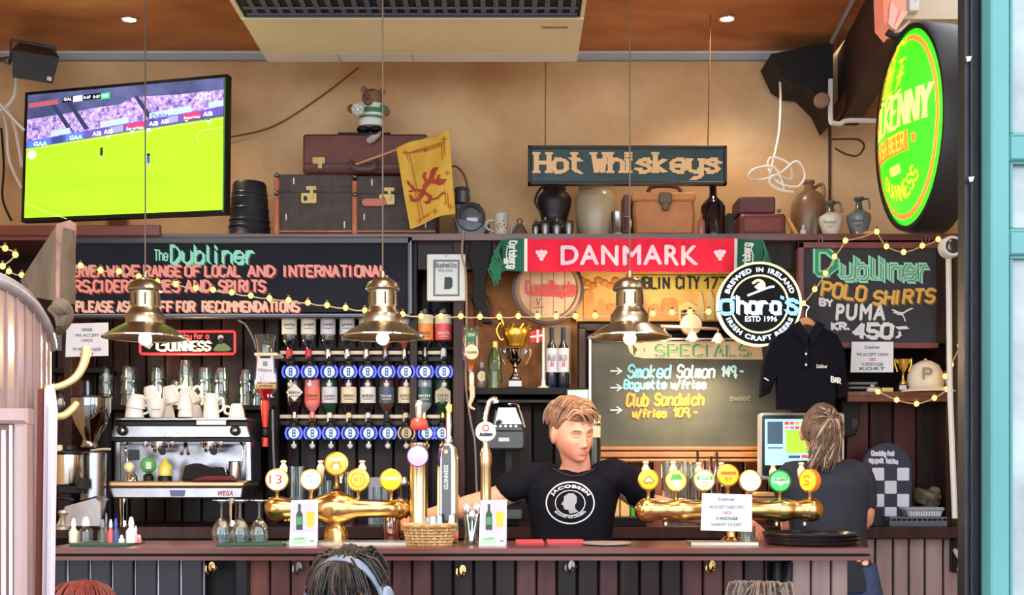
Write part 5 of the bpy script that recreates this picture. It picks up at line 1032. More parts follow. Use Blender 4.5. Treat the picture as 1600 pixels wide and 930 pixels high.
t = thing('picture_frame', 'small green-edged frame beneath the niche shelf end', 'picture', (903,640,5.3)); m = MB().use(M('green_silver_frame', (140,170,166), .3, .3)); m.bx(886,609,920,640,5.33,.02,.003); part(m, 'frame', t); m = MB().use(paper); m.bx(892,616,912,640,5.328,.003); part(m, 'print', t)
m = MB().use(M('bone_hand', (200,150,110), .5), True); m.tb([(797,506,5.6),(800,520,5.6),(792,524,5.6)],.006,6,3)
m = MB().use(M('dark_relief', (150,96,52), .6)); 
for x in (736,760): m.tb([(x-8,510,5.68),(x-8,480,5.68),(x,462,5.68),(x+8,480,5.68),(x+8,510,5.68)],.006,6,4)
part(m, 'arch_relief', BB)
# glasses on left shelf (upturned, stacked)
def tumbler(x, base, w, h, D, label, group='stacked tumblers on the glass shelf', mat=None):
    t = thing('tumbler', label, 'glass', (x,base,D), group)
    m = MB().use(mat or glass, True); m.lat(x,base,D,[(w,0),(w,3),(w*.95,h*.45),(w*.87,h*.95),(w*.8,h),(0,h)],16,closed=False); m.lat(x,base,D,[(w*.93,0),(w*.87,h*.45),(w*.78,h*.86),(0,h*.86)],16,closed=False); part(m, 'glass_body', t)
    m = MB().use(mat or glass, True); m.lat(x,base,D,[(w*1.03,0),(w*1.04,2),(w,4)],16,closed=False); part(m, 'rim', t); return t
zs = zs_g; lv = ['bottom','second','third','top']
def stack(x, D, n, w, h, step, where, z=None, top=None):
    for k in range(n):
        nm = 'bottom' if k == 0 else ('top' if k == n-1 else 'middle'); b = pyz(z if z else zs, D)
        tumbler(x, b-k*step, w, h, D, '%s tumbler of the upturned stack %s' % (nm, where))
stack(166, 5.55, 3, 11, 24, 19, 'right above the coffee bean hopper'); stack(202, 5.55, 3, 13.5, 26, 19, 'second from left on the glass shelf'); stack(247, 5.55, 3, 11.5, 24, 19, 'behind the left cups on coffee machine')
stack(276, 5.6, 2, 13, 24, 19, 'behind the cups, under the left letters of beer sign'); stack(290, 5.5, 3, 12, 27, 22, 'in the middle under the beer sign'); stack(320, 5.55, 3, 12, 24, 19, 'under the beer sign, right of the middle'); stack(346, 5.55, 3, 12, 24, 19, 'under the right end of the beer sign'); stack(384, 5.55, 3, 11, 23, 18, 'left of the big red bottle, far side'); stack(404, 5.6, 2, 11, 23, 18, 'tucked behind the big red bottle')
for x, w in ((84,'first'),(98,'second'),(112,'third')):
    t = thing('wine_glass', '%s dark upturned glass on small shelf near booth hook' % w, 'glass', (x,632,5.5), 'glasses near the hook'); b = pyz(zs,5.5); m = MB().use(glass, True); m.lat(x,b,5.5,[(6,0),(8,10),(6,18),(1.2,22),(1.2,38),(7,41)],14,closed=False); part(m, 'bowl', t)
stack(137, 5.6, 2, 6.5, 24, 20, 'of narrow glasses below the white notice')
# ================= coffee machine =================
D = 5.15
t = thing('espresso_machine', 'chrome two-group espresso machine with cups on top', 'coffee machine', (285,815,5.2))
m = MB().use(blk); m.ply([(172,686),(178,657),(388,657),(394,686),(394,690),(172,690)],D+.02,.35,.006); part(m, 'top_housing', t)
m = MB().use(steel); m.ply([(173,684),(179,665),(386,665),(391,684)],D,.02,.004); cp = part(m, 'control_panel', t)
for x0_, n_ in ((232,5),(274,3),(308,5)):
    for k in range(n_): m = MB().use(M('button_white', (240,240,244), .4)); m.ell(x0_+k*6,676.5,1.8,1.8,D-.004,.005,0,10); part(m, 'button', cp)
for x in (192,368):
    m = MB().use(blk, True); m.lat(x,673,D,[(8,0),(8,5),(6,9),(0,10)],18,T=Ry); k_ = part(m, 'steam_knob', t); m = MB().use(chrome, True); m.lat(x-1,673,D-.025,[(4,0),(3,3),(0,4)],12,T=Ry); part(m, 'knob_cap', k_)
m = MB().use(steel); m.bx(180,653,385,657,D-.01,.36,.003); part(m, 'cup_tray', t)
m = MB().use(steel); m.bx(184,690,390,752,D+.16,.02); m.use(M('dark_steel', (120,120,128), .3, .9)).bx(184,688,390,694,D+.05,.12); part(m, 'back_panel', t)
for x0_, x1_ in ((181,188),(384,392)): m = MB().use(steel); m.ply([(x0_,690),(x1_,690),(x1_+1,752),(x0_-1,752)],D+.02,.2,.003); part(m, 'side_panel', t)
for x in (228,250,270,318,336,346):
    m = MB().use(chrome, True); m.lat(x,698,D+.06,[(4,0),(5,4),(5,9)],14); part(m, 'group_fitting', t)
for x in (250,330):
    m = MB().use(chrome, True); m.lat(x,700,D+.07,[(13,0),(14,4),(14,12),(10,14)],20); g_ = part(m, 'group_head', t); m = MB().use(chrome, True); m.lat(x,707,D+.07,[(10,0),(11,6)],18); m.use(blk, True).tb([(x,703,D+.02),(x+3,704,D-.08),(x+4,706,D-.16)],[.011,.014,.016],10,2); part(m, 'portafilter', g_)
m = MB().use(chrome, True); m.tb([(288,692,D+.05),(289,700,D+.03),(284,708,D+.02)],.004,6,3); m.tb([(291,692,D+.05),(292,700,D+.03),(294,709,D+.02)],.004,6,3); m.use(ink,True).sph(W(284,709,D+.02),.008,8,6); m.sph(W(294,709,D+.02),.008,8,6); part(m, 'hot_water_spout', t)
m = MB().use(chrome, True); m.tb([(376,692,D+.03),(380,700,D),(378,722,D-.01),(374,738,D-.01)],.005,8,4); m.tb([(200,692,D+.03),(196,702,D),(199,722,D-.01)],.005,8,4); part(m, 'steam_wand', t)
m = MB().use(M('brassy_rim', (196,160,120), .3, .8)); m.rr(169,752,382,761,3,D-.06,.3,.006); part(m, 'drip_tray_rim', t)
m = MB().use(steel); m.ply([(170,761),(380,761),(378,779),(176,779)],D-.05,.28,.006); dt = part(m, 'drip_tray', t)
m = MB(); txt(m, 'WEGA', 340, 767, 364, 775, D-.05, rdi, shear=.2, bold=.03); poly(m, [(265,766),(290,766),(288,776),(267,776)], D-.05, M('tray_label_blue', (90,100,140), .5)); part(m, 'maker_marking', dt)
for x in (194,364):
    m = MB().use(chrome, True); k0 = pyz(ZC,5.2); m.lat(x,k0,5.2,[(7,0),(7,6),(6,8),(7,12),(8,k0-779)],14); part(m, 'foot', t)
# things standing on drip tray
def onm(name, label, cat, x, yb, fn, grp='things on the espresso machine tray'):
    t = thing(name, label, cat, (x,yb,D-.02), grp); fn(t); return t
def f1(t): m = MB().use(M('green_soap', (90,180,90), .15, coat=.5), True); m.sph(W(232,727,D),.036,16,10,(1,1,1)); part(m,'ball',t); m = MB().use(blk,True); m.lat(232,752,D,[(8,0),(8,8),(4,12)],14); part(m,'base',t); m = MB(); m.use(silv).bx(228,722,236,733,D-.04,.004); part(m,'label',t)
onm('syrup_ball', 'green round bottle on the espresso machine tray', 'bottle', 232, 752, f1)
def f2(t): m = MB().use(M('yellow_soap', (236,214,90), .2, coat=.5), True); m.lat(258,752,D,[(9,4),(10,10),(10,24),(5,30),(3,34)],16); part(m,'jar',t); m = MB().use(blk,True); m.lat(258,752,D,[(11,0),(11,6),(9,10)],14); part(m,'base',t)
onm('yellow_jar', 'yellow jar beside the green ball on the tray', 'jar', 258, 752, f2)
def f3(t): m = MB().use(M('cream_ball', (236,226,170), .3), True); m.sph(W(202,730,D),.024,14,8); part(m,'ball',t); m = MB().use(chrome,True); m.lat(206,752,D,[(12,0),(10,8),(5,13)],14); part(m,'base',t)
onm('cream_ball', 'cream coloured ball shaped knob on chrome base at left of tray', 'knob', 204, 752, f3)
m = MB().use(M('black_cloth', (16,15,20), .9, bump=.3), False); m.ply([(284,748),(288,728),(302,724),(322,732),(336,730),(350,738),(350,752),(284,752)],D-.06,.12,.01); solo(m, 'bar_towel', 'folded black towel on the espresso machine tray', 'towel')
m = MB().use(M('maroon_cloth', (100,36,44), .9, bump=.3)); m.ply([(300,750),(320,744),(362,744),(368,752),(300,753)],D-.09,.1,.008); solo(m, 'bar_towel', 'maroon towel folded beside the steel milk jug', 'towel')
t = thing('milk_jug', 'steel milk jug at the right end of the espresso machine', 'jug', (368,752,D-.03)); m = MB().use(steel,True); m.lat(367,752,D-.03,[(10,0),(11,4),(10,20),(9,30),(10,31)],20,closed=False); part(m,'body',t); m = MB().use(steel,True); m.tb([(358,724,D-.03),(352,728,D-.03),(354,742,D-.03)],.004,6,3); part(m,'handle',t)
m = MB().use(M('black_tag', (20,18,20), .4)); m.rr(200,703,217,719,2,D+.0,.01,.002); solo(m, 'small_scale', 'small black square timer stuck on the espresso machine', 'timer')
# cups
def cupo(x, base, w, h, D, label, flip=True, tilt=0, handle=1, mat=None):
    t = thing('coffee_cup', label, 'cup', (x,base,D), 'white cups on the espresso machine'); cm_ = mat or M('china_white', (236,234,232), .25, coat=.4)
    T = Matrix.Rotation(tilt, 3, 'Y')
    pr = [(w,0),(w*.98,3),(w*.88,h*.5),(w*.66,h*.92),(w*.55,h),(0,h)] if flip else [(w*.55,0),(w*.66,h*.08),(w*.88,h*.5),(w,h),(w*.94,h),(w*.8,h*.5),(w*.5,h*.12),(0,h*.12)]
    m = MB().use(cm_, True); m.lat(x,base,D,pr,22,T=T,closed=False); part(m, 'cup_body', t)
    if handle:
        k = D/F; o = W(x,base,D); m = MB().use(cm_, True); ps = [Vector((handle*w*.8,0,h*.75)),Vector((handle*w*1.35,0,h*.8)),Vector((handle*w*1.45,0,h*.4)),Vector((handle*w*.95,0,h*.25))]
        m.tube(cat([o+T@(p*k) for p in ps], 4), .006, 8); part(m, 'handle', t)
    return t
cy = 653
cupo(210,cy,15,24,D+.05,'lower left cup of the row on the espresso machine',handle=1); cupo(212,cy-15,15,22,D+.05,'cup stacked at the left end of the espresso machine row',tilt=.12)
cupo(244,cy,15,30,D+.03,'upright white cup with blue print, second in front row',flip=False,handle=0)
cupo(290,cy-1,12,20,D+.02,'lower cup of the short central stack',handle=0); cupo(289,cy-13,12,24,D+.02,'upper cup of the short central stack',handle=0)
cupo(330,cy,13,38,D+.03,'tall white mug upturned right of the centre on espresso machine',handle=1); cupo(370,cy,13,22,D+.05,'small upturned cup at the right end, handle to the left',handle=-1)
cupo(240,cy-24,13,26,D+.2,'back row cup tilted left above the printed cup',tilt=-.3,handle=0); cupo(270,cy-22,14,28,D+.2,'back row cup tilted at the middle',tilt=-.25); cupo(302,cy-20,15,28,D+.22,'back row large cup tilted over the centre',tilt=-.5); cupo(260,cy,13,22,D+.2,'back row cup standing behind printed cup',handle=0); cupo(305,cy,12,20,D+.2,'back row cup standing between central stack and mug',handle=0)
m = MB(); txt(m, 'Lavazza', 237, 638, 251, 641, D-.01, M('cup_blue', (70,110,190), .5)); solo(m, 'cup_print', 'blue print on the front of the upright white cup', 'print')
m = MB().use(paper); m.bx(307,657,353,664,D-.012,.004); solo(m, 'paper_strip', 'white paper strip stuck on the espresso machine top', 'paper')
# ---- grinder ----
t = thing('coffee_grinder', 'steel coffee grinder with brown bean hopper left of espresso machine', 'grinder', (140,815,5.05)); D = 5.05; kc_ = pyz(ZC,5.05)
m = MB().use(glassmat('smoky_hopper', (150,120,90), .25), True); m.lat(142,692,D,[(10,0),(14,10),(26,32),(31,50),(31,70)],26,closed=False); part(m, 'hopper', t)
m = MB().use(M('coffee_beans', (70,40,26), .5, col2=(150,100,60), vs=60, bump=.6, bs=60), True); m.lat(142,692,D,[(9,1),(13,10),(24,31),(26,38),(0,40)],24); part(m, 'beans', t, kind='stuff')
m = MB().use(blk, True); m.lat(142,623,D,[(32,0),(32,3),(0,4)],26); part(m, 'lid', t)
m = MB().use(steel, True); m.lat(140,700,D,[(12,0),(14,2),(11,8),(11,12)],20); part(m, 'collar', t)
m = MB().use(steel, True); m.lat(146,kc_,D,[(20,0),(22,6),(19,60),(20,kc_-708),(18,kc_-706)],26); part(m, 'motor_housing', t)
m = MB().use(M('doser_steel', (226,222,216), .18, 1), True); m.lat(108,757,D-.12,[(19,0),(20,3),(20,46),(18,48),(0,48)],24); part(m, 'doser', t); m = MB().use(blk,True); m.lat(108,709,D-.12,[(22,0),(22,3),(10,6),(10,12),(0,12)],22); m.bx(118,748,134,765,D-.14,.04,.004); m.bx(90,757,126,772,D-.1,.06,.006); part(m, 'doser_lid', t)
m = MB().use(M('lever_cream', (220,200,170), .4), True); m.tb([(142,704,D),(160,702,D-.02),(172,702,D-.04)],.005,8,2); m.lat(93,706,D-.14,[(5,0),(5,10),(0,11)],12); part(m, 'lever', t)
m = MB().use(steel); m.ply([(100,790),(150,775),(158,782),(160,kc_),(84,kc_)],D-.1,.1,.01); m.use(blk,True).tb([(80,778,D-.12),(96,778,D-.13),(116,782,D-.12)],.008,8,2); part(m, 'fork', t)
t = thing('tamper', 'steel tamper standing below the grinder doser', 'tamper', (99,812,4.9)); m = MB().use(M('worn_tamper', (190,176,160), .4, .6), True); m.lat(99,pyz(ZC,4.95),4.95,[(11,0),(11,4),(4,8),(3.5,20),(8,26),(7,30),(0,31)],20); part(m, 'handle', t)
# ================= things on the bar =================
def by(D): return pyz(ZB, D)
# mats, boards
m = MB().use(M('green_bar_mat', (36,70,60), .8, bump=.2)); z = ZB
for a, b in ((112,196),(344,440)): pass
def flat(name, label, cat, x0, x1, D0, D1, h, mat, group=None, px=True):
    m = MB().use(mat); xa_ = (x0-CX)/F*D0; xb_ = (x1-CX)/F*D0; m.box((xa_,D0,ZB),(xb_,D1,ZB+h)); return solo(m, name, label, cat, group)
gm = MATS['green_bar_mat']
flat('bar_mat','green rubber bar mat beneath the small bottles','mat',108,198,4.0,4.2,.008,gm,'bar mats'); flat('bar_mat','green rubber bar mat beneath the upturned wine glasses','mat',338,440,4.0,4.2,.008,gm,'bar mats')
flat('bar_mat','long red bar mat in front of the barman, left piece','mat',806,850,4.1,4.3,.008,M('red_mat', (176,60,76), .8),'red mats'); flat('bar_mat','long red bar mat in front of the barman, right piece','mat',856,915,4.1,4.3,.008,M('red_mat'),'red mats')
flat('drip_tray','steel drip tray under the left brass tap font','tray',440,640,4.08,4.22,.01,M('tray_steel', (196,190,176), .3, .9)); flat('drip_tray','steel drip tray under the right brass tap font','tray',1080,1185,4.08,4.2,.01,M('tray_steel'))
m = MB().use(M('plate_grey', (150,140,140), .3)); m.lat(948,by(4.1),4.1,[(30,0),(38,2),(38,4),(0,3)],32); solo(m, 'round_tray', 'flat grey oval tray lying on the bar right of the red mats', 'tray')
t = thing('serving_trays', 'stack of black round trays at the right end of the bar', 'tray', (1267,by(4.12),4.12)); 
for k in range(3): m = MB().use(M('tray_black', (20,22,30), .25, coat=.3), True); m.lat(1269-k*2,by(4.14)-k*5.5,4.14,[(64,0),(71,2),(74,7),(72,7.5),(67,3),(0,3)],44,sx=1); part(m, 'tray', t)
# menu cards
def menu(x0,x1,label):
    t = thing('menu_card', label, 'menu', ((x0+x1)/2,by(4.02),4.02), 'menu cards on the bar'); D = 4.04; b = by(D)
    m = MB().use(paper); m.ply([(x0,782),(x1,781),(x1-2,b),(x0-3,b)],D,.003); m.add([W(x0,782,D),W(x1,781,D),W(x1,b,D+.06),W(x0,b,D+.06)],[[0,1,2,3]],False); part(m, 'card', t)
    m = MB(); poly(m, [(x0+3,786),(x1-5,785),(x1-6,832),(x0+2,833)], D, M('card_photo_grey', (196,190,208), .6), .001); poly(m, [(x0+2,b-14),(x0+24,b-15),(x0+24,b-4),(x0+1,b-3)], D, M('card_mint', (176,226,180), .6), .001)
    part(m, 'printed_panel', t)
    m = MB(); c = x0+13; poly(m, [(c-2,788),(c+2,788),(c+2,798),(c+5,804),(c+5,828),(c-5,828),(c-5,804),(c-2,798)], D, M('card_bottle_green', (44,70,50), .5), .002); poly(m, [(c-4,808),(c+4,808),(c+4,820),(c-4,820)], D, green, .003); poly(m, [(c+10,800),(c+24,800),(c+22,820),(c+19,824),(c+15,824),(c+12,820)], D, M('card_beer_yellow', (240,190,60), .5), .002); poly(m, [(c+16,824),(c+18,824),(c+20,830),(c+14,830)], D, M('card_glass_foot', (200,200,200), .5), .002)
    line(m, [(x0+30,b-8),(x0+36,b-8)], 1.4, D, ink); line(m, [(x0+5,b-11),(x0+20,b-12)], 1, D, green); part(m, 'bottle_and_beer_print', t)
menu(455,497,'white menu card with bottle print under the left brass tap font'); menu(751,792,'white menu card with bottle print beside the slim brass tap')
# notice on right taps
notice(1096,771,1175,829,4.12,'white notice about card payments hung on the right tap font',[('Dubliner',.16,26,gri),('WE ACCEPT CARDS ONLY',.37,56,gri),('CARDS',.52,14,rdi),('VI MODTAGER',.68,34,ink),('DANKORT OG KORT',.84,48,gri)],-2)
notice(1330,534,1396,582,5.34,'white notice taped under the polo shirt chalkboard',[('Dubliner',.18,24,gri),('WE ACCEPT CARDS',.42,50,gri),('CARDS',.58,10,rdi),('VI MODTAGER',.74,34,gri),('KORT',.88,40,gri)])
# tap fonts
badge_n = [0]
def badge(t, x, y, r, D, face, col2, word, arcs=None, side=0, stemlen=18, rim=gold):
    R = Ry if not side else Matrix.Rotation(side,3,'Z')@Ry
    m = MB().use(brass, True); m.lat(x,y+r+stemlen,D,[(5,0),(6,3),(3,6),(3,stemlen-4),(5,stemlen),(5,stemlen+3)],14); tp_ = part(m, 'tap_neck', t)
    m = MB().use(rim, True); m.lat(x,y,D,[(r*.9,-6),(r+1,-5),(r+1,4),(r-1,5),(r-1.5,4)],28,T=R,closed=True); lens = part(m, 'badge_rim', t)
    m = MB().use(face, True); m.lat(x,y,D,[(r-1.2,4.5),(r*.7,6),(0,6.6)],28,T=R,closed=False); f_ = part(m, 'lit_badge', t)
    def bm(u, v, o):
        k = D/F; return W(x,y,D)+R@Vector((u*k, v*k, 0)) + R@Vector((0,0,1))*((6.8*k)+o)
    return f_, bm
def em2(n, c, s=1.0): return M(n, c, .35, emit=s, ecol=c)
def handle(t, x, y0, y1, D):
    m = MB().use(M('ivory_handle', (236,214,184), .35, coat=.3), True); h = y1-y0; m.lat(x,y1,D,[(4,0),(6,h*.3),(6.5,h*.55),(4,h*.72),(3,h*.8),(5,h*.88),(4,h*.97),(0,h)],16); part(m, 'ivory_lever', t)
    m = MB().use(chrome, True); m.lat(x+1,y1+10,D,[(3,0),(3,11)],10); part(m, 'lever_stem', t)
Tz = Matrix.Rotation(-math.pi/2, 3, 'X')   # lathe z -> y
RX = Matrix.Rotation(math.pi/2, 3, 'Y')    # lathe axis z -> +x
D = 4.22
t = thing('beer_font', 'T-shaped brass beer font with five lit round badges, left', 'beer tap', (525,by(D),D), 'brass beer fonts')
m = MB().use(brass, True); m.lat(414,795,D,[(8,0),(18,8),(20,20),(17,34),(14,50),(15,74),(22,88),(27,104),(27,116),(22,132),(15,146),(14,176),(13,196),(16,206),(19,210),(17,214),(14,218),(16,221),(8,228),(0,229)],32,T=RX); part(m, 'barrel', t, 'polished brass crossbar')
m = MB().use(brass, True); m.lat(525,785,D,[(20,0),(18,10),(10,16),(7,18)],28); m.lat(525,by(D),D,[(19,0),(20,6),(19,18),(12,30),(9,34),(12,36),(13,42)],28); part(m, 'column', t)
for x in (446,616,452,606): m = MB().use(brass, True); m.lat(x,812,D,[(0,-4),(3,-2),(3,3)],10); part(m, 'screw', t)
e1 = em2('badge_ivory', (250,240,200), .75); e2 = em2('badge_white', (236,240,246), .8); e3 = em2('badge_orange', (248,150,60), .85); e4 = em2('badge_amber', (252,180,60), .9); e5 = em2('badge_yellow', (255,206,30), .95); e6 = em2('badge_lime', (206,240,110), .9); e7 = em2('badge_mint', (210,244,170), .9); e8 = em2('badge_orange2', (255,160,30), .95); e9 = em2('badge_green', (60,190,90), .8); e10 = em2('badge_gold', (250,190,40), .95); e11 = em2('badge_purple', (230,150,230), .8)
redp = M('badge_red_print', (214,60,40), .5); whp = em2('badge_white_print', (255,255,250), .9); blp = M('badge_blue_print', (130,150,200), .5); orp = M('badge_brown_print', (200,110,40), .5); gp = M('badge_green_print', (90,170,80), .5)
for x, d in ((443,.05),(501,.05),(532,.05),(566,.05)): handle(t, x, 719, 745, D+d)
f_, bm = badge(t,433,750,17,D,e1,None,''); m = MB(); txt(m,'13',-11,-6,9,8,0,redp,bold=.01,mp=bm,off=.0); part(m,'badge_print',f_)
f_, bm = badge(t,486,750,16,D,e2,None,''); m = MB(); P_ = [(12*math.cos(k*.2618),12*math.sin(k*.2618)) for k in range(25)]; line(m,P_,1.2,0,blp,.0,bm); line(m,[(-3,-5),(3,-3),(0,2),(-4,6),(4,7)],1.6,0,blp,.0,bm); part(m,'badge_print',f_)
f_, bm = badge(t,526,725,17.5,D,e3,None,'',stemlen=22); m = MB(); disc(m,0,-5,4,0,whp,.0,bm); line(m,[(-8,-6),(-5,2),(5,2),(8,-6)],1.6,0,orp,.0,bm); txt(m,'BREWERS',-11,5,11,9,0,whp,bold=.02,mp=bm,off=.0); part(m,'badge_print',f_)
f_, bm = badge(t,560,750,17,D,e4,None,''); m = MB(); line(m,[(11*math.cos(k*.2618),11*math.sin(k*.2618)) for k in range(25)],1.4,0,orp,.0,bm); txt(m,'ALE',-7,-3,7,4,0,orp,bold=.02,mp=bm,off=.0); part(m,'badge_print',f_)
f_, bm = badge(t,611,750,16.5,D,e5,None,'',stemlen=20); m = MB(); poly(m,[(-14,4),(14,4),(13,1),(-13,1)],0,whp,.0,bm); poly(m,[(-13,5),(13,5),(9,12),(-9,12)],0,M('badge_lemon_green', (190,200,40), .5),.0,bm); part(m,'badge_print',f_)
D = 4.22
t = thing('beer_font', 'long brass beer font with seven lit round badges, right', 'beer tap', (1145,by(D),D), 'brass beer fonts')
m = MB().use(brass, True); m.lat(991,797,D,[(0,0),(9,2),(17,10),(19,20),(17,34),(14,50),(16,62),(19,72),(16,86),(15,110),(18,126),(20,146),(18,160),(14,180),(15,208),(18,222),(19,232),(16,246),(14,256),(17,266),(19,276),(18,284),(12,292),(0,296)],30,T=RX); part(m, 'barrel', t, 'polished brass crossbar')
m = MB().use(brass, True); m.lat(1143,by(D),D,[(16,0),(17,4),(11,10),(10,34),(14,44)],24); part(m, 'column', t)
for x in (1213,1257,1040): m = MB().use(chrome, True); m.lat(x,819,D,[(0,-4),(3,-2),(3,3)],10); part(m, 'screw', t)
for x, d, y0 in ((1009,.05,720),(1052,.05,720),(1092,.05,722),(1208,.06,724),(1252,.06,722),(1127,.06,722)): handle(t, x, y0, y0+28, D+d)
f_, bm = badge(t,1013,750,15.5,D,e8,None,''); m = MB(); line(m,[(-8,-2),(-4,-6),(0,-3),(4,-6),(8,-2),(0,6),(-8,-2)],2,0,orp,.0,bm); poly(m,[(-6,-2),(6,-2),(0,4)],0,whp,.001,bm); part(m,'badge_print',f_)
f_, bm = badge(t,1056,752,16,D,e6,None,''); m = MB(); disc(m,0,-4,6,0,e7,.0,bm); poly(m,[(-10,2),(10,2),(6,11),(-6,11)],0,gp,.0,bm); part(m,'badge_print',f_)
f_, bm = badge(t,1100,751,16,D,e7,None,''); m = MB(); disc(m,0,-5,5,0,e6,.0,bm); poly(m,[(-13,1),(13,1),(12,7),(-12,7)],0,gp,.0,bm); txt(m,'PALE',-8,2,8,6,0,whp,mp=bm,off=.001); part(m,'badge_print',f_)
f_, bm = badge(t,1137,743,16.5,D,e8,None,'',stemlen=22); m = MB(); poly(m,[(-12,1),(12,1),(12,6),(-12,6)],0,orp,.0,bm); txt(m,'IPA',-6,-8,6,-2,0,orp,bold=.02,mp=bm,off=.0); part(m,'badge_print',f_)
f_, bm = badge(t,1172,752,16.5,D,e2,None,''); m = MB(); txt(m,'1664',-9,-3,9,4,0,M('badge_gold_print', (214,190,120), .4),mp=bm,off=.0); txt(m,'BLANC',-6,7,6,10,0,blp,mp=bm,off=.0); part(m,'badge_print',f_)
f_, bm = badge(t,1218,752,16.5,D,e9,None,'',rim=M('rim_green', (40,110,60), .4)); m = MB(); poly(m,[(-13,-2),(-4,-4),(0,-8),(4,-4),(13,-2),(12,5),(-12,5)],0,whp,.0,bm); txt(m,'Carlsberg',-11,-1,11,4,0,gp,'stroke',nib=1.6,mn=.8,mp=bm,off=.001,curve=True); part(m,'badge_print',f_)
f_, bm = badge(t,1265,751,17,D,e10,None,'',side=-.95,rim=M('rim_amber', (196,110,20), .4, emit=.3)); m = MB(); line(m,[(-5,-6),(3,-7),(4,-2),(-3,0)],2.2,0,orp,.0,bm); line(m,[(-6,5),(0,8),(6,5)],2.2,0,orp,.0,bm); part(m,'badge_print',f_)
# single columns
D = 4.2; b = by(D)
t = thing('beer_column', 'tall brass beer column with red top and lit purple badge', 'beer tap', (653,b,D))
m = MB().use(M('satin_brass', (222,196,150), .2, 1), True); m.lat(654,b,D,[(17,0),(17,4),(14,8),(14,150),(15,152),(15,156),(0,158)],26); part(m, 'column', t)
m = MB().use(M('dark_red_dome', (190,60,50), .3), True); m.lat(655,672,D,[(12,0),(14,5),(13,13),(9,18),(0,20)],22); m.use(chrome, True).lat(655,654,D,[(5,0),(6,4),(6,24),(5,28)],16); m.use(M('dark_red_dome'),True).lat(655,632,D,[(5,0),(5,4),(0,7)],16); part(m, 'tap_handle', t, 'red and silver handle')
m = MB().use(M('rim_purple', (120,50,130), .4), True); m.lat(653,713,D-.03,[(16,-4),(17,0),(17,4),(15,5)],28,T=Ry); part(m, 'badge_rim', t); m = MB().use(e11, True); m.lat(653,713,D-.045,[(15.5,3),(9,5),(0,6)],28,T=Ry,closed=False); f_ = part(m, 'lit_badge', t); m = MB(); txt(m,'SOMERSBY',641,709,665,714,D-.062,whp,off=.0); part(m,'badge_print',f_)
t = thing('beer_column', 'tall chrome stout column with black face and vertical lettering', 'beer tap', (698,b,4.14)); D = 4.16; b = by(D)
m = MB().use(chrome); m.ply([(683,b),(683,720),(686,700),(694,691),(706,691),(713,700),(716,720),(716,b)],D,.09,.012); part(m, 'column', t)
m = MB().use(M('gloss_black', (14,14,18), .15, coat=.8)); m.ply([(690,838),(690,704),(693,696),(702,696),(705,704),(705,838)],D-.012,.02,.002); f_ = part(m, 'black_face', t)
m = MB(); rot = lambda x, y, o: W(697+y, 765-x, D-.012)+Vector((0,-o,0)); txt(m,'GUINNESS',0,-3.4,38,3.4,0,pl,bold=.02,mp=rot,off=.002); disc(m,697,706,3,D-.012,gold,.003); part(m,'lettering',f_)
m = MB().use(chrome, True); m.lat(701,692,D+.04,[(6,0),(7,3),(5,8),(4,14),(5,26),(4,52),(5,58),(0,62)],16); m.use(M('harp_gold', (226,176,90), .3, .8)); m.ply([(696,637),(700,628),(706,632),(706,644),(699,648)],D+.03,.02,.003); part(m, 'tap_handle', t)
D = 4.2; b = by(D)
t = thing('beer_column', 'slim brass beer column with round white badge and curved spout', 'beer tap', (758,b,4.2))
m = MB().use(M('satin_brass'), True); m.lat(759,b,D,[(12,0),(12,4),(8,8),(8.5,60),(8.5,118),(10,124),(9,140),(5,150),(5,156)],22); part(m, 'column', t)
m = MB().use(chrome, True); m.tb([(758,700,D),(758,664,D),(760,644,D),(765,628,D),(772,624,D),(775,630,D)],[.010,.009,.009,.010,.012,.012],10,4); part(m, 'spout', t)
m = MB().use(offw, True); m.lat(759,675,D-.03,[(14,-3),(16,0),(16,4),(14,6),(0,6.5)],28,T=Ry); f_ = part(m, 'badge', t); m = MB(); DD = D-.03-7*D/F; disc(m,759,669,5.5,DD,M('badge_red_print'),.0); disc(m,759,669,3.4,DD,offw,.001); txt(m,'Jacobsen',749,676,769,681,DD,ink,'stroke',nib=1.2,mn=.7,curve=True,off=.0); part(m,'badge_print',f_)
# basket
t = thing('wicker_basket', 'small wicker basket in front of the beer columns', 'basket', (671,by(4.05),4.05)); D = 4.05; b = by(D)
wk = M('wicker', (206,166,110), .6, col2=(160,118,70), vs=30, bump=.3)
m = MB().use(M('wicker_dark', (120,86,54), .8), True); m.lat(671,b,D,[(33,0),(40,31)],28,sy=.55,closed=False); m.lat(671,b,D,[(33,0),(0,.5)],28,sy=.55,closed=False); part(m, 'lining', t)
for r in range(7):
    m = MB().use(wk, True); h = 2+r*4.6; rad = (33+7*h/31)*D/F; o = W(671,b,D); ps = []
    for k in range(72): a = 2*math.pi*k/72; q = rad+.004*math.sin(k*math.pi/2+(r%2)*math.pi)*1.0; ps.append(o+Vector((q*math.cos(a), q*.55*math.sin(a), h*D/F)))
    m.tube(ps,.0042,5,True); part(m, 'woven_strand', t)
m = MB().use(wk, True)
for k in range(24):
    a = 2*math.pi*k/24; c, s_ = math.cos(a), math.sin(a)*.55; o = W(671,b,D); r0 = 33*D/F; r1 = 41*D/F; m.tube([o+Vector((r0*c,r0*s_,0)), o+Vector((r1*c,r1*s_,31*D/F))],.0035,5)
part(m, 'uprights', t, kind='stuff')
m = MB().use(wk, True); o = W(671,b-32,D); m.tube([o+Vector((41*D/F*math.cos(k*.1745), 41*D/F*.55*math.sin(k*.1745), .002*math.sin(k*2))) for k in range(36)],.007,6,True); part(m, 'rim', t)
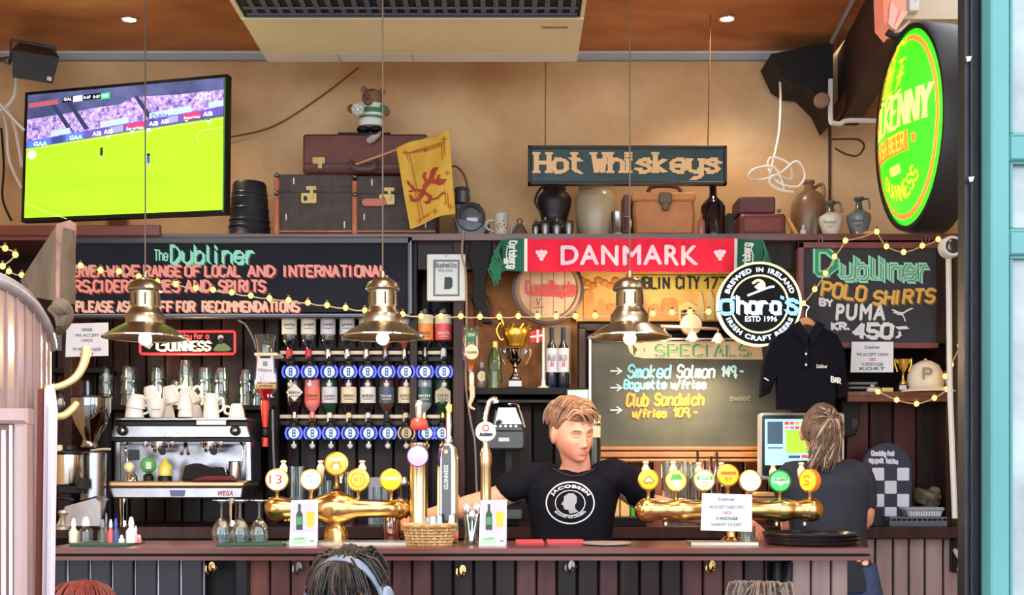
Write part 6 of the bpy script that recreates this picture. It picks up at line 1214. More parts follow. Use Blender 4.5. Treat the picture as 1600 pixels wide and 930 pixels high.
for k, x in enumerate((668,676,686,705)): m = MB().use([steel,silv,M('packet_blue', (170,200,230), .4),paper][k]); m.ply([(x-5,824),(x-3,808-k),(x+4,809-k),(x+5,824)],D+.0,.02,.002); solo(m, 'sachet', ['silver','grey','pale blue','white'][k]+' sachet standing in the wicker basket', 'sachet')
# cutlery jug
t = thing('cutlery_holder', 'clear jar of steel spoons beside slim brass column', 'jar', (735,by(4.12),4.12)); D = 4.12; b = by(D)
m = MB().use(glass, True); m.lat(736,b,D,[(11,0),(12,4),(10,20),(13,44),(12,44),(9,20),(10,5),(0,4)],20,closed=False); part(m, 'jar', t)
for k, (x, y) in enumerate(((730,796),(746,795),(738,806))): m = MB().use(chrome, True); m.tb([(736+(x-736)*.2,b-6,D),(x,y+8,D)],.004,6); m.sph(W(x,y,D), .016, 10, 8, (1,.4,1.3)); part(m, 'spoon', t)
# wine glasses upturned on bar
for x, w in ((346,'left'),(375,'middle'),(405,'right')):
    D = 4.1; b = by(D)-3; t = thing('wine_glass', '%s one of three upturned wine glasses on the green mat' % w, 'glass', (x,b,D), 'upturned wine glasses')
    m = MB().use(glass, True); m.lat(x,b,D,[(12,0),(15,10),(15.5,16),(13,26),(7,35),(2.4,39)],24,closed=False); m.lat(x,b,D,[(11.3,0),(14.2,10),(14.6,16),(12.2,25),(6,33),(0,36)],24,closed=False); part(m, 'bowl', t)
    m = MB().use(glass, True); m.lat(x,b,D,[(2.4,38),(1.6,46),(1.8,60),(4,64)],12,closed=False); part(m, 'stem', t)
    m = MB().use(glassmat('rim_glass%d' % x, (240,244,246), .35), True); m.lat(x,b,D,[(3,63),(14,66),(14,67.5),(0,67.5)],24,closed=False); part(m, 'foot', t)
# small bottles left
def vial(x, h, w, mat, capm, label, D=4.1, cat='bottle'):
    t = thing('small_bottle', label, cat, (x,by(D)-3,D), 'small bottles on the left green mat'); b = by(D)-3.5
    m = MB().use(mat, True); m.lat(x,b,D,[(w,0),(w,h*.45),(w*.5,h*.58),(w*.45,h*.7)],16); part(m, 'bottle_body', t); m = MB().use(capm, True); m.lat(x,b,D,[(w*.55,h*.66),(w*.55,h*.8),(w*.3,h),(0,h*1.01)],14); part(m, 'cap', t)
cb = M('blue_cap', (50,80,170), .4)
vial(115,38,7,M('worn_cream', (216,206,186), .5),offw,'cream shaker with rounded top, leftmost of the small bottles')
vial(134,40,11,glass,offw,'wide clear flask with tall white pump top')
vial(160,36,7,glass,grey,'clear small bottle with grey dropper cap'); vial(166,46,3,glass,M('steel_blue', (110,130,160), .4),'thin tall tube with pale blue cap')
vial(173,36,5,M('red_label_white', (220,90,80), .5),offw,'small bottle with red base and white pointed cap'); vial(181,38,5,M('navy_label', (60,70,120), .5),cb,'small dark blue bottle beside the red one'); vial(190,12,5,offw,offw,'short white pot right of the dark blue bottle')
vial(205,40,8,offw,offw,'white squeeze bottle with tall cone cap'); vial(212,26,4,M('pinkish_cap', (226,150,160), .4),offw,'slim pinkish bottle beside white cone bottle'); vial(218,12,3.5,M('red_pink_small', (220,110,120), .4),offw,'tiny pink pot, rightmost of the small bottles')
# glass left of tap foot + hand glasses
t = thing('beer_glass', 'clear beer glass beside the foot of the right tap font', 'glass', (1168,by(4.15),4.15)); D = 4.15; b = by(D)
m = MB().use(glass, True); m.lat(1168,b,D,[(10,0),(11,3),(13,28),(12,28),(10,4),(0,3)],22,closed=False); part(m, 'glass_body', t)
t = thing('beer_glass', 'glass being filled in the barman\'s hand by the left font', 'glass', (612,by(4.3),4.3)); D = 4.32; b = by(D)
m = MB().use(glassmat('rosy_glass', (214,170,160), .2), True); m.lat(612,b,D,[(12,0),(13,3),(15,26),(13,44),(12,44),(13,26),(11,4),(0,3)],22,closed=False); part(m, 'glass_body', t)
# ---- back counter items behind taps ----
D = 5.3; kC = pyz(ZC, D)
def cglass(x, w, h, label, nm='beer_glass', D=5.3, mat=None):
    t = thing(nm, label, 'glass', (x,pyz(ZC,D),D), 'glasses on the back counter'); b = pyz(ZC,D); m = MB().use(mat or glass, True); m.lat(x,b,D,[(w*.8,0),(w*.8,2),(w,h),(w*.94,h),(w*.74,4),(0,3)],18,closed=False); part(m, 'glass_body', t); m = MB().use(mat or glass, True); m.lat(x,b,D,[(w,h-2),(w*1.03,h-1),(w,h)],18,closed=False); part(m, 'rim', t)
# crates of glasses seen between left font badges
for x, h, lb in ((458,92,'left, beside the 13 badge'),(470,92,'right of the 13 badge'),(502,80,'behind the white badge'),(514,70,'between white and orange badges'),(545,84,'left of the amber badge'),(590,60,'left of the yellow badge')):
    cglass(x, 8, h, 'tall glass stack on back counter, %s' % lb)
m = MB().use(M('grey_canister', (140,146,160), .4)); m.rr(575,746,606,kC,3,5.4,.15,.006); solo(m, 'canister', 'grey rounded container behind the yellow tap badge', 'container')
t = thing('steel_shaker', 'steel canister with lid right of yellow tap badge', 'canister', (630,kC,5.3)); m = MB().use(steel, True); m.lat(631,kC,5.3,[(9,0),(9,60),(10,62),(10,70),(7,76),(0,77)],20); part(m, 'body', t)
for x, c, lb in ((556,'green','small green juice carton low behind the barman\'s arm'),):
    pass
t = thing('toast_tray', 'cream sandwich box with green carton behind the right font', 'box', (968,kC,5.2)); kk = pyz(ZC,5.2)
m = MB().use(cream); m.ply([(955,776),(962,770),(990,772),(1004,780),(1004,782),(955,780)],5.2,.2,.004); part(m, 'lid', t)
for a, b_ in ((954,968),(970,984)): m = MB().use(M('warm_cream', (240,206,140), .5)); m.rr(a,780,b_,kk-15,2,5.2,.15,.004); part(m, 'compartment', t)
m = MB().use(M('bright_green_carton', (70,180,70), .4)); m.bx(986,783,996,kk-15,5.2,.1,.004); part(m, 'green_carton', t); m = MB().use(wood_k); m.bx(950,kk-15,1010,kk,5.18,.22,.003); part(m, 'base', t)
for i, x in enumerate((1042,1056,1070,1086)): cglass(x, 9, 100-4*(i%2), '%s tall glass behind the lime badges' % ('first','second','third','fourth')[i])
for i, (x, h, c) in enumerate(((1090,114,'dark'),(1101,100,'green'),(1111,106,'green'),(1120,112,'dark'),(1112,88,'clear'))):
    bottle_up('oil_bottle', x, 5.35+.03*i, pyz(ZC,5.35+.03*i), 5.5, h, dgreen if c == 'green' else (glass if c == 'clear' else amber), '%s bottle, number %s from left behind orange badge' % (c, ('one','two','three','four','five')[i]), group='bottles behind the right font', cap=blk)
bottle_up('spirit_bottle', 929, 5.3, pyz(ZC,5.3), 10, 172, M('black_bottle_tall', (22,20,22), .15, coat=.6), 'tall black bottle with ivory top behind the barman\'s ear', neck=.8, cap=M('ivory_top', (226,214,180), .4), shoulder=.75)
m = MB().use(M('wood_board_pale', (206,170,120), .5)); m.rr(1180,770,1216,776,2,5.3,.2,.002); m.bx(1184,776,1212,782,5.32,.16); solo(m, 'chopping_board', 'pale wooden board stack left of the till stand', 'board')
# ---- POS till in the niche left of barman ----
t = thing('coffee_scale_machine', 'black machine with clear lid under the niche shelf', 'machine', (786,815,5.2)); D = 5.2
m = MB().use(M('machine_black', (44,46,54), .4, coat=.4)); m.rr(760,672,820,703,6,D,.25,.008); m.use(M('machine_black2', (60,64,72), .3, coat=.5)).ply([(768,674),(774,640),(806,640),(818,674)],D+.04,.2,.006); part(m, 'upper_body', t)
m = MB().use(glassmat('smoked_lid', (120,126,136), .3)); m.ply([(772,664),(778,636),(806,636),(816,664)],D-.01,.02,.003); part(m, 'lid', t)
for k in range(5): m = MB().use(M('button_white', (240,240,244), .4)); m.ell(774+k*8,666,2.6,2,D-.02,.01,0,10); part(m, 'button', t)
m = MB().use(silv); m.bx(779,684,796,690,D-.004,.006); part(m, 'plate', t)
m = MB().use(blk); m.bx(790,703,800,740,D+.1,.06); m.rr(758,770,816,784,3,D-.02,.2,.004); m.bx(764,784,812,kC-2,D+.02,.15); part(m, 'stand', t)
m = MB().use(M('machine_black2')); m.rr(756,796,816,812,3,D-.04,.2,.004); part(m, 'lower_tray', t)
m = MB().use(chrome, True); m.tb([(794,632,D),(808,633,D),(814,646,D),(820,668,D)],.005,8,3); part(m, 'bent_tube', t)
cable('power_cable', 'grey cable sagging down beside the dark upright of the niche', [(724,360,5.36),(722,400,5.36),(728,430,5.36),(729,520,5.36),(728,600,5.36),(736,660,5.38),(742,690,5.38),(744,740,5.4),(746,800,5.4)], .005, M('taupe_cable', (150,130,112), .5), 5)
# ---- right side: monitor, notice, trophy, cap, checkerboard ----
t = thing('till_monitor', 'touch screen till monitor in front of the woman', 'monitor', (1245,pyz(ZC,5.3),5.3)); D = 5.25
m = MB().use(M('bezel_silver', (190,190,192), .35, .4)); m.rr(1187,645,1320,750,6,D,.05,.006); part(m, 'casing', t); m = MB().use(M('bezel_black', (30,32,40), .3)); m.rr(1191,649,1316,744,4,D-.003,.01,.002); part(m, 'bezel', t)
m = MB(); p = lambda a, b, c, d, mat, o=.001: poly(m, [(a,b),(c,b),(c,d),(a,d)], D-.003, mat, o)
p(1195,655,1312,727, em('till_blue', (150,205,245), 1)); p(1199,659,1223,694, em('till_slate', (70,90,110), .6), .002); p(1228,672,1300,708, em('till_green', (150,225,60), 1), .002)
for k, c in enumerate(((200,60,90),(230,80,60),(250,150,60),(240,190,60),(230,70,70),(150,120,200),(90,130,220))):
    p(1226+k*8,659,1232.5+k*8,664, em('till_key%d' % k, c, .9), .002); p(1226+k*8,666,1232.5+k*8,671, em('till_key%d' % ((k*3+2) % 7), ((200,60,90),(230,80,60),(250,150,60),(240,190,60),(230,70,70),(150,120,200),(90,130,220))[(k*3+2) % 7], .9), .002)
p(1232,712,1250,716, em('till_slate'), .002); p(1252,711,1262,716, em('till_key1', (230,80,60), .9), .002); p(1200,699,1223,701, em('till_slate'), .002)
part(m, 'screen', t, 'lit screen with coloured keys'); m = MB().use(blk); m.bx(1232,748,1268,pyz(ZC,5.3),5.3,.08,.004); part(m, 'stand', t)
# polo on hanger
t = thing('polo_shirt', 'black polo shirt on a wooden hanger below the round neon sign', 'shirt', (1258,640,5.1)); D = 5.12
m = MB().use(shirt)
def shp(x, y, o): return W(x, y, D)+Vector((0, o*1.0+.02*math.sin((x-1190)*.11)*max(0,min(1,(y-520)/80))-.03*math.cos((x-1258)/70*1.2), 0))
m.ply([(1236,513),(1252,524),(1268,524),(1282,512),(1306,524),(1318,545),(1326,612),(1312,622),(1303,590),(1302,640),(1215,640),(1214,585),(1204,614),(1188,622),(1192,570),(1204,535),(1218,522)],D,.05,.0,shp); g_ = part(m, 'garment', t)
m = MB().use(M('cotton_collar', (20,20,30), .9, spec=.15)); m.ply([(1234,510),(1246,503),(1260,526),(1256,542),(1240,524)],D,.02,.0,lambda x,y,o: shp(x,y,o)+Vector((0,-.012,0))); m.ply([(1286,510),(1274,503),(1260,526),(1264,542),(1278,524)],D,.02,.0,lambda x,y,o: shp(x,y,o)+Vector((0,-.012,0))); part(m, 'collar', t)
m = MB().use(M('cotton_collar')); m.bx(1256,540,1263,575,D-.035,.008); part(m, 'placket', t)
for y in (553,570): m = MB().use(pl); m.ell(1259.5,y,1.8,1.8,D-.04,.004,0,10); part(m, 'button', t)
m = MB(); txt(m,'Dubliner',1271,571,1288,577,D,pl,bold=.03,off=.05); txt(m,'BAR',1294,590,1308,598,D,pl,'stroke',nib=1.4,mn=1,off=.05,skew=3); line(m,[(1191,592),(1197,596)],2,D,pl,.045); part(m, 'lettering', t)
m = MB().use(M('hanger_wood', (206,140,84), .4)); m.ply([(1242,512),(1252,498),(1260,495),(1268,498),(1280,512),(1260,507)],D+.0,.03,.004); m.use(chrome,True).tb([(1260,498,D+.01),(1260,486,D+.01),(1264,480,D+.01),(1257,476,D+.01)],.003,6,3); part(m, 'hanger', t)
# notice shelf things
D = 5.4; zr = zs_r; br_ = pyz(zr, D)
cup('trophy', 1411, D, br_, 13, 72, 'slim gold trophy cup between notice and white cap', gold)
t = thing('baseball_cap', 'off-white baseball cap with letter P on the right shelf', 'cap', (1448,br_,D))
m = MB().use(M('cap_cream', (226,216,196), .8, bump=.15, bs=60), True); m.lat(1446,br_-6,D,[(27,0),(28,8),(27,22),(20,36),(8,43),(0,44)],28,sy=1.0); part(m, 'crown', t)
m = MB().use(M('cap_cream'), True); o = W(1450,br_-8,D-.07); vs = []; fs = []
for i in range(13):
    a = math.pi+math.pi*i/12
    for r, dz in ((.07,.0),(.13,-.018)): vs.append(o+Vector((r*math.cos(a)*.95, r*math.sin(a)*.75, dz)))
    for r, dz in ((.13,-.023),(.07,-.006)): vs.append(o+Vector((r*math.cos(a)*.95, r*math.sin(a)*.75, dz)))
for i in range(12):
    for k in range(4): fs.append([i*4+k,i*4+(k+1)%4,(i+1)*4+(k+1)%4,(i+1)*4+k])
m.add(vs, fs, True); part(m, 'brim', t)
m = MB(); txt(m,'P',1443,576,1455,592,D-.092,M('cap_letter', (150,140,130), .6),'stroke',nib=2.6,mn=2,off=0); part(m,'letter_patch',t); m = MB().use(M('cap_cream'),True); m.sph(W(1446,br_-50,D),.008,8,6); part(m,'top_button',t)
t = thing('display_frame', 'small glass frame under the white notice on right shelf', 'frame', (1350,br_,D)); m = MB().use(grey); m.bx(1328,597,1371,601,D,.1,.003); m.bx(1328,604,1371,608,D,.1,.003); m.use(chrome).bx(1360,601,1366,br_,D,.06); part(m,'plates',t)
for x, c, lb in ((1364,offw,'white'),(1386,M('card_yellow', (226,200,120), .5),'yellowish'),): m = MB().use(c); m.bx(x-8,br_-7,x+10,br_,D-.02,.03,.002); solo(m, 'small_box', lb+' small box on the right shelf by the trophy', 'box')
# checkerboard
t = thing('checkerboard_sign', 'round-topped dark blue board with white checker squares', 'sign', (1385,pyz(ZC,5.3),5.3)); D = 5.32; bt = pyz(ZC,D)
P_ = [(1386-40*math.cos(math.pi*k/16)*(1 if k < 99 else 1), 735-43*math.sin(math.pi*k/16)) for k in range(17)]
m = MB().use(M('checker_navy', (34,40,66), .5)); m.ply(P_+[(1424,bt),(1344,bt)],D,.03,.004); part(m, 'panel', t)
ws = M('checker_white', (214,220,238), .5)
for r in range(4):
    for c in range(4):
        if (r+c) % 2 == 1:
            x0_ = 1343+c*19.5; x1_ = x0_+19; y0_ = 731+r*20.5; y1_ = min(y0_+20, bt-1)
            x0_ = max(x0_, 1345.5)
            m = MB().use(ws); m.rr(x0_+.6,y0_,min(x1_,1422),y1_,1.5,D-.004,.006); part(m, 'checker_square', t)
m = MB(); txt(m,'Cheddig fad',1362,705,1396,712,D,ws,'stroke',nib=2,ang=.7,mn=1.1,off=.001); txt(m,'og godt Tekila',1358,715,1402,722,D,ws,'stroke',nib=2,ang=.7,mn=1.1,off=.001,skew=3); part(m,'lettering',t)
t = thing('food_tray', 'clear plastic box of cutlery on a rack at right counter end', 'box', (1452,pyz(ZC,5.25),5.25)); D = 5.24; kk = pyz(ZC,D)
m = MB().use(M('plastic_grey', (150,156,166), .35)); m.rr(1414,793,1476,798,2,D,.14,.002); m.ply([(1416,798),(1474,798),(1470,808),(1420,808)],D+.004,.12,.003); part(m,'tray',t)
for k in range(12): m = MB().use(silv); m.bx(1423+k*4,799,1425+k*4,807,D,.004); part(m,'rib',t)
m = MB().use(M('rack_grey', (90,94,104), .4)); m.bx(1390,808,1480,811,D-.02,.2); m.bx(1390,814,1480,kk,D-.02,.2); part(m,'rack',t)
for k in range(11): m = MB().use(M('rack_grey')); m.bx(1392+k*8,811,1394+k*8,814,D-.02,.02); part(m,'rack_bar',t)
m = MB().use(M('crumpled_foil', (150,146,120), .4, .5, col2=(70,80,60), vs=30)); 
vs = []; c0 = W(1452,778,5.4)
m.sph(c0,.055,14,10,(1.3,.7,.8)); me_ = m; 
for i, v in enumerate(m.v): m.v[i] = v + Vector(noise.noise_vector(v*22))*.03
solo(m,'crumpled_bag','crumpled grey foil bag behind the plastic box', 'bag')
t = thing('wall_phone', 'black phone shaped device hanging right of the woman\'s head', 'phone', (1345,680,5.5)); m = MB().use(blkm); m.ply([(1318,625),(1345,622),(1344,660),(1338,680),(1320,684),(1312,660)],5.46,.05,.008); part(m,'body',t); m = MB().use(M('bezel_black')); m.rr(1331,655,1340,668,1,5.455,.01); part(m,'screen',t)
for x, lb in ((1352,'left'),(1370,'right')): m = MB().use(blk if x > 1360 else M('box_grey_dark', (70,74,84), .5)); m.rr(x-7,796,x+9,pyz(ZC,5.2),2,5.2,.08,.003); solo(m,'small_box','%s of two dark small boxes before the checker board' % lb,'box')
# right counter end hardware
t = thing('door_hook', 'white metal hook on black plate below right counter end', 'hook', (1508,880,5.0)); m = MB().use(blk); m.rr(1488,842,1500,895,3,5.2,.035,.004); part(m,'plate',t); m = MB().use(offw,True); m.tb([(1492,860,5.19),(1502,872,5.0),(1515,874,5.0),(1522,872,5.0)],[.01,.014,.02,.016],8,3); m.tb([(1502,872,5.0),(1500,892,5.02)],.012,8); part(m,'hook',t)
# ================= PEOPLE =================
from mathutils.bvhtree import BVHTree
def Rm(x=0, y=0, z=0): return Matrix.Rotation(y,3,'Y')@Matrix.Rotation(z,3,'Z')@Matrix.Rotation(x,3,'X')
def headpt(n):
    p = Vector((.076*n.x, .097*n.y, .118*n.z)); t = n.z
    if t < 0: p.x *= 1-.30*t*t
    if t > .3: p.x *= 1+.05*(t-.3)
    if t < -.25 and n.y > 0: p.y *= 1-.75*(-t-.25)
    if n.y < 0:
        p.y *= .92; w = min(1, -n.y*2.2)
        if t < -.3: p.y -= .022*min(1, (-t-.3)*2)*w
        for x0, z0, sx, sz, a in ((0,-.036,.011,.011,.021),(0,-.014,.008,.022,.013),(-.03,.022,.022,.008,.006),(.03,.022,.022,.008,.006),(-.031,.002,.016,.010,-.011),(.031,.002,.016,.010,-.011),(-.031,.001,.011,.006,.006),(.031,.001,.011,.006,.006),
                (-.042,-.03,.02,.02,.006),(.042,-.03,.02,.02,.006),(0,-.0605,.020,.0042,.007),(0,-.070,.017,.0045,.008),(0,-.0652,.021,.0016,-.004),(0,-.097,.02,.014,.010),(-.012,-.040,.005,.005,.008),(.012,-.040,.005,.005,.008)):
            p.y -= w*a*math.exp(-((p.x-x0)/sx)**2-((p.z-z0)/sz)**2)
    return p
def head(mb, c, R, s=1):
    vs = []; fs = []; nr, ns = 60, 80
    for j in range(nr+1):
        ph = math.pi*j/nr
        for i in range(ns):
            a = 2*math.pi*i/ns; vs.append(Vector(c)+R@(headpt(Vector((math.sin(ph)*math.cos(a), math.sin(ph)*math.sin(a), -math.cos(ph))))*s))
    for j in range(nr):
        for i in range(ns): q = (i+1) % ns; fs.append([j*ns+i, j*ns+q, (j+1)*ns+q, (j+1)*ns+i])
    mb.add(vs, fs, True)
    for sx in (-1, 1):
        mb.sph(Vector(c)+R@(Vector((sx*.081,.012,-.006))*s), .034*s, 14, 10, (.35,.62,1.05), R@Matrix.Rotation(sx*.35,3,'Z'))
def facept(x, z):
    best = None; y = -1
    n = Vector((x/.076, 0, z/.118)); n.y = -math.sqrt(max(.02, 1-n.x**2-n.z**2)); n.normalize()
    for _ in range(6):
        p = headpt(n); n.x += (x-p.x)/.08; n.z += (z-p.z)/.12; n.y = -math.sqrt(max(.02, 1-n.x**2-n.z**2)); n.normalize()
    return headpt(n)
def hairshell(mb, c, R, s, mask, th, seed=0, fr=28, amp=.006, mat=None):
    vs = []; fs = []; nr, ns = 56, 84; mb.use(mat, True) if mat else None
    for j in range(nr+1):
        ph = math.pi*j/nr
        for i in range(ns):
            a = 2*math.pi*i/ns; n = Vector((math.sin(ph)*math.cos(a), math.sin(ph)*math.sin(a), -math.cos(ph))); p = Vector((.078*n.x, .099*n.y, .120*n.z))
            if n.z < -.25 and n.y > 0: p.y *= 1-.6*(-n.z-.25)
            k = mask(n, p); q = noise.noise(Vector((n.x*fr, n.y*fr*.35, n.z*fr*.35+seed)))
            d = (th*min(1, k*4)+amp*q*min(1, k*3)) if k > 0 else -.02
            vs.append(Vector(c)+R@((p+n*d)*s))
    for j in range(nr):
        for i in range(ns): q = (i+1) % ns; fs.append([j*ns+i, j*ns+q, (j+1)*ns+q, (j+1)*ns+i])
    mb.add(vs, fs, True)
def loft(mb, rings, seg=28):   # rings: (center Vector, rx, ry, power)
    vs = []; fs = []
    for c, rx, ry in rings:
        for i in range(seg): a = 2*math.pi*i/seg; vs.append(Vector(c)+Vector((rx*math.copysign(abs(math.cos(a))**.85, math.cos(a)), ry*math.copysign(abs(math.sin(a))**.85, math.sin(a)), 0)))
    for j in range(len(rings)-1):
        for i in range(seg): q = (i+1) % seg; fs.append([j*seg+i, j*seg+q, (j+1)*seg+q, (j+1)*seg+i])
    fs.append(list(range(seg))[::-1]); fs.append([(len(rings)-1)*seg+i for i in range(seg)]); mb.add(vs, fs, True)
def limb(mb, pts, rad, sub=5):
    P = cat([Vector(p) for p in pts], sub); n = len(P); R_ = []
    for i in range(n): t = i/(n-1)*(len(rad)-1); a = int(min(t, len(rad)-2)); R_.append(rad[a]+(rad[a+1]-rad[a])*(t-a))
    mb.tube(P, R_, 16); mb.sph(P[0], R_[0], 14, 8); mb.sph(P[-1], R_[-1], 14, 8)
def handm(mb, wrist, d, up, side=1, curl=.9, s=1):
    """d: pointing direction, up: back-of-hand normal; side: thumb side sign"""
    d = Vector(d).normalized(); up = Vector(up); up = (up-d*up.dot(d)).normalized(); sd = d.cross(up)*side; w = Vector(wrist)
    for k in range(5): mb.sph(w+d*(.012+.017*k)*s, .020*s, 12, 8, (1,1,1)); mb.sph(w+d*(.02+.017*k)*s+sd*.017*s, .016*s, 10, 6); mb.sph(w+d*(.02+.017*k)*s-sd*.019*s, .016*s, 10, 6)
    for k, (o, L) in enumerate(((.028,.070),(.0095,.078),(-.010,.073),(-.029,.056))):
        b = w+d*.088*s+sd*o*s; c = curl; P = [b]; dd = d.copy(); axis = up
        for q, f in enumerate((.42,.32,.26)):
            ang = c*(.5+.45*q); v = (d*math.cos(ang)-up*math.sin(ang)); P.append(P[-1]+v*L*f*s)
        mb.tube(cat([w+d*.05*s+sd*o*.8*s]+P, 4), [.0095*s,.0092*s,.0085*s,.0078*s,.007*s][0] if False else .0085*s, 10); mb.sph(P[-1], .0085*s, 10, 8)
    b = w+d*.03*s+sd*.026*s; mb.tube(cat([b, b+(d*.6+sd*.8)*.028*s-up*.006*s, b+(d*.9+sd*.6)*.05*s-up*.018*s, b+(d*1.05+sd*.35)*.072*s-up*.028*s], 4), .0105*s, 10); mb.sph(b+(d*1.05+sd*.35)*.072*s-up*.028*s, .0105*s, 10, 8)
def meld(mb, name, mat, parent, vox=.004, it=3, matfn=None, disp=None):
    me = mb.mesh(name+'_src'); o = bpy.data.objects.new('tmp', me); COL.objects.link(o)
    r = o.modifiers.new('r', 'REMESH'); r.mode = 'VOXEL'; r.voxel_size = vox
    sm_ = o.modifiers.new('s', 'SMOOTH'); sm_.factor = .5; sm_.iterations = it
    dg = bpy.context.evaluated_depsgraph_get(); m2 = bpy.data.meshes.new_from_object(o.evaluated_get(dg)); bpy.data.objects.remove(o); bpy.data.meshes.remove(me)
    m2.name = name; m2.materials.clear()
    for q in (mat if isinstance(mat, list) else [mat]): m2.materials.append(q)
    if disp:
        n_ = len(m2.vertices); co = [0.0]*(3*n_); no = [0.0]*(3*n_); m2.vertices.foreach_get('co', co); m2.vertices.foreach_get('normal', no)
        for i in range(n_):
            c_ = Vector(co[3*i:3*i+3]); c_ += disp(c_, Vector(no[3*i:3*i+3])); co[3*i:3*i+3] = c_
        m2.vertices.foreach_set('co', co); m2.update()
    m2.polygons.foreach_set('use_smooth', [True]*len(m2.polygons))
    if matfn:
        for p in m2.polygons: p.material_index = matfn(p.center)
    bvh = BVHTree.FromPolygons([v.co.copy() for v in m2.vertices], [list(p.vertices) for p in m2.polygons])
    base = parent
    while base.parent: base = base.parent
    m2.transform(Matrix.Translation(-Vector(base.location)))
    q = bpy.data.objects.new(name, m2); COL.objects.link(q); q.parent = parent
    return q, bvh
def onsurf(bvh, lift=.004):
    def f(x, y, o):
        d = (W(x, y, 1)-CAMP).normalized(); h = bvh.ray_cast(CAMP, d)
        return (h[0] + h[1]*(lift+o)) if h[0] else W(x, y, 4.5)
    return f
def wrinkle(a=.006, f=9, g=None):
    def d(co, n): return n*(a*noise.noise(co*f)+a*.6*noise.noise(Vector((co.x*f*2.2, co.y*f, co.z*f*.9+7))))
    return d
def strands(mb, c, R, s, n, start, path, r=.0016, seed=1):
    rd = random.Random(seed)
    for k in range(n):
        P = path(rd); mb.tube([Vector(c)+R@(p*s) for p in P], [r*s]*(len(P)-1)+[r*.4*s], 5)
def faceparts(t, par, c, R, s, brow, look='down', eye=(90,110,120)):
    m = MB().use(M('eyebrow_%d' % brow[0], brow, .8), True)
    for sx in (-1, 1): m.tube([Vector(c)+R@((facept(sx*x, z)+Vector((0,-.001,0)))*s) for x, z in ((.014,.020),(.026,.025),(.038,.025),(.048,.019))], [.0022*s,.003*s,.0026*s,.001*s], 6)
    part(m, 'eyebrows', par)
    m = MB().use(M('eyelash', (70,44,38), .8), True)
    for sx in (-1, 1): m.tube([Vector(c)+R@((facept(sx*x, z)+Vector((0,-.0008,0)))*s) for x, z in ((.018,-.001),(.025,-.005),(.033,-.0055),(.042,-.001))], .0013*s, 5)
    part(m, 'eyelids', par, 'lowered eyelids')
# ---------- barman ----------
t = thing('person', 'young barman in black t-shirt with white oval print, arms spread behind the bar', 'person', Vector((W(895,733,4.58).x, 4.58, 0)))
S1 = .99; hc = W(895,676,4.50); R1 = Rm(.26, -.10, .46)
sl, sr = W(832,742,4.58), W(968,738,4.55); el, er = W(752,786,4.56), W(1020,790,4.66); wl, wr_ = W(655,812,4.40), W(1146,812,4.44)
body = MB(); head(body, hc, R1, S1); nk = W(900,738,4.58)
limb(body, [hc+Vector((0,.02,-.05)), W(900,722,4.545), W(898,745,4.585)], [.058,.056,.07])
X = nk.x-.012
def tor(k=1, o=0): return [(Vector((X,4.60,.84)),.165*k,.115*k),(Vector((X,4.60,.98)),.150*k,.11*k),(Vector((X,4.60,1.10)),.150*k,.108*k),(Vector((X+.0,4.595,1.22)),.168*k,.118*k),(Vector((X,4.595,1.30)),.178*k,.115*k),(Vector((X+.003,4.595,1.355)),.160*k,.095*k),(Vector((X+.006,4.59,1.388)),.10*k,.075*k)]
loft(body, tor(.96)[:5]+[(Vector((X+.003,4.595,1.335)),.12,.085),(Vector((X+.006,4.59,1.37)),.07,.065)]); limb(body, [sl+Vector((.02,0,-.025)),el,wl], [.044,.048,.045,.046,.036,.029]); limb(body, [sr+Vector((-.02,0,-.025)),er,wr_], [.044,.048,.045,.046,.036,.029])
handm(body, wl, W(612,826,4.36)-wl, Vector((-.2,-.55,.8)), 1, .95); handm(body, wr_, W(1182,826,4.36)-wr_, Vector((.2,-.5,.8)), -1, .8)
for sx in (-1, 1): pass
inv_ = R1.inverted()
def mf(p):
    q = (inv_@(Vector(p)-hc))/S1
    return 1 if (q.y < -.06 and abs(q.x) < .023-abs(q.z+.0655)*.9 and -.075 < q.z < -.0565) else 0
b_, bv = meld(body, 'body', [skin, lip], t, .0036, 2, mf)
faceparts(t, b_, hc, R1, S1, (140,96,70))
hm = M('light_brown_hair', (158,120,98), .6, col2=(122,88,70), vs=60, stretch=(1,1,.3), bump=.4, bs=90); hm2 = M('light_brown_strand', (186,148,120), .6)
def mk(n, p):
    hl = .060 if n.y < -.45 else (.060-(n.y+.45)*.12 if n.y < .15 else -.01-.09*(n.y-.15))
    if abs(n.x) > .75 and n.y < .3: hl = max(hl, .020)
    return (p.z-hl)*12
m = MB(); hairshell(m, hc, R1, S1, mk, .010, 3, 22, .005, hm)
def pth(rd):
    y = rd.uniform(-.09,.05); x0 = -.045+rd.uniform(-.03,.02); z0 = .112-1.0*max(0,-y-.045); k = rd.uniform(.55,1)
    return cat([Vector((x0, y, z0)), Vector((x0+.035*k, y-.008, z0+.028)), Vector((x0+.075*k, y-.012, z0+.022)), Vector((x0+.100*k, y-.008, z0+.002)), Vector((x0+.112*k, y-.004, z0-.018))], 3)
def pth2(rd):
    sd = rd.choice((-1,1)); y = rd.uniform(-.03,.09); return cat([Vector((sd*.045, y, .120)), Vector((sd*.068, y+.004, .096)), Vector((sd*.082, y+.008, .058+rd.random()*.02)), Vector((sd*.083, y+.012, .025+rd.random()*.02))], 3)
m.use(hm, True); strands(m, hc, R1, S1, 170, None, pth, .0026, 5); strands(m, hc, R1, S1, 90, None, pth2, .0022, 9); m.use(hm2, True); strands(m, hc, R1, S1, 40, None, pth, .0024, 15)
part(m, 'hair', b_, 'light brown swept hair')
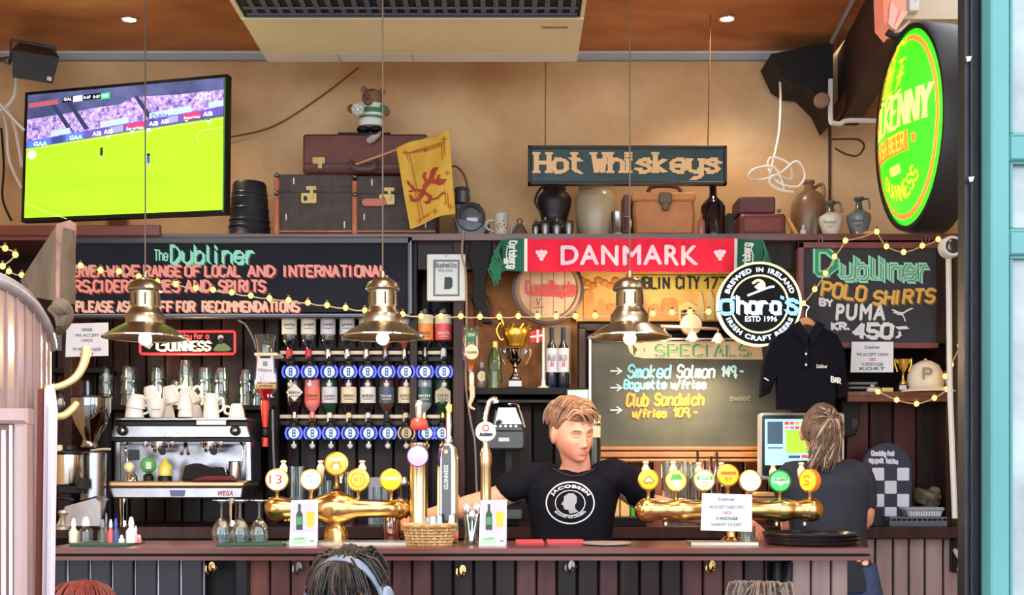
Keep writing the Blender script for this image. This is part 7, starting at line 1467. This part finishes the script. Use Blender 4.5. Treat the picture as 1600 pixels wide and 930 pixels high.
sh_ = MB(); rings = tor(1.075); rings[0] = (Vector((X,4.60,.80)),.172,.125); rings[1] = (Vector((X,4.60,.98)),.164,.121); rings[-2] = (Vector((X+.003,4.595,1.340)),.150,.098); rings[-1] = (Vector((X+.004,4.588,1.366)),.100,.082); loft(sh_, rings)
def mid_(a, b, f): return a.lerp(b, f)
limb(sh_, [Vector((X-.07,4.60,1.325)), sl+Vector((.01,0,-.012)), mid_(sl,el,.45)], [.055,.064,.066,.062,.064]); limb(sh_, [Vector((X+.07,4.60,1.325)), sr+Vector((-.01,0,-.012)), mid_(sr,er,.6)], [.055,.064,.066,.062,.064])
g_, bs = meld(sh_, 't_shirt', shirt, t, .006, 5, None, wrinkle(.009, 8))
m = MB().use(M('collar_black', (14,14,20), .8), True); P_ = [W(900+38*math.cos(a), 724+math.sin(a)*15+ (8 if math.sin(a) > 0 else 0), 4.52-.09*math.sin(a)) for a in [k*.262 for k in range(24)]]
ml = onsurf(bs, .002); P_ = [ml(864+66*k/12, 733+math.sin(math.pi*k/12)*12, 0) for k in range(13)]; m.tube(P_, .005, 8); part(m, 'collar', g_)
m = MB(); tw_ = M('shirt_print_white', (214,218,224), .8); P_ = [(891+37*math.cos(k*.131), 786+32*math.sin(k*.131)) for k in range(49)]; line(m, P_, 2, 0, tw_, 0, ml); P_ = [(891+23*math.cos(k*.131), 786+19.5*math.sin(k*.131)) for k in range(49)]; line(m, P_, 1.2, 0, tw_, 0, ml)
def parc(x, y, o): a = math.radians(-62+124*x/50); return ml(891+(26-y)*math.sin(a)*1.12, 786-(22-y)*math.cos(a), o)
def parc2(x, y, o): a = math.radians(235-110*x/50); return ml(891+(27+y)*math.sin(a)*1.12, 786-(24+y)*math.cos(a), o)
txt(m, 'JACOBSEN', 0, -6, 50, 0, 0, tw_, bold=.05, mp=parc, off=.001); txt(m, 'BRYGHUSET HUS CARLSBERG', 0, -4, 50, 0, 0, tw_, bold=.03, mp=parc2, off=.001)
poly(m, [(888,771),(896,771),(901,776),(901,785),(898,790),(899,795),(904,800),(890,803),(888,797),(882,796),(880,790),(877,788),(881,782),(881,776)], 0, M('print_grey', (150,156,166), .8), .001, ml); part(m, 'printed_logo', g_, 'white oval print')
m = MB().use(M('black_trousers', (26,26,32), .8), True)
for sx in (-1, 1): m.tube([Vector((X+sx*.08,4.61,.92)), Vector((X+sx*.1,4.60,.5)), Vector((X+sx*.11,4.62,.06))], [.105,.08,.06], 14)
m.box((X-.16,4.5,.82),(X+.16,4.71,.95)); part(m, 'trousers', t)
m = MB().use(blkm, True)
for sx in (-1, 1): m.sph((X+sx*.11,4.56,.045), .06, 12, 8, (.8,2.1,.72))
part(m, 'shoes', t)
# ---------- woman at the till ----------
t = thing('person', 'woman with blond-streaked ponytail seen from behind at the till', 'person', Vector((W(1290,733,4.9).x, 4.9, 0)))
hc = W(1284,676,4.88); R2 = Rm(.12, .04, math.pi-.38); body = MB(); head(body, hc, R2, .98); X = W(1290,733,4.9).x
limb(body, [hc+Vector((.01,0,-.05)), W(1294,712,4.9), W(1292,740,4.9)], [.052,.048,.06])
zt_ = EYE-.02
def tw2(k=1): return [(Vector((X+.03,4.9,.86)),.160*k,.125*k),(Vector((X+.02,4.9,.98)),.150*k,.115*k),(Vector((X+.01,4.9,1.08)),.140*k,.105*k),(Vector((X,4.9,1.20)),.160*k,.112*k),(Vector((X-.005,4.9,1.30)),.175*k,.11*k),(Vector((X,4.9,1.36)),.145*k,.09*k),(Vector((X,4.9,1.395)),.09*k,.07*k)]
loft(body, tw2(.95)); sl, sr = W(1232,745,4.92), W(1344,748,4.9); el, er = W(1216,806,5.0), W(1350,812,4.92); wl = W(1222,778,5.16); wr_ = W(1318,822,5.12)
el = W(1236,828,4.98)
limb(body, [sl,el,wl], [.048,.045,.040,.038,.030,.026]); limb(body, [sr,er,wr_], [.048,.045,.042,.038,.030,.026]); handm(body, wl, W(1226,752,5.22)-wl, Vector((-.4,-1,.2)), 1, .5, .9); handm(body, wr_, W(1300,818,5.2)-wr_, Vector((0,0,1)), 1, .6, .9)
pass
b_, bv = meld(body, 'body', skin, t, .004, 2)
hw = M('ash_blond_hair', (128,102,86), .55, col2=(72,56,50), vs=50, stretch=(2,2,.25), bump=.5, bs=90)
hwl = M('blond_strand', (188,164,142), .55); hwd = M('brown_strand', (96,70,56), .5)
def mk2(n, p):
    hl = .062 if n.y < -.5 else (.062-(n.y+.5)*.11 if n.y < .2 else -.015-.08*(n.y-.2)); return (p.z-hl)*12
m = MB(); hairshell(m, hc, R2, .98, mk2, .010, 9, 34, .003, hw)
cr = hc+Vector((.012,-.085,.055))
m.sph(cr, .022, 12, 8)
part(m, 'hair', b_, 'pulled back hair')
m = MB(); rd = random.Random(4)
for k in range(190):
    a = rd.uniform(0, 6.28); q = rd.random()**.5; e = W(1277+rd.uniform(-20,26)*(.5+.5*q), 728+rd.uniform(-26,12), 4.79+rd.uniform(-.02,.03)); p1 = cr+Vector((math.cos(a)*.03*q+ .0, math.sin(a)*.02*q-.025, -.02+math.cos(a*2)*.006)); p2 = p1.lerp(e, .5)+Vector((math.cos(a)*.018, -.006, 0))
    m.use([hw, hwl, hwd, hw][k % 4], True).tube(cat([cr, p1, p2, e], 4), [.0035]*12+[.0012], 5) if True else None
part(m, 'ponytail', b_, 'blond-streaked ponytail', 'stuff')
m = MB().use(hwd, True)
for k in range(120):
    a = rd.uniform(-2.9, -.25); s_ = hc+Vector((math.cos(a)*.082+.0, math.sin(a)*.03-.0, .03+rd.uniform(-.05,.06))); 
    n_ = (s_-hc).normalized(); s_ = hc+Vector((n_.x*.088, n_.y*.105-.01, n_.z*.118)); m.use([hw,hwl,hwd][k % 3], True).tube(cat([s_, s_.lerp(cr,.5)+(s_.lerp(cr,.5)-hc).normalized()*.016, cr], 4), .0022, 5)
part(m, 'hair_strands', b_, None, 'stuff')
m = MB().use(chrome, True); m.sph(W(1311,688,4.86), .004, 8, 6); m.use(blk, True).tube([W(1264,676,4.80),W(1258,678,4.85),W(1256,680,4.92)], .003, 6); part(m, 'glasses_arm', b_)
sh_ = MB(); r_ = tw2(1.09); r_[0] = (Vector((X+.03,4.9,.85)),.165,.125); r_[1] = (Vector((X+.02,4.9,.99)),.158,.120); loft(sh_, r_); limb(sh_, [Vector((X-.1,4.9,1.34)), sl, sl.lerp(el,.5)], [.068,.066,.062,.058]); limb(sh_, [Vector((X+.1,4.9,1.34)), sr, sr.lerp(er,.55)], [.07,.068,.066,.064])
g_, bs = meld(sh_, 't_shirt', M('navy_charcoal_cotton', (38,43,58), .85, bump=.25, bs=14), t, .006, 5, None, wrinkle(.011, 7))
m = MB().use(M('denim', (62,82,124), .8, col2=(46,62,100), vs=14, bump=.3, bs=90), True)
for sx in (-1, 1): m.tube([Vector((X+.03+sx*.085,4.9,.95)), Vector((X+.06+sx*.095,4.89,.75)), Vector((X+.06+sx*.095,4.89,.5)), Vector((X+.05+sx*.09,4.92,.05))], [.10,.10,.08,.06], 16)
m.sph((X+.03,4.91,.90), .155, 18, 12, (1.08,.85,.85)); j_ = part(m, 'jeans', t, 'blue jeans')
m = MB().use(wh, True)
for sx in (-1, 1): m.sph((X+.05+sx*.09,4.96,.045), .055, 12, 8, (.8,2.0,.75))
part(m, 'shoes', t)
# ---------- customers in front ----------
def customer(px, ptop, D, name_label, yaw, hairm, smat, hairfn, s=1, pitch=.1, th=.02):
    topz = EYE+(HY-ptop)/F*D; hc = Vector(((px-CX)/F*D, D, topz-.132*s-th*.6)); R = Rm(pitch, 0, yaw)
    t = thing('person', name_label, 'person', Vector((hc.x, D, 0))); b = MB(); head(b, hc, R, s); zz = hc.z
    fx = R@Vector((0,-1,0)); fx.z = 0; fx.normalize(); sd = Vector((-fx.y, fx.x, 0))
    limb(b, [hc+Vector((0,0,-.05)), hc+Vector((0,0,-.17))], [.05,.06]); c = hc-fx*.02
    loft(b, [(Vector((c.x,c.y,zz-.78)),.17,.14),(Vector((c.x,c.y,zz-.55)),.14,.11),(Vector((c.x,c.y,zz-.32)),.17,.12),(Vector((c.x,c.y,zz-.2)),.15,.09),(Vector((c.x,c.y,zz-.16)),.08,.06)])
    for q in (-1, 1):
        s0 = c+sd*.17*q+Vector((0,0,-.24)); limb(b, [s0, s0+sd*.05*q+Vector((0,0,-.27)), s0+fx*.2+Vector((0,0,-.33))], [.05,.045,.04,.038,.03]); handm(b, s0+fx*.2+Vector((0,0,-.33)), fx, (0,0,1), q, .5, .9)
        limb(b, [c+sd*.08*q+Vector((0,0,-.76)), c+sd*.12*q+fx*.42+Vector((0,0,-.74)), Vector((c.x+sd.x*.12*q+fx.x*.42, c.y+sd.y*.12*q+fx.y*.42, .08))], [.09,.08,.06,.05,.04])
    bo, bv = meld(b, 'body', [skin, lip], t, .005, 2, lambda p: 1 if (lambda v: v.y < -.06 and abs(v.x) < .023-abs(v.z+.0655)*.9 and -.075 < v.z < -.0565)((R.inverted()@(Vector(p)-hc))/s) else 0)
    faceparts(t, bo, hc, R, s, (70,50,44))
    sh = MB(); loft(sh, [(Vector((c.x,c.y,zz-.82)),.18,.15),(Vector((c.x,c.y,zz-.55)),.16,.13),(Vector((c.x,c.y,zz-.32)),.188,.135),(Vector((c.x,c.y,zz-.2)),.165,.105),(Vector((c.x,c.y,zz-.165)),.085,.07)])
    for q in (-1, 1): s0 = c+sd*.17*q+Vector((0,0,-.24)); limb(sh, [s0, s0+sd*.05*q+Vector((0,0,-.27)), s0+fx*.17+Vector((0,0,-.325))], [.064,.058,.052,.048])
    meld(sh, 'jumper', smat, t, .009, 4, None, wrinkle(.006, 8))
    m = MB().use(M('dark_trousers', (40,42,54), .8), True)
    for q in (-1, 1): m.tube(cat([c+sd*.08*q+Vector((0,0,-.78)), c+sd*.12*q+fx*.42+Vector((0,0,-.74)), Vector((c.x+sd.x*.12*q+fx.x*.43, c.y+sd.y*.12*q+fx.y*.43, .06))], 4), [.11,.11,.105,.1,.1,.09,.08,.07,.065], 14)
    part(m, 'trousers', t)
    m = MB(); hairfn(m, hc, R, s); part(m, 'hair', bo)
    return t, hc, R, s, bo, c, fx
def stool(c, fx, z, label):
    t = thing('bar_stool', label, 'stool', Vector((c.x, c.y, 0))); z = max(.3, z)
    m = MB().use(M('stool_leather', (70,36,34), .5), True); k = F/c.y; m.lat((c.x)*k+CX, pyz(z-.06, c.y), c.y, [(.17*k,0),(.18*k,.02*k),(.17*k,.05*k),(0,.055*k)], 28); part(m, 'seat', t)
    for a in range(4): q = a*1.5708+.78; m = MB().use(wood_d2, True); m.tube([(c.x+.1*math.cos(q), c.y+.1*math.sin(q), z-.06),(c.x+.16*math.cos(q), c.y+.16*math.sin(q), 0)], .016, 8); part(m, 'leg', t)
rh = M('auburn_hair', (132,40,30), .5, col2=(84,22,20), vs=50, stretch=(1.5,1.5,.3), bump=.5, bs=80)
def h_red(m, hc, R, s):
    hairshell(m, hc, R, s, lambda n, p: (p.z-(.05 if n.y < -.5 else -.09))*12, .022, 2, 22, .012, rh)
    def pt(rd): a = rd.uniform(0,6.28); e = Vector((math.cos(a)*.098, math.sin(a)*.115, rd.uniform(-.12,.02))); return cat([Vector((0,0,.138)), Vector((math.cos(a)*.06, math.sin(a)*.075, .128)), Vector((math.cos(a)*.098, math.sin(a)*.115, .06)), e], 3)
    m.use(rh, True); strands(m, hc, R, s, 160, None, pt, .003, 3)
t, hc, R, s, bo, c, fx = customer(127, 906, 3.0, 'seated customer with auburn red hair, only the crown showing at lower left', math.pi, rh, M('grey_jumper', (110,108,116), .9), h_red, .95, .1)
stool(c, fx, hc.z-.91, 'bar stool beneath the red-haired customer')
dh = M('dark_curly_hair', (36,28,28), .5, col2=(18,14,15), vs=50, bump=.5, bs=60); dh2 = M('hair_highlight_brown', (76,58,52), .5)
def h_dark(m, hc, R, s):
    hairshell(m, hc, R, s, lambda n, p: (p.z-(.045 if n.y < -.4 else -.05))*12, .028, 5, 14, .02, dh)
    def pt(rd): a = rd.uniform(0,6.28); b = rd.uniform(.2,1); q = Vector((math.cos(a)*.08*b, math.sin(a)*.10*b, .14-.04*b)); e = Vector((math.cos(a)*(.112+.01*rd.random()), math.sin(a)*.135-.01, rd.uniform(.0,.09))); return cat([q, q.lerp(e,.5)+Vector((0,0,.03)), e, e+Vector((rd.uniform(-.01,.01),-.004,-.02))], 3)
    for mm, n, sd_ in ((dh,170,1),(dh2,60,2)): m.use(mm, True); strands(m, hc, R, s, n, None, pt, .0032, sd_)
    def fr(rd): x = rd.uniform(-.06,.06); return cat([Vector((x*.5,-.06,.14)), Vector((x,-.105,.115)), Vector((x*1.15+rd.uniform(-.01,.01),-.118,.075)), Vector((x*1.1+rd.uniform(-.012,.012),-.112,.035+rd.random()*.02))], 3)
    for mm, n, sd_ in ((dh,60,7),(dh2,26,8)): m.use(mm, True); strands(m, hc, R, s, n, None, fr, .003, sd_)
t, hc, R, s, bo, c, fx = customer(549, 852, 3.1, 'customer with tousled dark hair and grey-blue headphones at the bottom', -.25, dh, M('black_jumper', (34,36,44), .9), h_dark, .88, .35, .028)
stool(c, fx, hc.z-.91, 'bar stool beneath the customer wearing headphones')
hp = thing('headphones', 'grey-blue over-ear headphones worn over tousled dark hair', 'headphones', hc+Vector((0,0,.03)))
hb = M('headphone_blue_grey', (124,136,158), .35, coat=.3); m = MB().use(hb, True); ps = []
for k in range(15): a = math.pi*k/14; ps.append(hc+R@Vector((.122*math.cos(a), -.045, -.01+.150*math.sin(a)))*.88)
vs = []
for p in ps:
    for dy, dr in ((-.016,0),(.016,0),(.016,.006),(-.016,.006)): vs.append(p+R@Vector((0,dy,0))+(p-hc).normalized()*dr)
m.add(vs, [[i*4+q, i*4+(q+1)%4, (i+1)*4+(q+1)%4, (i+1)*4+q] for i in range(14) for q in range(4)], True); part(m, 'headband', hp)
for sx in (-1, 1): m = MB().use(hb, True); m.sph(hc+R@Vector((sx*.108,-.02,-.012)), .042, 18, 12, (.45,.9,1.15), R); m.use(blkm, True).sph(hc+R@Vector((sx*.095,-.02,-.012)), .043, 18, 12, (.4,.9,1.1), R); part(m, 'ear_cup', hp)
gh = M('grey_brown_hair', (128,110,100), .55, col2=(88,74,68), vs=50, bump=.5, bs=70)
def h_grey(m, hc, R, s):
    hairshell(m, hc, R, s, lambda n, p: (p.z-(.05 if n.y < -.4 else -.05))*12, .016, 8, 24, .012, gh); m.use(gh, True)
    def pt(rd): a = rd.uniform(0,6.28); b = rd.random(); q = Vector((math.cos(a)*.07*b, math.sin(a)*.09*b, .132)); return cat([q, q+Vector((math.cos(a)*.02,math.sin(a)*.02,.012)), Vector((math.cos(a)*.10, math.sin(a)*.12, rd.uniform(.02,.1)))], 3)
    strands(m, hc, R, s, 120, None, pt, .0028, 6)
t, hc, R, s, bo, c, fx = customer(1192, 912, 2.9, 'customer with short grey-brown hair barely showing at bottom right', math.pi-.2, gh, M('olive_jumper', (90,94,84), .9), h_grey, .98, .1)
stool(c, fx, hc.z-.91, 'bar stool beneath the grey-haired customer')

# ================= PENDANTS AND STRING LIGHTS =================
def pendant(x, yr, D, label, hot=True):
    t = thing('pendant_lamp', label, 'lamp', (x,yr,D), 'brass pendant lamps over the bar')
    m = MB().use(abrass, True); m.lat(x,yr,D,[(64,0),(65,1),(60,4),(48,12),(36,19),(30,22),(30,34),(27,38),(24,42),(22,46),(21,46),(21,72),(26,73),(27,75),(24,84),(14,91),(5,94),(4,100),(3,103)],40,closed=False)
    m.lat(x,yr,D,[(63,.5),(58,3),(46,10),(34,17),(0,19)],40,closed=False); part(m, 'shade', t, 'antique brass shade')
    m = MB().use(chrome, True); m.lat(x,yr+1,D,[(63.5,0),(65.5,0),(65.5,2),(63.5,2)],40,closed=False); part(m, 'rim', t)
    m = MB().use(M('vent_dark', (70,60,50), .5, .5), True)
    for k in range(8): a = k*.785+.3; o = W(x,yr,D); kk = D/F; m.tube([o+Vector((22.3*kk*math.cos(a),22.3*kk*math.sin(a),50*kk)), o+Vector((21.6*kk*math.cos(a),21.6*kk*math.sin(a),68*kk))], .0025, 5)
    part(m, 'fluting', t, kind='stuff')
    m = MB().use(hot_b, True); m.sph(W(x,yr+2,D), .023, 16, 10); part(m, 'bulb', t, 'glowing bulb')
    lamp('pendant_light', 'POINT', W(x,yr+14,D), 10, (1,.72,.42), shadow_soft_size=.03)
    m = MB().use(M('cord_grey', (96,84,72), .5), True); top = W(x,yr-100,D); m.tube([top, Vector((top.x, top.y, 3.46))], .0028, 6); part(m, 'cord', t)
pendant(227, 528, 4.1, 'left brass pendant lamp, hanging before the menu board and beer sign'); pendant(598, 527, 4.1, 'middle brass pendant lamp, hanging before the top row of bottles'); pendant(984, 527, 4.1, 'right brass pendant lamp, hanging before the specials board')
t = thing('string_lights', 'warm string lights looping across the back bar on a pale cord', 'string lights', (800,495,5.1)); SLT = t
pts = [(-10,438),(14,424),(34,430),(66,440),(97,428),(126,415),(157,422),(186,424),(217,432),(246,440),(275,444),(306,450),(333,453),(362,457),(392,462),(421,466),(451,469),(481,473),(511,477),(540,481),(570,485),(600,488),(629,491),(658,494),(689,494),(720,494),(750,495),(780,495),(810,494),(840,494),(869,494),(899,494),(930,493),(960,494),(990,492),(1020,490),(1050,488),(1078,488),(1107,487),(1135,483),(1165,482),(1195,480),(1225,476),(1255,474),(1273,452),(1290,427),(1304,401),(1321,376),(1370,362),(1385,385),(1412,394),(1441,384),(1466,374),(1486,372)]
D = 5.02; SP = [W(a, b, D+ (.0 if a < 1110 else .26)) for a, b in pts]
m = MB().use(M('pale_cord', (206,180,140), .6), True); path = []
for i in range(len(SP)-1):
    for k in range(4): u = k/4; path.append(SP[i].lerp(SP[i+1], u)+Vector((0,0,.006*math.sin(math.pi*u)*-1)))
m.tube(path+[SP[-1]], .003, 6); part(m, 'cord', t)
bm_ = MB().use(warm_b, True); bm_.sph((0,0,0), .0115, 12, 8, (1,1,1.1)); bme = bm_.mesh('bulb'); so = MB().use(M('socket', (120,100,70), .5), True); so.tube([(0,0,.011),(0,0,.022)], .006, 8); sme = so.mesh('socket')
def bulbs(P, root):
    for p in P:
        b = bpy.data.objects.new('bulb', bme); COL.objects.link(b); b.parent = root; b.location = p-Vector(root.location)
        c = bpy.data.objects.new('socket', sme); COL.objects.link(c); c.parent = b
bulbs(SP[1:-1], t)
t = thing('string_lights', 'short warm string lights sagging under the right hand shelf', 'string lights', (1420,625,5.2)); P2 = [W(a,b,5.25) for a, b in ((1372,612),(1401,625),(1432,631),(1460,622),(1479,608),(1477,588),(1486,570),(1500,540),(1505,513))]
m = MB().use(MATS['pale_cord'], True); m.tube(cat(P2, 4), .003, 6); part(m, 'cord', t); bulbs(P2, t)
t = thing('string_lights', 'warm string lights glowing behind the weathered timber wedge', 'string lights', (10,400,4.6)); P3 = [W(a,b,4.6) for a, b in ((-20,380),(8,388),(24,398),(4,416),(-12,420))]
m = MB().use(MATS['pale_cord'], True); m.tube(cat(P3, 4), .003, 6); part(m, 'cord', t); bulbs(P3, t)
# ceiling downlight fittings
for i, (x, y) in enumerate(((202,28),(1136,27))):
    D = 1800*2.09/(HY-y); t = thing('downlight', '%s recessed ceiling downlight with chrome ring' % ('left','right')[i], 'ceiling light', Vector(((x-CX)/F*D, D, 3.455)), 'recessed downlights'); c = Vector(t.location)
    m = MB().use(chrome, True); m.tube([c+Vector((.036*math.cos(a*.26),.036*math.sin(a*.26),-.001)) for a in range(24)], .006, 6, True); part(m, 'ring', t); m = MB().use(M('downlight_lens', (255,240,220), .3, emit=4 if i == 0 else 1, ecol=(255,236,210)), True); m.sph(c, .03, 16, 8, (1,1,.2)); part(m, 'lens', t)
